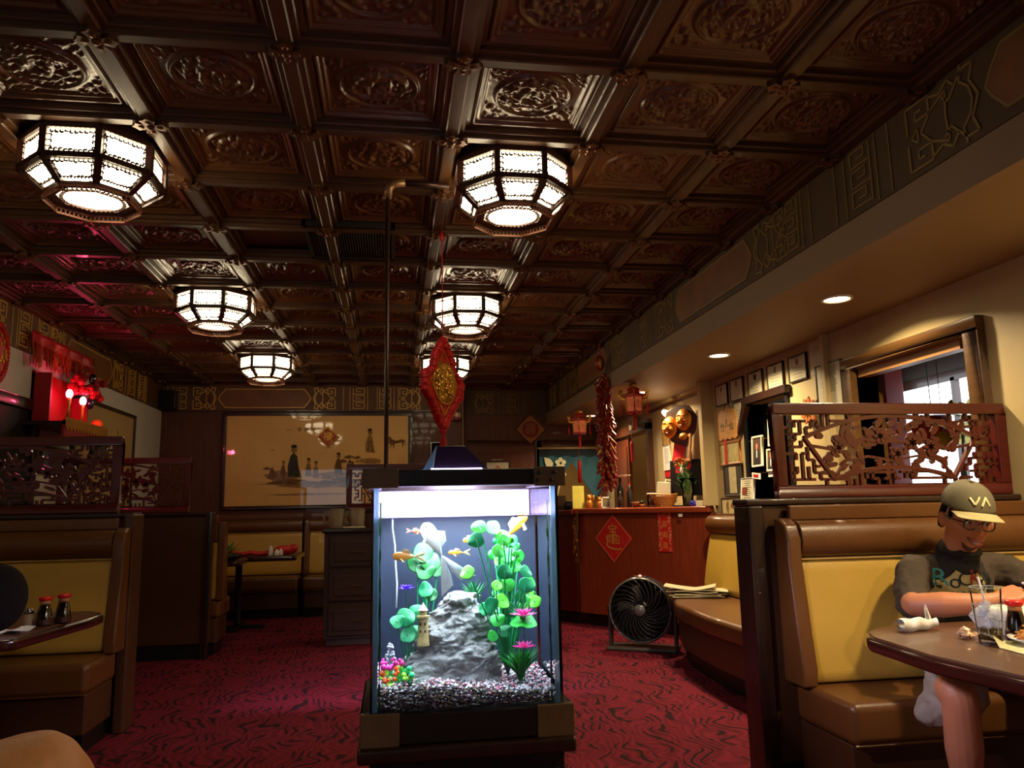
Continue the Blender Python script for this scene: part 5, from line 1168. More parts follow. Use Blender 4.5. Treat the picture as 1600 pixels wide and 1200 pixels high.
# items on the counter ------------------------------------------------
def at(s, off, z=1.165): return on_counter(s, off, z)
t = thing('wicker_basket', 'round woven wicker basket with paper bags on the counter', 'basket', at(1.02, .12))
m_wick = M('wicker', (190, 126, 56), .5, bump=.4, bscale=80, var=.2)
for i in range(9):
    z = .008+.011*i; r_ = .075+.045*(i/8)**.8; b = MB(); n_ = 36
    b.tube([( (r_+.003*math.sin(j*PI+(i % 2)*PI))*math.cos(2*PI*j/n_), (r_+.003*math.cos(j*PI+(i % 2)*PI))*math.sin(2*PI*j/n_), z) for j in range(n_+1)], .0062, 5); b.build('woven_band', m_wick, t, smooth=True)
b = MB()
for j in range(18): a = 2*PI*j/18; b.tube([(.073*math.cos(a), .073*math.sin(a), 0), (.1*math.cos(a), .1*math.sin(a), .05), (.123*math.cos(a), .123*math.sin(a), .105)], .004, 4)
b.build('upright_stake', m_wick, t); b = MB(); b.lathe([(.001, 0), (.076, 0), (.076, .006), (.001, .006)], 20); b.build('bottom', m_wick, t)
b = MB(); b.tube([(.128*math.cos(2*PI*j/30), .128*math.sin(2*PI*j/30), .11+.012*abs(math.cos(2*PI*j/30))) for j in range(31)], .008, 6); b.build('rim', m_wick, t, smooth=True)
x, y, z = at(1.02, .12, 1.25)
for i, (dx, dz, rr, w_, h_, m_) in enumerate(((-.02, .0, .1, .13, .15, m_paper), (.05, -.01, -.25, .12, .13, m_paperw), (.03, .05, .3, .09, .12, m_paper), (.075, .07, -.5, .07, .06, M('note_yellow', (226, 206, 110), .6)))):
    b = MB(); b.box((-w_/2, -.008, -.05), (w_/2, .008, h_), rot=(.1*i-.1, 0, 0)); o = b.build('paper_packet', m_, loc=(x+dx, y+.015*i-.02, z+dz), rot=(0, rr, .3*i-.4), bevel=.003)
    tag(o, ['white folded packet at the left in the wicker basket', 'white paper packet at the centre of the wicker basket', 'tall cream packet behind the others in the wicker basket', 'small yellow note tucked on top in the wicker basket'][i], 'packet', 'papers in the basket')
# vase with bamboo
t = thing('glass_vase', 'clear glass vase with green bamboo stalks on the counter', 'vase', at(1.28, .13))
b = MB(); b.lathe([(.045, 0), (.052, .008), (.050, .06), (.062, .16), (.075, .26), (.073, .26), (.058, .15), (.046, .03), (.001, .02)], 24); b.build('body', m_glass, t, smooth=True)
b = MB(); b.lathe([(.045, .02), (.052, .14), (.001, .14)], 20); b.build('water_fill', M('vase_water', (120, 120, 70), .1, alpha=.45, coat=.5), t, smooth=True)
rnd = random.Random(8)
for i in range(8):
    a = rnd.uniform(0, 2*PI); h_ = rnd.uniform(.22, .46); q = Vector((math.cos(a)*.05, math.sin(a)*.03, h_)); b = MB(); b.tube([(-q.x*.4, -q.y*.4, .02), q*.5, q], .0055, 6); b.build('stalk', M('bamboo_green', (84, 116, 52), .4), t, smooth=True)
    for j in range(6):
        a2 = rnd.uniform(0, 2*PI); z0 = h_*rnd.uniform(.55, 1); c = Vector((q.x*z0/h_, q.y*z0/h_, z0)); d = Vector((math.cos(a2)*.7, math.sin(a2)*.4, .6)).normalized(); s = d.cross(Vector((0, 1, 0))).normalized(); L = rnd.uniform(.07, .13)
        b = MB(); b.add([c, c+d*L*.5+s*.009, c+d*L-Vector((0, 0, .012)), c+d*L*.5-s*.009], [(0, 1, 2, 3)]); b.build('leaf', M('bamboo_leaf', (58, 92, 44), .5, var=.2), t, solid=.001)
b = MB(); b.ball((-.055, -.02, .33), (.015, .012, .035), 10, 8); b.build('white_bud', m_paperw, t, smooth=True)
# monitor
t = thing('black_monitor', 'black computer monitor seen from behind at the wall end of the counter', 'monitor', (2.74, 6.98, 1.165), -.9)
b = MB(); b.box((-.16, -.02, .10), (.16, .02, .44)); b.build('screen_back', m_black, t, bevel=.012); b = MB(); b.box((-.03, -.01, .01), (.03, .02, .14)); b.build('neck', m_black, t); b = MB(); b.box((-.11, -.07, 0), (.11, .08, .014)); b.build('stand', m_black, t, bevel=.004)
t = thing('small_blue_pot', 'tiny cobalt blue pot at the foot of the monitor', 'pot', at(1.40, .03)); b = MB(); b.lathe([(.018, 0), (.026, .015), (.026, .04), (.020, .052), (.001, .045)], 16); b.build('body', M('cobalt', (30, 30, 170), .2, coat=.8), t, smooth=True)
def box_item(name, label, cat, s, off, size, mat, rot=0, z=1.165, bev=.003):
    b = MB(); x, y, zz = size; b.box((-x/2, -y/2, 0), (x/2, y/2, zz)); return tag(b.build(name, mat, loc=at(s, off, z), rot=(0, 0, rot), bevel=bev), label, cat)
box_item('card_stack', 'stack of printed cards beside the blue pot on the counter', 'cards', 1.50, .05, (.12, .07, .05), m_paper, .3)
box_item('napkin_dispenser', 'tall pale yellow card standing on the side counter by the curtain', 'sign', -.03, .05, (.13, .012, .235), M('yellow_card', (206, 196, 84), .6), .1)
b = MB(); b.box((-.05, -.02, 0), (.05, .0, .13)); 
t = thing('small_photo_stand', 'small white photo stand on the counter left of the firecrackers', 'frame', at(.34, .06))
b = MB()
for a, c in (((-.05, -.006, 0), (.05, .006, .012)), ((-.05, -.006, .10), (.05, .006, .112)), ((-.05, -.006, 0), (-.038, .006, .112)), ((.038, -.006, 0), (.05, .006, .112))): b.box(a, c)
b.build('frame', m_paperw, t); b = MB(); b.box((-.038, -.002, .012), (.038, .004, .10)); b.build('photo', M('photo_tan', (110, 96, 70), .5), t)
def bottle(label, s, off, h_, r_, mat, capm):
    t = thing('tall_dark_bottle', label, 'bottle', at(s, off), 0, 'dark bottles behind the firecrackers')
    b = MB(); b.lathe([(r_*.9, 0), (r_, .01), (r_, h_*.6), (r_*.4, h_*.75), (r_*.35, h_*.95)], 16); b.build('body', mat, t, smooth=True); b = MB(); b.lathe([(r_*.42, h_*.95), (r_*.42, h_), (r_*.1, h_)], 12); b.build('cap', capm, t)
bottle('tall black bottle left of the firecrackers on the counter', .50, .10, .30, .036, m_black, m_dkwood); bottle('slim black bottle right of the tall one by the firecrackers', .60, .12, .24, .028, m_black, m_redp); bottle('short black bottle in front of the firecrackers', .56, .02, .17, .026, M('bottle_brown', (40, 20, 14), .15, coat=.5), m_black)
t = thing('counter_cap', 'white dish resting on the dark bottles by the firecrackers', 'dish', at(.55, .09, 1.468)); b = MB(); b.lathe([(.03, 0), (.07, .014), (.075, .018), (.03, .006)], 20); b.build('plate', m_paperw, t, smooth=True)
t = thing('clay_bowl', 'reddish clay bowl with a paper tag on the counter right of the firecrackers', 'bowl', at(.74, .06)); b = MB(); b.lathe([(.03, 0), (.055, .03), (.062, .055), (.057, .055), (.03, .012)], 20); b.build('body', M('clay', (140, 74, 40), .5), t, smooth=True)
t = thing('glass_jar', 'clear glass jar with a white lid left of the wicker basket', 'jar', at(.87, .12)); b = MB(); b.lathe([(.04, 0), (.045, .01), (.045, .10), (.038, .12), (.036, .12), (.042, .1), (.04, .02), (.001, .015)], 20); b.build('body', m_glass, t, smooth=True); b = MB(); b.lathe([(.048, .122), (.05, .135), (.001, .137)], 20); b.build('lid', m_paperw, t, smooth=True)
b = MB(); b.ball((0, 0, .045), (.034, .034, .03), 10, 8); b.build('sweets', M('sweets_brown', (110, 50, 30), .4, bump=.5, bscale=100), t, smooth=True)
t = thing('dark_cactus', 'small dark spiky plant in a pot on the counter before the glass jar', 'plant', at(.82, .03)); b = MB(); b.lathe([(.02, 0), (.028, .03), (.001, .028)], 14); b.build('pot', M('clay', (140, 74, 40)), t, smooth=True)
for j in range(14): a = 2*PI*j/14; b = MB(); b.add([(0, .0, .028), (.02*math.cos(a+.2), .02*math.sin(a+.2), .05), (.036*math.cos(a), .036*math.sin(a), .07), (.02*math.cos(a-.2), .02*math.sin(a-.2), .05)], [(0, 1, 2, 3)]); b.build('leaf', M('dark_leaf', (30, 44, 26), .5), t, solid=.002)
m_gilt = M('gilt_figure', (206, 130, 50), .3, metal=.6, bump=.4, bscale=60)
for i, (s, off, sc) in enumerate(((.08, .10, 1.0), (.20, .12, .85))):
    t = thing('gilt_cat_figurine', ['larger golden figurine at the left end of the counter', 'smaller golden figurine with raised paw beside the larger one'][i], 'figurine', at(s, off)); t.scale = (sc, sc, sc)
    b = MB(); b.ball((0, 0, .045), (.036, .030, .048), 14, 10); b.build('body', m_gilt, t, smooth=True); b = MB(); b.ball((0, -.004, .108), (.028, .026, .026), 12, 10)
    for q in (-1, 1): b.lathe([(.010, .125), (.001, .148)], 8, (q*.017, 0, 0))
    b.build('head', m_gilt, t, smooth=True); b = MB(); b.tube([(.03, -.01, .07), (.042, -.02, .10), (.038, -.02, .135)], [.012, .011, .012], 8); b.build('raised_paw', m_gilt, t, smooth=True)
t = thing('magazine_rack', 'tiered rack of dark leaflets on the side counter', 'rack', (1.78, 8.15, 1.15))
for i in range(4): b = MB(); b.box((-.07, -.01+.03*i, 0), (.07, .0+.03*i, .05+.035*i)); b.build('tier', m_dkwood, t)
b = MB(); b.ball((.09, -.02, .05), (.06, .04, .05), 8, 6); b.build('dark_bundle', m_black, t)
t = thing('lucky_scroll', 'golden brown figure-patterned hanging strip at the corner of the counter', 'decoration', on_counter(-.02, -.02, .87), ca-.5)
b = MB(); b.grid(lambda u, v: (-.07+.14*u+.01*math.sin(6*v), .006*math.sin(10*v), .27-.52*v), 6, 30); b.build('cloth', M('strip_brown', (120, 74, 36), .5, var=.4, vscale=14), t, solid=.003)
rnd = random.Random(14); b = MB()
for i in range(22): b.ball((rnd.uniform(-.05, .06), -.010, rnd.uniform(-.22, .25)), (rnd.uniform(.01, .025), .006, rnd.uniform(.01, .03)), 8, 5)
b.build('gilt_figures', m_gilt, t, smooth=True)

# ================================================================= FAN
t = thing('floor_fan', 'round black floor fan on a grey stand in front of the counter', 'fan', (2.07, 6.42, 0), -.52)
FR = .255; zc = .325
def circ(r_, y, n_=40): return [(r_*math.cos(2*PI*i/n_), y, zc+r_*math.sin(2*PI*i/n_)) for i in range(n_+1)]
b = MB(); b.T = Matrix.Translation((0, 0, zc)) @ Matrix.Rotation(PI/2, 4, 'X'); b.lathe([(FR, .09), (FR+.012, .07), (FR+.012, -.06), (FR-.02, -.10), (FR-.03, -.10), (FR-.006, -.06), (FR-.006, .09)], 48, cap=False); b.build('housing', M('fan_shell', (40, 40, 44), .3, coat=.3), t, smooth=True)
b = MB(); b.tube(circ(FR, -.088), .007, 6); b.build('front_ring', M('fan_ring', (96, 96, 100), .3), t, smooth=True)
for i in range(26):
    a = 2*PI*i/26; P_ = [((.045+(FR-.05)*q)*math.cos(a+1.0*q), -.098-.012*math.sin(PI*q), zc+(.045+(FR-.05)*q)*math.sin(a+1.0*q)) for q in [j/6 for j in range(7)]]
    b = MB(); b.tube(P_, .003, 5); b.build('grille_rib', M('fan_rib', (46, 46, 50), .3), t, smooth=True)
b = MB(); b.T = Matrix.Translation((0, -.10, zc)) @ Matrix.Rotation(PI/2, 4, 'X'); b.lathe([(.048, -.01), (.048, .006), (.040, .014), (.001, .016)], 24); b.build('hub_cap', M('fan_hub', (120, 120, 124), .25, metal=.5), t, smooth=True)
for k in range(5):
    a = 2*PI*k/5; b = MB(); b.grid(lambda u, v: ((.04+.18*u)*math.cos(a+.5*v+.3*u), -.03-.04*v, zc+(.04+.18*u)*math.sin(a+.5*v+.3*u)), 5, 4); b.build('blade', m_black, t, solid=.003, smooth=True)
b = MB(); b.T = Matrix.Translation((0, .02, zc)) @ Matrix.Rotation(PI/2, 4, 'X'); b.lathe([(.07, -.06), (.07, .05), (.03, .06)], 20); b.build('motor', m_black, t, smooth=True)
b = MB(); b.tube([(FR*math.cos(q), .10, zc+FR*math.sin(q)) for q in [PI*j/12 for j in range(13)]], .006, 6); 
for j in range(9): b.bar((0, .10, zc), (FR*math.cos(PI*j/4), .09, zc+FR*math.sin(PI*j/4)), .006, .006)
b.build('rear_guard', m_black, t)
b = MB(); b.T = Matrix.Translation((0, .08, zc)) @ Matrix.Rotation(PI/2, 4, 'X'); b.lathe([(FR-.01, 0), (.001, 0)], 32, cap=False); b.build('dark_backing_disc', m_black, t)  # black disc added behind the blades to make the inside look dark
m_fst = M('fan_stand', (66, 62, 58), .4)
for s in (-1, 1): b = MB(); b.prism([(s*.262, -.04), (s*.285, -.04), (s*.285, .05), (s*.262, .05)], .03, zc+.03); b.build('stand_arm', m_fst, t, bevel=.006)
for s in (-1, 1): b = MB(); b.T = Matrix.Translation((s*.272, 0, zc)) @ Matrix.Rotation(PI/2, 4, 'Y'); b.lathe([(.022, -.022), (.022, .022)], 16); b.build('pivot_knob', m_steel, t, smooth=True)
b = MB(); b.box((-.29, -.13, 0), (.29, .12, .03)); b.build('base', m_fst, t, bevel=.01)
b = MB(); b.ball((0, -.02, zc+FR+.018), (.014, .010, .010), 10, 6); b.build('power_light', M('led_red', (255, 60, 50), .3, emit=6, ecol=(1, .15, .1), var=0), t, smooth=True)
b = MB(); b.box((-.06, -.03, zc+FR+.006), (.06, .03, zc+FR+.016)); b.build('control_pad', m_black, t, bevel=.004)

# ================================================================= WAITING BENCH along the right wall
t = thing('waiting_bench', 'cream and brown vinyl bench with rounded seat along the right wall', 'bench', (0, 0, 0))
seatp = [(2.78, 3.40), (2.25, 3.40), (2.10, 3.7), (2.06, 4.3), (2.04, 5.0), (2.10, 5.7), (2.22, 6.1), (2.42, 6.36), (2.66, 6.44), (2.78, 6.44)]
def inset(ps, k): cx, cy = 2.78, 5.0; return [(cx+(x-cx)*k, cy+(y-cy)*(1-(1-k)*.3)) for x, y in ps]
b = MB(); b.prism(inset(seatp, .93), .12, .33); b.build('base', m_vinyld, t, bevel=.01); b = MB(); b.prism(inset(seatp, .86), 0, .12); b.build('toe_kick', m_black, t)
b = MB(); b.prism(seatp, .33, .455); b.build('seat', m_vinyl, t, bevel=.035, seg=4)
def wb(prof, y0, y1): b = MB(); b.T = Matrix.Rotation(PI/2, 4, 'Z') @ Matrix.Identity(4); k = len(prof); b.T = None; vs_ = [(2.78+x, y0, z) for x, z in prof]+[(2.78+x, y1, z) for x, z in prof]; b.add(vs_, [tuple(range(k)), tuple(range(2*k-1, k-1, -1))]+[(i, (i+1) % k, (i+1) % k+k, i+k) for i in range(k)]); return b
b = wb([(0, .46), (-.14, .46), (-.15, .52), (-.11, .75), (-.07, .93), (0, .93)], 3.42, 6.42); b.build('back_cushion', m_creamv, t, bevel=.012, seg=3)
b = wb([(0, .935)]+[(-.05-.055*math.cos(a), 1.01+.075*math.sin(a)) for a in [-PI/2+PI*i/10 for i in range(11)]]+[(0, 1.085)], 3.42, 6.44); b.build('headrest_roll', m_vinyl, t, bevel=.003)
b = wb([(.06, .0), (0, .0), (0, 1.10), (.06, 1.10)], 3.40, 6.46); b.build('back_board', m_vinyl, t, bevel=.006)
# newspapers
t = thing('newspaper_pile', 'loosely folded newspapers on the waiting bench beside the fan', 'newspaper', (2.40, 6.02, .460), -.35)
rnd = random.Random(17)
m_news = M('newsprint', (196, 184, 150), .7, var=.2, vscale=30)
for i in range(6):
    ph = rnd.uniform(0, 6); b = MB(); b.grid(lambda u, v: (-.20+.40*u+.01*i*(-1)**i, -.12+.24*v, .006+.010*i+.012*abs(math.sin(3*u+ph))*(i > 2)+.02*(i == 5)*(u-.5)**2*4), 10, 5); b.build('sheet', m_news, t, solid=.004, rot=(0, 0, rnd.uniform(-.15, .15)))

# ================================================================= RIGHT WALL PICTURES  (mounted on the wall, facing -x)
def frame_on_wall(name, label, y, z, w, h, fr=.012, x=None, fm=None, sheet=None, cat='certificate', group=None, tilt=0, seal=False, deep=.018):
    X_ = XR-.002 if x is None else x
    t = thing(name, label, cat, (X_, y, z), 0, group, rot=(tilt, 0, -PI/2)); fm = fm or m_dkwood
    b = MB()
    for a, c in (((-w/2, -deep, -h/2), (w/2, 0, -h/2+fr)), ((-w/2, -deep, h/2-fr), (w/2, 0, h/2)), ((-w/2, -deep, -h/2+fr), (-w/2+fr, 0, h/2-fr)), ((w/2-fr, -deep, -h/2+fr), (w/2, 0, h/2-fr))): b.box(a, c)
    b.build('frame', fm, t, bevel=.002)
    b = MB(); b.box((-w/2+fr, -deep*.7, -h/2+fr), (w/2-fr, -.002, h/2-fr)); b.build('sheet', sheet or m_cert, t)
    return t
m_cert = M('certificate_paper', (196, 188, 158), .5, var=.04); m_lines = M('print_grey', (120, 112, 92), .6)
def lines(t, w, h, n_, y=-.0135, top=.3, mat=None, seed=1):
    r_ = random.Random(seed); b = MB()
    for i in range(n_): z = h*(top-.07*i*8/n_*1.1); L = w*r_.uniform(.22, .34); b.box((-L, y-.0008, z), (L, y, z+h*.014))
    b.build('printed_lines', mat or m_lines, t)
cn = ['framed certificate at the left end of the top row, hung by the wall corner', 'framed certificate second from the left in the top row', 'framed certificate with a dark crest, third from the left in the top row', 'framed certificate fourth from the left in the top row', 'framed certificate right-hand end of the top row of five']
for i, y in enumerate((6.29, 5.985, 5.645, 5.32, 4.995)):
    t = frame_on_wall('framed_certificate', cn[i], y, 2.125, .245, .19, .010, group='framed certificates on the right wall')
    b = MB(); b.plate(ell(0, .045, .020 if i != 2 else .024, .026, 14), -.0142, -.0127); b.build('crest', m_lines if i != 2 else m_ink, t); lines(t, .22, .19, 5, top=.02, seed=i)
    b = MB(); b.box((-.07, -.0142, .078), (.07, -.0127, .084)); b.build('title_line', m_lines, t)
t = thing('paper_sheet', 'unframed white printed sheet above the larger framed letter', 'paper', (XR-.002, 4.73, 2.15), rot=(0, 0, -PI/2)); b = MB(); b.box((-.11, -.002, -.11), (.11, 0, .11)); b.build('sheet', m_cert, t); lines(t, .2, .2, 6, y=-.002, top=.35)
t = frame_on_wall('framed_letter', 'larger thin-framed printed letter left of the pass-through window', 4.615, 1.94, .30, .30, .008); lines(t, .28, .30, 14, top=.42, seed=5)
t = frame_on_wall('framed_certificate', 'narrow framed certificate below the top row beside the wooden tongue-shaped board', 5.985, 1.895, .17, .25, .010, group='framed certificates on the right wall'); lines(t, .15, .24, 6, top=.2, seed=8)
# carved board with ink figures, framed prints below it, standing on the bench back
t = thing('scalloped_board', 'orange-tan wooden board with scalloped lower edge and ink characters hung on a cord', 'board', (XR-.012, 6.20, 1.86), rot=(0, 0, -PI/2))
pts = [(-.19, -.12)]+[(-.19+.38*i/16, -.12-.018*abs(math.sin(PI*i/4))) for i in range(1, 16)]+[(.19, -.12), (.19, .06), (.13, .12), (-.13, .12), (-.19, .06)]
b = MB(); b.plate(pts, -.012, 0); b.build('board', wood('board_tan', (196, 136, 62), .5, 0, .1), t); b = MB(); b.tube([(-.08, 0, .12), (0, 0, .20), (.08, 0, .12)], .003, 5); b.build('cord', m_dkwood, t)
for i, (ch, x) in enumerate((('竹', -.11), ('人', -.02), ('仙', .07))): text('ink_character', ch, .085, m_ink, t, (x+.02, -.0128, -.03+.03*(i == 1)), (PI/2, 0, 0))
t = frame_on_wall('framed_print', 'tan framed print with a red strip down its front below the scalloped board', 6.20, 1.61, .40, .20, .018, fm=wood('frame_tan', (150, 92, 44), .4), sheet=M('print_cream', (176, 160, 104), .6, var=.25, vscale=14), cat='picture')
b = MB(); b.box((-.08, -.022, -.085), (-.04, -.018, .12)); b.build('red_strip', m_redp, t)
t = frame_on_wall('framed_clipping', 'dark-matted framed clipping standing on the bench back', 6.16, 1.38, .36, .27, .014, sheet=M('mat_dark', (52, 44, 34), .7), cat='picture')
b = MB(); b.box((-.07, -.016, -.11), (.06, -.0125, .11)); b.build('clipping', M('clipping_paper', (186, 170, 126), .7, var=.2, vscale=30), t)
t = frame_on_wall('framed_drawing', 'pale framed figure drawing resting lowest on the bench back', 6.18, 1.165, .36, .14, .008, x=XR-.03, sheet=M('drawing_cream', (196, 180, 126), .6, var=.06), cat='picture')
b = MB(); b.plate(ell(-.06, .0, .022, .05, 10, .4), -.0142, -.0127); b.plate(ell(.04, 0, .03, .03, 10, .5), -.0142, -.0127); b.build('sketch', m_i1, t)
t = frame_on_wall('opened_menu', 'opened printed menu leaflet leaning beside the framed drawing', 5.86, 1.25, .22, .27, .004, x=XR-.03, fm=m_paperw, sheet=m_paper, cat='menu', tilt=-.1); lines(t, .2, .27, 10, top=.4, seed=9)
b = MB(); b.box((-.09, -.0145, .0), (.0, -.0127, .06)); b.build('printed_photo', M('menu_photo', (130, 60, 40), .5, var=.4, vscale=30), t)
# display niche -------------------------------------------------------
t = thing('display_cabinet', 'dark display cabinet with a peaked lintel set into the right wall', 'cabinet', (XR-.02, 5.53, 1.17))
b = MB(); b.box((0, -.35, 0), (.30, .35, .02)); b.box((.28, -.35, 0), (.30, .35, .82)); b.box((0, -.37, 0), (.28, -.33, .82)); b.box((0, .33, 0), (.28, .37, .82)); b.build('carcass', m_black, t)
b = MB(); vs_ = [(-.42, .56), (-.42, .62), (-.28, .86), (.40, .86), (.40, .80), (-.24, .80)]; k = len(vs_)
b.add([(-.03, -y, z) for y, z in vs_]+[(.02, -y, z) for y, z in vs_], [tuple(range(k)), tuple(range(2*k-1, k-1, -1))]+[(i, (i+1) % k, (i+1) % k+k, i+k) for i in range(k)]); b.build('peaked_lintel', m_dkwood, t, bevel=.004)
for z in (.24, .50): b = MB(); b.box((.02, -.33, z), (.27, .33, z+.012)); b.build('shelf', m_dkwood, t)
m_suit, m_skinp = M('photo_suit', (34, 30, 34), .5), M('photo_skin', (170, 110, 80), .5)
def portrait(label, y, z, w, h, x=XR-.04, two=False, mat_=None):
    t = frame_on_wall('portrait_photo', label, y, z, w, h, .014, x=x, fm=m_paper, sheet=mat_ or M('photo_back', (74, 52, 40), .4, var=.3, vscale=12), cat='photograph', group='framed portrait photographs', tilt=-.06)
    for k, xx in enumerate((0,) if not two else (-.045, .045)):
        b = MB(); b.plate([(xx-.045, -h/2+.014), (xx+.045, -h/2+.014), (xx+.035, -.005), (xx, .02), (xx-.035, -.005)], -.0145, -.013); b.build('dark_suit', m_suit, t)
        b = MB(); b.plate(ell(xx, .035, .019, .027, 14), -.0155, -.0145); b.build('face', m_skinp, t); b = MB(); b.plate([(xx-.006, -.05), (xx+.006, -.05), (xx+.008, .005), (xx-.008, .005)], -.0155, -.0145); b.build('shirt_front', m_paperw, t)
portrait('cream-matted portrait photo of a suited figure, upper left in the display cabinet', 5.62, 1.58, .17, .24)
portrait('portrait photo of a suited figure highest in the cabinet beside the carved screen', 5.34, 1.73, .15, .26)
portrait('wide photo of two suited figures above a white caption card', 5.36, 1.50, .22, .17, two=True)
b = MB(); b.box((XR-.05, 5.25, 1.375), (XR-.045, 5.47, 1.425)); tag(b.build('caption_card', m_paperw), 'blank white caption card under the photo of two suited figures', 'card')
b = MB(); b.box((XR-.05, 5.60, 1.37), (XR-.045, 5.74, 1.415), rot=(.1, 0, 0)); b.m = 1; b.box((XR-.053, 5.63, 1.385), (XR-.0505, 5.71, 1.405), rot=(.1, 0, 0)); tag(b.build('name_card', [m_paperw, m_redp]), 'small white card with a red panel in the display cabinet', 'card')
b = MB(); b.box((XR-.05, 5.26, 1.60), (XR-.04, 5.42, 1.645)); tag(b.build('red_leaflet', M('leaflet_red', (176, 50, 24), .4, var=.5, vscale=30)), 'red and yellow leaflet between two portrait photographs', 'leaflet')
# far right wall group above the counter ------------------------------
t = thing('mask_board', 'dark lacquer board with two golden laughing masks hung on the right wall', 'mask', (XR-.14, 6.98, 1.94), rot=(0, 0, -PI/2+.62))
b = MB(); b.plate([(-.02, .19), (.12, .17), (.20, .06), (.18, -.06), (.06, -.22), (-.10, -.16), (-.17, .0), (-.14, .13)], -.014, 0); b.build('board', m_dkwood, t, bevel=.004)
b = MB(); b.tube([(-.06, -.005, .15), (.0, -.005, .29), (.08, -.005, .17)], .003, 5); b.build('cord', m_dkwood, t)
def maskf(x, z, s, nm):
    b = MB(); b.ball((x, -.02, z), (.085*s, .05, .105*s), 18, 14); b.ball((x, -.07, z-.01*s), (.018*s, .022, .024*s), 10, 8)
    for q in (-1, 1): b.ball((x+q*.035*s, -.055, z-.02*s), (.026*s, .02, .02*s), 8, 6); b.tube([(x+q*.015*s, -.066, z+.035*s), (x+q*.035*s, -.066, z+.045*s), (x+q*.055*s, -.058, z+.034*s)], .005*s, 6)
    b.build(nm, m_gilt, t, smooth=True); b = MB(); b.tube([(x-.04*s, -.058, z-.04*s), (x, -.070, z-.062*s), (x+.04*s, -.058, z-.04*s)], [.003, .008*s, .003], 8); b.build('mask_mouth', M('mask_mouth', (90, 24, 16), .4), t, smooth=True)
maskf(-.10, -.02, 1.0, 'left_mask'); maskf(.06, .04, 1.0, 'right_mask')
b = MB(); b.ball((.05, -.03, -.12), (.05, .03, .035), 10, 8); b.build('gilt_tassel_knot', m_gilt, t, smooth=True)
t = thing('red_fish_pendant', 'bright red and gold pendant hanging below the golden masks', 'ornament', (XR-.14, 7.0, 1.66), rot=(0, 0, -PI/2+.62))
b = MB(); b.plate([(-.05, .18), (.06, .18), (.09, -.02), (.11, -.12), (.07, -.18), (-.07, -.18), (-.11, -.10), (-.08, 0)], -.012, 0); b.build('panel', M('pendant_pink_red', (206, 26, 50), .4), t, bevel=.003)
b = MB()
for i in range(26): a = rnd.uniform(0, 2*PI); q = rnd.uniform(0, .07); b.ball((q*math.cos(a), -.014, -.09+q*math.sin(a)*.9), (.010, .006, .010), 6, 4)
b.build('gilding', m_gfoil, t)
t = frame_on_wall('bulletin_sheet', 'white printed sheet hanging below a brown scroll near the far side doorway', 7.72, 1.67, .20, .26, .004, fm=m_paper, sheet=m_paperw, cat='paper'); lines(t, .2, .26, 8, top=.35, seed=3)
t = frame_on_wall('brown_scroll', 'faded brown scroll picture under a small spotlight near the far side doorway', 7.72, 1.94, .20, .28, .004, fm=m_cas, sheet=M('scroll_brown', (160, 118, 60), .6, var=.35, vscale=14), cat='picture')
b = MB(); b.box((XR-.01, 7.62, 1.47), (XR-.004, 7.82, 1.535)); tag(b.build('red_card', m_redp), 'plain red card below the white printed sheet', 'card')
b = MB(); b.T = Matrix.Translation((XR-.06, 7.50, 2.10)) @ Matrix.Rotation(-1.0, 4, 'Y'); b.lathe([(.035, 0), (.035, .03), (.02, .07), (.001, .075)], 14); t = tag(b.build('picture_spotlight', M('spot_enamel', (226, 210, 170), .3, emit=2.0, ecol=(1, .8, .5)), smooth=True), 'small pale clip spotlight shining beside the faded brown scroll', 'lamp')
point('picture_spot', (XR-.16, 7.52, 2.06), 1.6, WARM, .02)
frame_on_wall('slim_poster', 'slim pale framed sheet high beside the wall corner', 6.72, 2.02, .15, .26, .008, fm=m_paper, sheet=M('slim_grey', (160, 158, 150), .4), cat='picture')
t = frame_on_wall('landscape_picture', 'dark-framed blue landscape picture left of the wall corner', 6.70, 1.78, .17, .26, .016, sheet=M('landscape_blue', (110, 126, 130), .4, var=.5, vscale=10), cat='picture')
t = frame_on_wall('carved_plaque', 'brown rounded wooden plaque leaning above the monitor', 6.90, 1.71, .16, .26, .030, x=XR-.10, fm=wood('plaque_brown', (140, 94, 56), .4), sheet=M('plaque_centre', (120, 100, 76), .5, var=.3), cat='plaque', tilt=-.1)
b = MB(); b.plate([(-.12, -.36), (.12, -.36), (.16, .02), (.10, .26), (-.02, .16), (-.06, .0)], -.015, 0); o = b.build('tall_dark_board', m_mahog, loc=(XR-.004, 7.22, 1.60), rot=(0, 0, -PI/2)); tag(o, 'tall reddish dark board behind the vase and red pendant', 'board')
t = thing('maple_garland', 'bronze leaf garland sticking up behind the right-hand carved screen', 'decoration', (XR-.03, 4.86, 1.80))
for i in range(9): a = 2*PI*i/9; b = MB(); leaf(b, 0, 0, .10, .025, a, -.01, 0); o = b.build('leaf', M('bronze_leaf', (176, 98, 40), .5), t, rot=(0, 0, -PI/2))
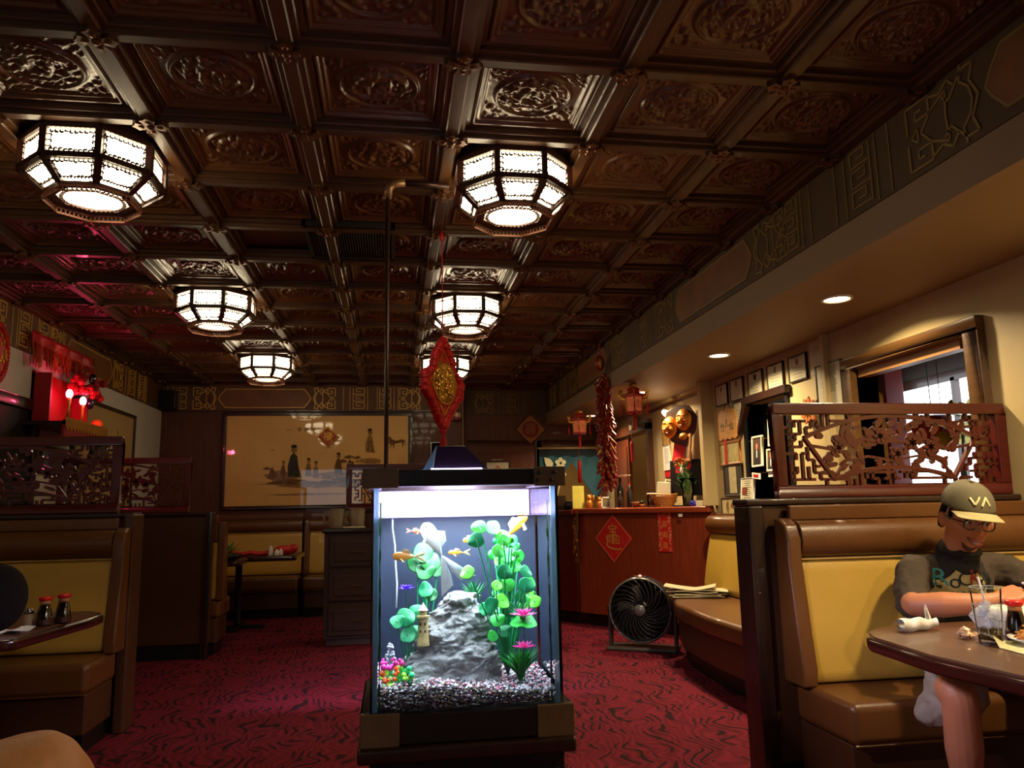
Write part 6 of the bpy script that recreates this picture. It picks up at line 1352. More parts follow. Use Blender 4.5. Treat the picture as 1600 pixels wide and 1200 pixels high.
# things beyond the pass-through, seen through the screen -------------
t = thing('round_paper_lantern', 'round red lantern in the side room seen through the carved screen', 'lantern', (4.1, 5.32, 1.72)); b = MB(); b.ball((0, 0, 0), (.15, .15, .13), 18, 12); b.build('shade', M('side_red', (190, 24, 20), .5), t, smooth=True); b = MB(); b.tube([(0, 0, .12), (0, 0, .93)], .004, 5); b.build('cord', m_black, t); b = MB(); b.lathe([(.05, -.15), (.05, -.12)], 12); b.build('base_ring', m_gfoil, t)
t = thing('yellow_ornament', 'yellow ball ornament in the side room seen through the carved screen', 'ornament', (3.95, 5.02, 1.60)); b = MB(); b.ball((0, 0, 0), .07, 14, 10); b.build('ball', M('side_yellow', (226, 160, 30), .4), t, smooth=True); b = MB(); b.tube([(0, 0, .06), (0, 0, 1.03)], .003, 5); b.build('cord', m_black, t)
t = thing('side_room_column', 'dark red column in the side room behind the carved screen', 'column', (4.3, 6.1, 0)); b = MB(); b.box((-.09, -.09, 0), (.09, .09, 2.65)); b.build('shaft', M('column_red', (120, 20, 18), .4), t, bevel=.01); b = MB(); b.box((-.12, -.12, 0), (.12, .12, .12)); b.build('plinth', m_dkwood, t)
rnd = random.Random(44)
t = thing('window_shrub', 'leafy shrub silhouetted against the bright side-room window', 'plant', (4.72, 5.75, .9)); b = MB(); b.lathe([(.12, 0), (.15, .2), (.001, .19)], 16); b.build('pot', m_cas, t)
b = MB(); b.tube([(0, 0, .18), (0, .05, .6), (0, 0, 1.0)], .012, 6); b.build('stem', m_dkwood, t)
for i in range(60): c = Vector((rnd.uniform(-.08, .08), rnd.uniform(-.55, .45), rnd.uniform(.75, 1.10))); b = MB(); b.ball(c, (.03, rnd.uniform(.04, .08), rnd.uniform(.03, .06)), 6, 4); b.build('leaf_clump', M('shrub_olive', (110, 104, 40), .6, var=.3), t)
b = MB(); b.box((4.55, 5.2, 0), (4.88, 6.9, .9)); tag(b.build('window_bench', m_dkwood, bevel=.01), 'low dark ledge under the bright side-room window', 'ledge')
# ================================================================= PEOPLE
from mathutils.bvhtree import BVHTree
def fuse(b, name, mats, parent, vox=.005, smooth_it=6, disp=0, dscale=.05, label=None):
    """join the overlapping limbs of a builder into one continuous surface"""
    me = bpy.data.meshes.new(name); me.from_pydata(b.v, [], b.f); o = bpy.data.objects.new(name, me); COL.objects.link(o)
    bm = bmesh.new(); bm.from_mesh(me); bmesh.ops.recalc_face_normals(bm, faces=bm.faces); bm.to_mesh(me); bm.free()
    r = o.modifiers.new('r', 'REMESH'); r.mode = 'VOXEL'; r.voxel_size = vox; r.use_smooth_shade = True
    s = o.modifiers.new('s', 'SMOOTH'); s.factor = .5; s.iterations = smooth_it
    if disp:
        tx = bpy.data.textures.new(name, 'CLOUDS'); tx.noise_scale = dscale; d = o.modifiers.new('d', 'DISPLACE'); d.texture = tx; d.strength = disp; d.texture_coords = 'LOCAL'
    dg = bpy.context.evaluated_depsgraph_get(); m2 = bpy.data.meshes.new_from_object(o.evaluated_get(dg)); bpy.data.objects.remove(o)
    m2.materials.clear()
    for m in (mats if isinstance(mats, (list, tuple)) else [mats]): m2.materials.append(m)
    m2.polygons.foreach_set('use_smooth', [True]*len(m2.polygons)); m2.name = name
    o = bpy.data.objects.new(name, m2); COL.objects.link(o); o.parent = parent
    return o
def limb(b, pts, rs, n=16):
    """smooth tapering limb through the joints, closed with rounded ends"""
    P_, R_ = [], []; pts = [Vector(p) for p in pts]
    for i in range(len(pts)-1):
        p0 = pts[max(0, i-1)]; p1, p2 = pts[i], pts[i+1]; p3 = pts[min(len(pts)-1, i+2)]
        for j in range(6):
            t = j/6; t2, t3 = t*t, t*t*t
            P_.append(.5*((2*p1)+(-p0+p2)*t+(2*p0-5*p1+4*p2-p3)*t2+(-p0+3*p1-3*p2+p3)*t3)); R_.append(rs[i]*(1-t)+rs[i+1]*t)
    P_.append(pts[-1]); R_.append(rs[-1]); b.tube(P_, R_, n); b.ball(pts[0], rs[0]*.98, 12, 8); b.ball(pts[-1], rs[-1]*.98, 12, 8)
def hand(b, wrist, d, n, side=1, curl=.9, s=1.0, spread=.0):
    """palm, four jointed fingers of unequal length and a thumb from the side of the palm"""
    wrist = Vector(wrist); d = Vector(d).normalized(); n = Vector(n); n = (n-d*n.dot(d)).normalized(); w = d.cross(n)*side
    for k in range(6):
        t = k/5; c = wrist+d*(.012+.068*t)*s; hw = (.026+.014*min(1, t*1.6))*s
        b.tube([c-w*hw, c+w*hw], .0125*s, 10); b.ball(c-w*hw, .0125*s, 10, 6); b.ball(c+w*hw, .0125*s, 10, 6)
    for f, (off, L, r) in enumerate(((-.034, .070, .0088), (-.012, .080, .0092), (.011, .074, .0088), (.033, .060, .0078))):
        p = wrist+d*.078*s+w*off*s; dr = (d+w*(off*3*spread)).normalized(); pts = [p-dr*.02*s, p]; a = 0
        for seg, c_ in ((.45, .35), (.31, 1.0), (.24, .85)):
            a += curl*c_*(1+.08*f); dd = dr*math.cos(a)-n*math.sin(a); p = p+dd*L*seg*s; pts.append(p)
        b.tube(pts, [r*s*q for q in (1.05, 1.05, 1.0, .92, .80)], 10); b.ball(pts[-1], r*.8*s, 10, 6)
        for q in pts[1:-1]: b.ball(q, r*1.04*s, 10, 6)
    p = wrist+d*.022*s-w*.028*s; t1 = (d*.55-w*.75-n*.3).normalized(); t2 = (d*.85-w*.25-n*.45).normalized()
    pts = [p, p+t1*.034*s, p+t1*.034*s+t2*.030*s, p+t1*.034*s+(t2*.030+(t2-n*.4).normalized()*.024)*s]
    b.tube(pts, [.0145*s, .0115*s, .0102*s, .0086*s], 10)
    for q, r in zip(pts, (.0145, .0115, .0102, .0088)): b.ball(q, r*s, 10, 6)
def head_pts(b, M_, s=1.0, nu=72, nv=56):
    """head with brow, sockets, nose, cheeks, lips, chin; face towards -y"""
    g = lambda x, z, cx, cz, sx, sz: math.exp(-((x-cx)/sx)**2-((z-cz)/sz)**2)
    vs = []
    for j in range(nv+1):
        ph = PI*j/nv
        for i in range(nu):
            th = 2*PI*i/nu; x = math.sin(ph)*math.cos(th); y = math.sin(ph)*math.sin(th); z = math.cos(ph)
            X_, Y_, Z_ = x*.074, y*.094, z*.116
            if Z_ < -.02: k = (-.02-Z_)/.096; X_ *= 1-.38*k**1.2; Y_ = Y_*(1-.22*k)-.012*k
            if Y_ > 0: Z_ = Z_*(1-.10*(1-z))
            f = max(0, -y)**1.5
            dy = .024*g(X_, Z_, 0, -.018, .011, .013)+.013*g(X_, Z_, 0, .004, .009, .022)+.006*g(X_, Z_, 0, .030, .045, .010)+.010*g(X_, Z_, 0, -.055, .020, .010)+.010*g(X_, Z_, 0, -.088, .020, .014)
            for q in (-1, 1): dy += -.010*g(X_, Z_, q*.030, .010, .016, .011)+.008*g(X_, Z_, q*.044, -.024, .016, .016)+.008*g(X_, Z_, q*.010, -.024, .008, .007)
            Y_ -= dy*f; vs.append(M_ @ Vector((X_*s, Y_*s, Z_*s)))
    b.add(vs, [(j*nu+i, j*nu+(i+1) % nu, (j+1)*nu+(i+1) % nu, (j+1)*nu+i) for j in range(nv) for i in range(nu)])
m_skin = M('skin', (190, 124, 88), .5, bump=.1, bscale=90, var=.06, vscale=14, sss=.12)
m_hair = M('black_hair', (18, 12, 10), .9, bump=.6, bscale=160, var=.2, spec=.2)
m_shirt = M('charcoal_shirt', (66, 54, 42), .85, bump=.25, bscale=260, var=.10, vscale=20)
m_shirtc = M('shirt_front_black', (30, 26, 24), .85, bump=.2, bscale=260)
m_shorts = M('khaki_shorts', (150, 138, 122), .85, bump=.25, bscale=200, var=.12, vscale=14)
per = thing('person', 'person in a grey flat-brimmed cap, glasses and dark printed T-shirt smiling at the right table', 'person', (2.27, 2.93, .46))
O = Vector((2.27, 2.93, .46)); L_ = lambda x, y, z: Vector((x, y, z))-O
HM = Matrix.Translation(L_(2.262, 2.80, 1.098)) @ Euler((math.radians(14), math.radians(7), math.radians(-14))).to_matrix().to_4x4() @ Matrix.Scale(1.07, 4)
bd = MB()
head_pts(bd, HM)
limb(bd, [L_(2.26, 2.90, .90), L_(2.262, 2.86, .99), L_(2.265, 2.825, 1.06)], [.060, .064, .062])
bd.ball(L_(2.27, 2.94, .78), (.135, .075, .14), 20, 14); bd.ball(L_(2.28, 2.94, .58), (.155, .11, .13), 20, 14); bd.ball(L_(2.29, 2.93, .70), (.13, .09, .15), 20, 14)
limb(bd, [L_(2.13, 2.93, .90), L_(2.08, 2.91, .865), L_(2.00, 2.82, .80), L_(1.925, 2.70, .795)], [.045, .044, .044, .041])
limb(bd, [L_(1.925, 2.70, .795), L_(1.99, 2.62, .803), L_(2.085, 2.55, .812), L_(2.13, 2.53, .825)], [.041, .046, .034, .027])
limb(bd, [L_(2.45, 2.93, .90), L_(2.52, 2.91, .865), L_(2.59, 2.82, .80), L_(2.60, 2.71, .80)], [.045, .044, .044, .041])
limb(bd, [L_(2.60, 2.71, .80), L_(2.53, 2.62, .81), L_(2.41, 2.53, .83), L_(2.36, 2.50, .845)], [.041, .046, .034, .027])
hand(bd, L_(2.13, 2.53, .828), (.85, -.25, .25), (.1, -.35, .95), -1, .75, .98)
hand(bd, L_(2.36, 2.50, .85), (-.9, -.25, .12), (.1, -.3, .95), 1, .8, .98)
limb(bd, [L_(2.20, 2.88, .545), L_(2.03, 2.68, .545), L_(1.90, 2.50, .535)], [.095, .080, .062])
limb(bd, [L_(1.90, 2.50, .535), L_(1.905, 2.485, .50), L_(1.93, 2.52, .34), L_(1.95, 2.55, .20), L_(1.955, 2.56, .09)], [.060, .058, .060, .044, .036])
limb(bd, [L_(1.955, 2.57, .065), L_(1.945, 2.50, .05), L_(1.93, 2.40, .035)], [.040, .038, .028])
limb(bd, [L_(2.36, 2.88, .545), L_(2.38, 2.66, .545), L_(2.38, 2.46, .535)], [.095, .080, .062])
limb(bd, [L_(2.38, 2.46, .535), L_(2.375, 2.445, .50), L_(2.36, 2.47, .34), L_(2.34, 2.50, .20), L_(2.33, 2.52, .09)], [.060, .058, .060, .044, .036])
limb(bd, [L_(2.33, 2.53, .065), L_(2.33, 2.46, .05), L_(2.33, 2.36, .035)], [.040, .038, .028])
for q in (-1, 1):
    ec = HM @ Vector((q*.083, .006, -.004)); bd.ball(ec, (.013, .020, .030), 10, 8); bd.ball(HM @ Vector((q*.079, .012, -.026)), (.008, .010, .012), 8, 6)
fuse(bd, 'body', m_skin, per, .0045, 5)
def hobj(name, b, mat, **k): b.v = [tuple(HM @ Vector(v)) for v in b.v]; return b.build(name, mat, per, **k)
for q in (-1, 1):
    b = MB(); b.ball((q*.030, -.073, .010), (.0135, .012, .0105), 16, 12); e = hobj('eye', b, M('eye_white', (200, 190, 180), .2, coat=1), smooth=True)
    b = MB(); b.ball((q*.030+.003, -.0835, .009), (.0062, .003, .0062), 12, 8); o = hobj('iris', b, M('iris_brown', (34, 20, 12), .1, coat=1), smooth=True); o.parent = e
    b = MB(); b.tube([(q*.014, -.093, .028), (q*.030, -.094, .034), (q*.048, -.083, .028)], [.003, .0042, .002], 8); hobj('eyebrow', b, m_hair, smooth=True)
    b = MB(); b.tube([(q*.016, -.083, .017), (q*.030, -.0865, .0215), (q*.045, -.078, .014)], .0018, 6); hobj('eyelid', b, m_hair)
# smile: lips and a row of teeth
m_lip = M('lip', (150, 74, 60), .45, var=.1)
b = MB(); b.tube([(-.030, -.082, -.046), (-.016, -.0985, -.0525), (0, -.1035, -.0535), (.016, -.0985, -.0525), (.030, -.082, -.046)], [.0015, .0035, .0040, .0035, .0015], 8); hobj('upper_lip', b, m_lip, smooth=True)
b = MB(); b.tube([(-.029, -.082, -.047), (-.016, -.0970, -.0635), (0, -.1020, -.0680), (.016, -.0970, -.0635), (.029, -.082, -.047)], [.0015, .0040, .0050, .0040, .0015], 8); hobj('lower_lip', b, m_lip, smooth=True)
b = MB()
for i in range(9): x = -.020+.005*i; b.ball((x, -.0995+.016*(x/.022)**2*.9, -.0590+.006*(x/.022)**2), (.0027, .003, .0048), 8, 6)
hobj('teeth', b, M('teeth', (226, 214, 190), .25, coat=.5), smooth=True)
# thin beard along the jaw and moustache
def ptsurf(u, v, off=.003):
    th = PI*1.5+u; ph = v; x = math.sin(ph)*math.cos(th); y = math.sin(ph)*math.sin(th); z = math.cos(ph); X_, Y_, Z_ = x*.074, y*.094, z*.116
    if Z_ < -.02: k = (-.02-Z_)/.096; X_ *= 1-.38*k**1.2; Y_ = Y_*(1-.22*k)-.012*k
    Y_ -= .010*math.exp(-(X_/.020)**2-((Z_+.088)/.014)**2)*max(0, -y)**1.5; n_ = Vector((x, y, z)); return Vector((X_, Y_, Z_))+n_*off
b = MB(); b.grid(lambda u, v: ptsurf(-.75+1.5*u, 2.42-.22*abs(2*u-1)**2+.30*v, .0012), 26, 8); hobj('beard', b, M('beard_shadow', (96, 58, 42), .8, bump=.5, bscale=240, var=.3, vscale=80), smooth=True, solid=.002)
# glasses
m_gl = M('glasses_black', (14, 12, 12), .25, coat=.5, var=0)
b = MB()
for q in (-1, 1):
    ring = [(q*.031+.0245*math.copysign(abs(math.cos(a))**.75, math.cos(a)), -.1015+.010*(abs(.031+.0245*math.cos(a)*q*q)/.05)**2*.8, .006+.0185*math.copysign(abs(math.sin(a))**.8, math.sin(a))) for a in [2*PI*i/20 for i in range(21)]]
    b.tube(ring, .0026, 6)
    b.tube([(q*.055, -.092, .012), (q*.074, -.06, .012), (q*.082, .01, .010)], .0024, 6)
b.tube([(-.008, -.1015, .010), (0, -.104, .012), (.008, -.1015, .010)], .0024, 6); hobj('glasses', b, m_gl)
# hair at the back and sides
b = MB(); b.grid(lambda u, v: (.079*math.sin(.35+1.45*v)*math.cos(-.06+(PI+.12)*u)*1.0, .016+.097*math.sin(.35+1.45*v)*math.sin(-.06+(PI+.12)*u), .118*math.cos(.35+1.45*v)-.012*v), 36, 16); hobj('hair', b, m_hair, smooth=True, solid=.010)
for q in (-1, 1): b = MB(); b.ball((q*.071, -.026, .024), (.007, .012, .022), 10, 8); hobj('sideburn', b, m_hair, smooth=True)
# cap
m_cap = M('cap_grey', (96, 88, 66), .8, bump=.3, bscale=300, var=.06)
b = MB(); b.grid(lambda u, v: (.088*math.cos(2*PI*u)*math.sin(.02+1.42*v)**.8, .008+.104*math.sin(2*PI*u)*math.sin(.02+1.42*v)**.8, .045+.098*math.cos(1.50*v)+.004*math.sin(2*PI*u)), 48, 20); cp = hobj('cap', b, m_cap, smooth=True, solid=.004)
b = MB(); b.grid(lambda u, v: ((.080-.002*v)*math.sin(-1.35+2.7*u)*(1+.02*v), -(.070+.0*v)*math.cos(-1.35+2.7*u)-.028-.078*v*(math.cos((-1.35+2.7*u)*.80))**.5, .050-.010*v-.05*abs(math.sin(-1.35+2.7*u))**2.5*.25), 30, 10); o = hobj('brim', b, M('brim_beige', (170, 158, 112), .7, bump=.2, bscale=300), smooth=True, solid=.004); o.parent = cp
b = MB(); b.ball((0, .008, .145), (.008, .008, .005), 10, 6); o = hobj('top_button', b, m_cap, smooth=True); o.parent = cp
m_logo = M('logo_cream', (224, 216, 160), .6, var=0)
def capsurf(x, z):
    v = math.acos(max(-1, min(1, (z-.045)/.098)))/1.50; s_ = math.sin(.02+1.42*v)**.8; return (x, .008-math.sqrt(max(0, (.104*s_)**2*(1-(x/(.088*s_))**2)))-.0035, z)
b = MB()
for pts in ([(-.034, .100), (-.020, .078)], [(-.020, .078), (-.004, .106)], [(.002, .076), (.016, .106)], [(.016, .106), (.032, .078)]):
    P_ = [capsurf(pts[0][0]+(pts[1][0]-pts[0][0])*t, pts[0][1]+(pts[1][1]-pts[0][1])*t) for t in (0, .25, .5, .75, 1)]; b.poly(P_, .0065, .003)
o = hobj('cap_lettering', b, m_logo); o.parent = cp
# shirt
sb = MB()
for (x, y, z, rx, ry, rz_) in ((2.27, 2.925, .85, .160, .104, .10), (2.27, 2.93, .76, .165, .112, .14), (2.285, 2.935, .64, .172, .128, .14), (2.28, 2.94, .55, .175, .128, .09)): sb.ball(L_(x, y, z), (rx, ry, rz_), 28, 18)
limb(sb, [L_(2.26, 2.92, .89), L_(2.15, 2.93, .893), L_(2.08, 2.91, .885), L_(2.01, 2.83, .82), L_(1.975, 2.775, .785)], [.070, .064, .066, .062, .062])
limb(sb, [L_(2.27, 2.92, .89), L_(2.40, 2.93, .893), L_(2.51, 2.91, .885), L_(2.575, 2.83, .82), L_(2.595, 2.78, .79)], [.070, .064, .066, .062, .062])
limb(sb, [L_(2.262, 2.905, .90), L_(2.265, 2.888, .945), L_(2.266, 2.872, .968)], [.095, .086, .078])
shirt = fuse(sb, 'shirt', [m_shirt, m_shirtc], per, .007, 8, .030, .06)
for p in shirt.data.polygons:
    c = p.center+O
    if abs(c.x-2.27) < .105 and c.y < 2.93 and c.z < .99: p.material_index = 1
b = MB(); b.tube([L_(2.266, 2.868, .978)+Vector((.078*math.cos(a), .070*math.sin(a), .016*math.sin(a))) for a in [2*PI*i/24 for i in range(25)]], .009, 8); b.build('collar', m_shirtc, per, smooth=True)
bvh = BVHTree.FromPolygons([v.co.copy() for v in shirt.data.vertices], [tuple(p.vertices) for p in shirt.data.polygons])
def onshirt(o, off):
    M0 = o.matrix_local.copy() if o.parent else o.matrix_world.copy(); bpy.context.view_layer.update()
    M0 = Matrix.LocRotScale(o.location, o.rotation_euler, o.scale)
    for v in o.data.vertices:
        p = M0 @ v.co; h = bvh.ray_cast(Vector((p.x, -1, p.z)), Vector((0, 1, 0)))[0]; v.co = Vector((p.x, (h.y if h else p.y)-off, p.z))
    o.location = (0, 0, 0); o.rotation_euler = (0, 0, 0); o.scale = (1, 1, 1)
def discgrid(cx, cz, rx, rz_, j=.0, sd=1):
    r_ = random.Random(sd); b = MB(); n_ = 24; ks = [1+j*r_.uniform(-1, 1) for _ in range(n_)]; vs = [(cx, 0, cz)]
    for k in range(1, 5): vs += [(cx+rx*k/4*math.cos(2*PI*i/n_)*ks[i], 0, cz+rz_*k/4*math.sin(2*PI*i/n_)*ks[i]) for i in range(n_)]
    fs = [(0, 1+i, 1+(i+1) % n_) for i in range(n_)]+[(1+k*n_+i, 1+k*n_+(i+1) % n_, 1+(k+1)*n_+(i+1) % n_, 1+(k+1)*n_+i) for k in range(3) for i in range(n_)]; b.add(vs, fs); return b
zt = .862-O.z
b = discgrid(-.03, zt-.045, .105, .080, .16, 3); o = b.build('print_patch', M('print_cream', (176, 166, 112), .8), per); onshirt(o, .003)
for ch, x, dz, s, c in (('R', -.075, .012, .085, 'print_teal'), ('o', -.032, -.004, .070, 'print_ink'), ('C', .002, .004, .070, 'print_ink'), ('K', .040, .006, .080, 'print_brick'), ('o', .074, -.004, .060, 'print_ink'), ("'s", .104, .006, .058, 'print_ink')):
    m_ = {'print_teal': M('print_teal', (56, 132, 126), .8), 'print_ink': M('print_ink', (30, 34, 34), .8), 'print_brick': M('print_brick', (150, 44, 26), .8)}[c]
    o = text('shirt_lettering', ch, s*1.15, m_, per, (x*1.12-.03, 0, zt+dz), (PI/2, 0, 0), ext=0); onshirt(o, .0055)
o = text('shirt_lettering', 'MODERN', .030, M('print_ink', (30, 34, 34)), per, (-.03, 0, zt-.054), (PI/2, 0, 0), ext=0); onshirt(o, .0055)
# shorts
sh = MB(); sh.ball(L_(2.28, 2.93, .545), (.180, .125, .10), 26, 16)
limb(sh, [L_(2.21, 2.88, .55), L_(2.05, 2.68, .545), L_(1.945, 2.545, .525)], [.112, .100, .098]); limb(sh, [L_(2.35, 2.88, .55), L_(2.38, 2.66, .545), L_(2.38, 2.52, .53)], [.112, .100, .092])
limb(sh, [L_(1.98, 2.60, .50), L_(1.87, 2.58, .45)], [.085, .060])
fuse(sh, 'shorts', m_shorts, per, .008, 8, .035, .06)
for (x, y, dx) in ((1.955, 2.57, -.02), (2.33, 2.53, 0)):
    s_ = MB(); limb(s_, [L_(x, y+.02, .052), L_(x+dx*.5, y-.08, .045), L_(x+dx, y-.17, .035)], [.046, .044, .034]); s_.box(L_(x-.045+dx*.4, y-.19, .0), L_(x+.045+dx*.4, y+.06, .022)); fuse(s_, 'shoe', m_black, per, .006, 4)
b = MB(); b.box((-.040, -.010, 0), (.040, .010, .006)); 
b = MB(); b.box((-.055, -.035, -.004), (.055, .035, .004)); o = b.build('phone', M('phone_white', (206, 208, 214), .2, coat=.5), loc=(2.265, 2.475, .872), rot=(.25, .05, .15), bevel=.003); tag(o, 'white phone held in both hands by the person in a cap', 'phone')

# child seen from behind at the left edge, and the bare knee in the corner
ch = thing('person', 'dark-haired small person on the near left bench, only the black hair showing at the edge', 'person', (-1.46, 3.02, .42)); Oc = Vector((-1.46, 3.02, .42))
HC_ = Matrix.Translation(Vector((-1.385, 3.07, .895))-Oc) @ Euler((.1, 0, PI)).to_matrix().to_4x4()
b = MB(); head_pts(b, HC_, .86, 48, 36); limb(b, [(-.20, 0, .34), (.04, .04, .44)], [.05, .045]); b.ball((-.24, 0, .22), (.12, .09, .15), 18, 12); b.ball((-.24, 0, .08), (.12, .10, .08), 18, 12)
for q in (-1, 1):
    limb(b, [(-.24+q*.10, 0, .30), (-.24+q*.15, .10, .20), (-.24+q*.13, .22, .30)], [.042, .034, .026]); hand(b, (-.24+q*.13, .22, .31), (-.2*q, .9, .1), (0, 0, 1), q, .5, .75)
    limb(b, [(-.24+q*.07, .04, .07), (-.24+q*.07, .30, .07), (-.24+q*.07, .38, -.16), (-.24+q*.07, .36, -.38)], [.065, .05, .042, .03]); limb(b, [(-.24+q*.07, .36, -.385), (-.24+q*.07, .46, -.395)], [.03, .022])
fuse(b, 'body', m_skin, ch, .006, 5)
b = MB(); b.ball((0, 0, 0), (.094, .104, .118), 26, 18)
o = b.build('hair', m_hair, ch, smooth=True); o.location = HC_ @ Vector((0, .018, .006)); 
b = MB(); b.ball((-.24, -.0, .22), (.135, .105, .17), 20, 14)
for q in (-1, 1): limb(b, [(-.24+q*.09, 0, .31), (-.24+q*.145, .06, .24)], [.055, .05])
fuse(b, 'shirt', M('dark_shirt', (18, 16, 18), .9), ch, .008, 8, .012)
b = MB(); limb(b, [(-.30, 0, .08), (-.32, .18, .08)], [.09, .075]); limb(b, [(-.18, 0, .08), (-.16, .18, .08)], [.09, .075]); fuse(b, 'shorts', m_black, ch, .008, 6)
kn = thing('person', 'bare crossed knee of a seated person at the lower left corner', 'person', (-1.15, 1.10, .42)); Ok = Vector((-1.15, 1.10, .42)); K = lambda x, y, z: Vector((x, y, z))-Ok
b = MB(); limb(b, [K(-1.06, 1.12, .55), K(-.83, 1.28, .69), K(-.59, 1.48, .745)], [.095, .090, .082]); limb(b, [K(-.59, 1.48, .745), K(-.575, 1.53, .68), K(-.66, 1.60, .50), K(-.74, 1.64, .30)], [.082, .068, .060, .042]); limb(b, [K(-.74, 1.64, .30), K(-.72, 1.72, .26), K(-.68, 1.80, .22)], [.044, .038, .028])
limb(b, [K(-1.24, 1.12, .52), K(-1.05, 1.40, .53), K(-.88, 1.56, .52), K(-.88, 1.58, .30), K(-.89, 1.56, .09)], [.095, .082, .066, .058, .04]); limb(b, [K(-.89, 1.57, .06), K(-.86, 1.68, .035)], [.04, .028])
b.ball(K(-1.16, 1.05, .55), (.17, .13, .13), 18, 12); b.ball(K(-1.18, 1.00, .80), (.15, .10, .24), 18, 12); limb(b, [K(-1.18, 1.0, 1.0), K(-1.18, 1.02, 1.12)], [.06, .055])
head_pts(b, Matrix.Translation(K(-1.18, 1.05, 1.22)) @ Euler((0, 0, PI*.75)).to_matrix().to_4x4(), 1, 40, 30)
for q in (-1, 1): limb(b, [K(-1.18+q*.17, 1.0, .98), K(-1.18+q*.22, 1.12, .78), K(-1.14+q*.08, 1.26, .74)], [.052, .042, .03]); hand(b, K(-1.14+q*.08, 1.26, .74), (-q*.3, 1, 0), (0, 0, 1), q, .5, .9)
fuse(b, 'body', M('knee_skin', (206, 146, 92), .5, bump=.1, bscale=90, var=.06, sss=.1), kn, .007, 5)
b = MB(); b.ball(K(-1.18, 1.00, .78), (.175, .12, .26), 20, 14); limb(b, [K(-1.36, 1.01, .96), K(-1.40, 1.10, .82)], [.07, .06]); limb(b, [K(-1.0, 1.01, .96), K(-.96, 1.10, .82)], [.07, .06]); fuse(b, 'shirt', M('grey_shirt', (80, 80, 84), .9), kn, .01, 8)
b = MB(); b.ball(K(-1.16, 1.05, .54), (.185, .14, .13), 20, 14); limb(b, [K(-1.06, 1.12, .56), K(-.90, 1.25, .63)], [.112, .105]); limb(b, [K(-1.22, 1.15, .52), K(-1.06, 1.38, .53)], [.112, .10]); fuse(b, 'shorts', M('navy_shorts', (30, 32, 44), .9), kn, .01, 8)
b = MB(); b.ball((0, 0, 0), (.088, .106, .118), 22, 16); o = b.build('hair', m_hair, kn, smooth=True); o.location = K(-1.195, 1.035, 1.245)
bench('brown vinyl bench at the extreme lower left where the bare-kneed person sits', 1.2, (-.92, .82, 0), PI, .50, .40)

# ================================================================= ON THE RIGHT TABLE
zt = .75
t = thing('rolled_napkin', 'rolled white paper napkin with a torn upright tip near the table corner', 'napkin', (1.735, 2.425, zt), .15)
b = MB(); n_ = 26; b.grid(lambda u, v: (-.075+.15*u+.004*math.sin(9*v), (.020+.005*math.sin(4*u+1)+.003*math.sin(17*u+5*v))*math.cos(2*PI*v), .021+(.019+.004*math.sin(5*u))*math.sin(2*PI*v)+.003*math.sin(13*u+3*v)), 26, 16); b.build('roll', m_paperw, t, smooth=True)
b = MB()
for i in range(4): b.add([(.035+.006*i, 0, .03), (.052+.004*i, .004, .03), (.044+.004*i-.01, .002*i, .075+.008*(i % 2)), (.030+.004*i, -.004, .055)], [(0, 1, 2, 3)])
b.build('torn_tip', m_paperw, t, solid=.0015)
b = MB(); rnd = random.Random(51)
for i in range(34): a = rnd.uniform(0, 2*PI); r_ = rnd.uniform(0, .026); stone(b, (r_*math.cos(a), r_*math.sin(a)*.8, .010+rnd.uniform(0, .024)*(1-r_/.03)), rnd.uniform(.008, .014), rnd)
tag(b.build('foil_ball', M('foil', (226, 190, 160), .32, metal=.7, var=.1), loc=(1.775, 2.255, zt)), 'crumpled ball of foil between the napkin and the drinking glass', 'foil')
t = thing('drinking_glass', 'tall fluted drinking glass with ice, dark drink and a white straw', 'glass', (1.785, 2.165, zt)); 
def flute(z0, r0, z1, r1, nz=8, n_=40, wob=.0012):
    b = MB(); b.grid(lambda u, v: ((r0+(r1-r0)*v+wob*abs(math.sin(8*PI*u))*(v < .62))*math.cos(2*PI*u), (r0+(r1-r0)*v+wob*abs(math.sin(8*PI*u))*(v < .62))*math.sin(2*PI*u), z0+(z1-z0)*v), n_, nz); return b
m_cup = thin_glass('tumbler_glass', (.97, .98, .97), 1.12)
flute(0, .030, .165, .043).build('body', m_cup, t, smooth=True)
b = MB(); b.lathe([(.001, 0), (.029, 0), (.029, .010), (.001, .012)], 24); b.build('base', m_cup, t, smooth=True)
b = MB(); b.lathe([(.001, .012), (.0285, .012), (.0315, .045), (.001, .045)], 24); b.build('drink', M('drink_olive', (70, 52, 20), .1, alpha=.9, coat=.8), t, smooth=True)
rnd = random.Random(5)
for i in range(8): a = rnd.uniform(0, 6.28); b = MB(); c = (.014*math.cos(a), .014*math.sin(a), .055+.009*i*.9); b.box((c[0]-.010, c[1]-.010, c[2]-.010), (c[0]+.010, c[1]+.010, c[2]+.010), rot=(rnd.uniform(0, 3), rnd.uniform(0, 3), 0)); b.build('ice_cube', M('ice', (190, 200, 220), .1, alpha=.35, coat=.6, var=0), t, bevel=.003)
b = MB(); b.tube([(.043*math.cos(2*PI*i/30), .043*math.sin(2*PI*i/30), .165) for i in range(31)], .0016, 6); b.tube([(.040*math.cos(2*PI*i/30), .040*math.sin(2*PI*i/30), .112+.003*abs(math.sin(4*2*PI*i/30))) for i in range(31)], .0012, 6)
for i in range(8): b.tube([(.0335*math.cos(PI*i/4), .0335*math.sin(PI*i/4), .03), (.040*math.cos(PI*i/4), .040*math.sin(PI*i/4), .108)], .0010, 5)
b.build('moulded_rim', M('glass_edge', (190, 200, 200), .1, alpha=.55, coat=1, var=0), t, smooth=True)
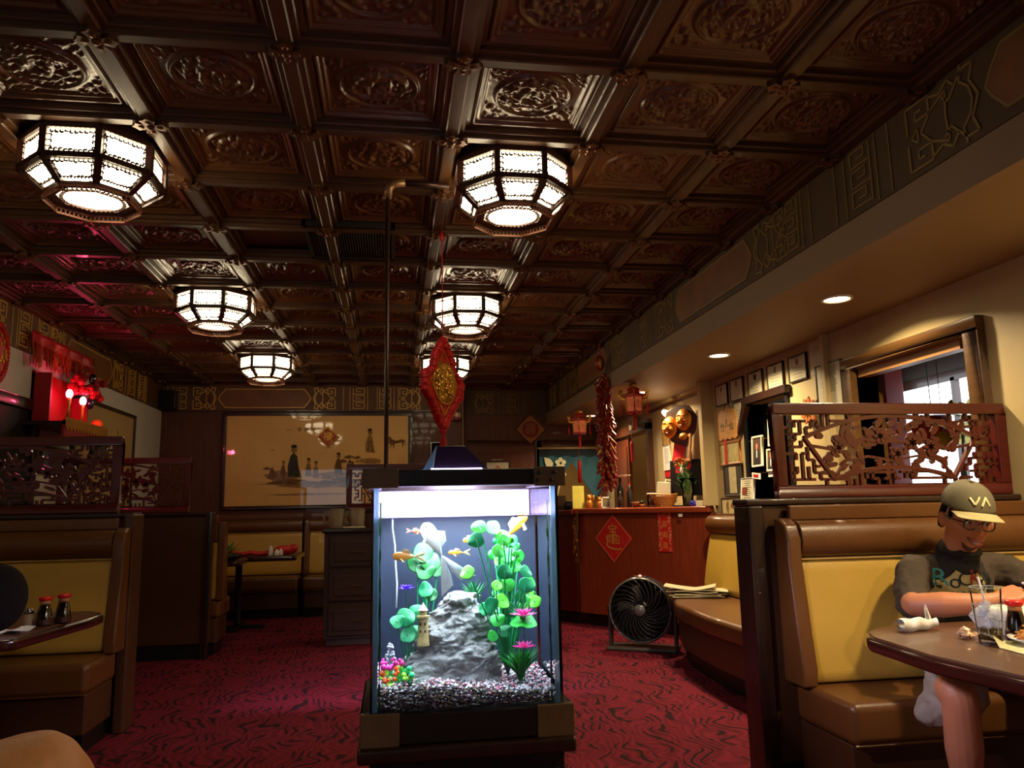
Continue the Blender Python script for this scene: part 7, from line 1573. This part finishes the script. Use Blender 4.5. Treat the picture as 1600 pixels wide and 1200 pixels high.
b = MB(); b.tube([(.012, 0, .02), (-.005, 0, .12), (-.018, .002, .195)], .003, 8); b.build('straw', m_paperw, t, smooth=True)
t = thing('takeout_box', 'open white foam takeout box behind the sauce bottle', 'box', (2.02, 2.31, zt), -.05)
m_foam = M('foam_white', (214, 210, 196), .6, bump=.1, bscale=200)
b = MB(); lo, hi = (.085, .075), (.108, .098); vs_ = [(sx*lo[0], sy*lo[1], 0) for sx, sy in ((-1, -1), (1, -1), (1, 1), (-1, 1))]+[(sx*hi[0], sy*hi[1], .045) for sx, sy in ((-1, -1), (1, -1), (1, 1), (-1, 1))]
b.add(vs_, [(3, 2, 1, 0), (0, 1, 5, 4), (1, 2, 6, 5), (2, 3, 7, 6), (3, 0, 4, 7)]); b.build('tray', m_foam, t, solid=.003)
vs_ = [(sx*hi[0], sy*hi[1], .048) for sx, sy in ((-1, -1), (1, -1), (1, 1), (-1, 1))]+[(sx*lo[0], sy*lo[1], .078) for sx, sy in ((-1, -1), (1, -1), (1, 1), (-1, 1))]
b = MB(); b.add(vs_, [(4, 5, 6, 7), (0, 1, 5, 4), (1, 2, 6, 5), (2, 3, 7, 6), (3, 0, 4, 7)]); b.build('lid', m_foam, t, solid=.003, bevel=.004)
t = thing('plate_of_noodles', 'plate heaped with golden crispy noodles on the right table', 'food', (1.90, 2.085, zt+.006))
b = MB(); b.lathe([(.001, 0), (.06, 0), (.095, .014), (.098, .018), (.06, .006), (.001, .005)], 36); b.build('plate', m_foam, t, smooth=True)
m_ndl = [M('noodle_gold', (222, 154, 66), .45, var=.15), M('noodle_brown', (186, 112, 40), .45)]
rnd = random.Random(6); b = MB()
for i in range(230):
    a = rnd.uniform(0, 2*PI); r_ = .068*math.sqrt(rnd.random()); c = Vector((r_*math.cos(a), r_*math.sin(a), .010+.040*(1-(r_/.072)**2)*rnd.uniform(.7, 1))); d = Vector((rnd.uniform(-1, 1), rnd.uniform(-1, 1), rnd.uniform(-.25, .35))).normalized()*rnd.uniform(.010, .022); s = Vector((rnd.uniform(-1, 1), rnd.uniform(-1, 1), .5))*.005
    b.m = rnd.random() < .3; b.tube([c-d, c+s, c+d], .0026, 5)
o = b.build('crispy_noodles', m_ndl, t, smooth=True); o['kind'] = 'stuff'
b = MB(); b.ball((0, 0, .012), (.066, .066, .030), 16, 8); b.build('noodle_heap', m_ndl[1], t, smooth=True)
b = MB(); b.grid(lambda u, v: (1.735+.27*u+.02*v, 1.985+.20*v-.03*u, zt+.0022+.0015*math.sin(7*u)+(.030*max(0, .16-u)/.16 if v > .55 else 0)), 20, 8); tag(b.build('paper_placemat', M('placemat', (186, 180, 130), .7, var=.3, vscale=40), solid=.001), 'printed pale paper placemat with a curled corner under the noodle plate', 'placemat')
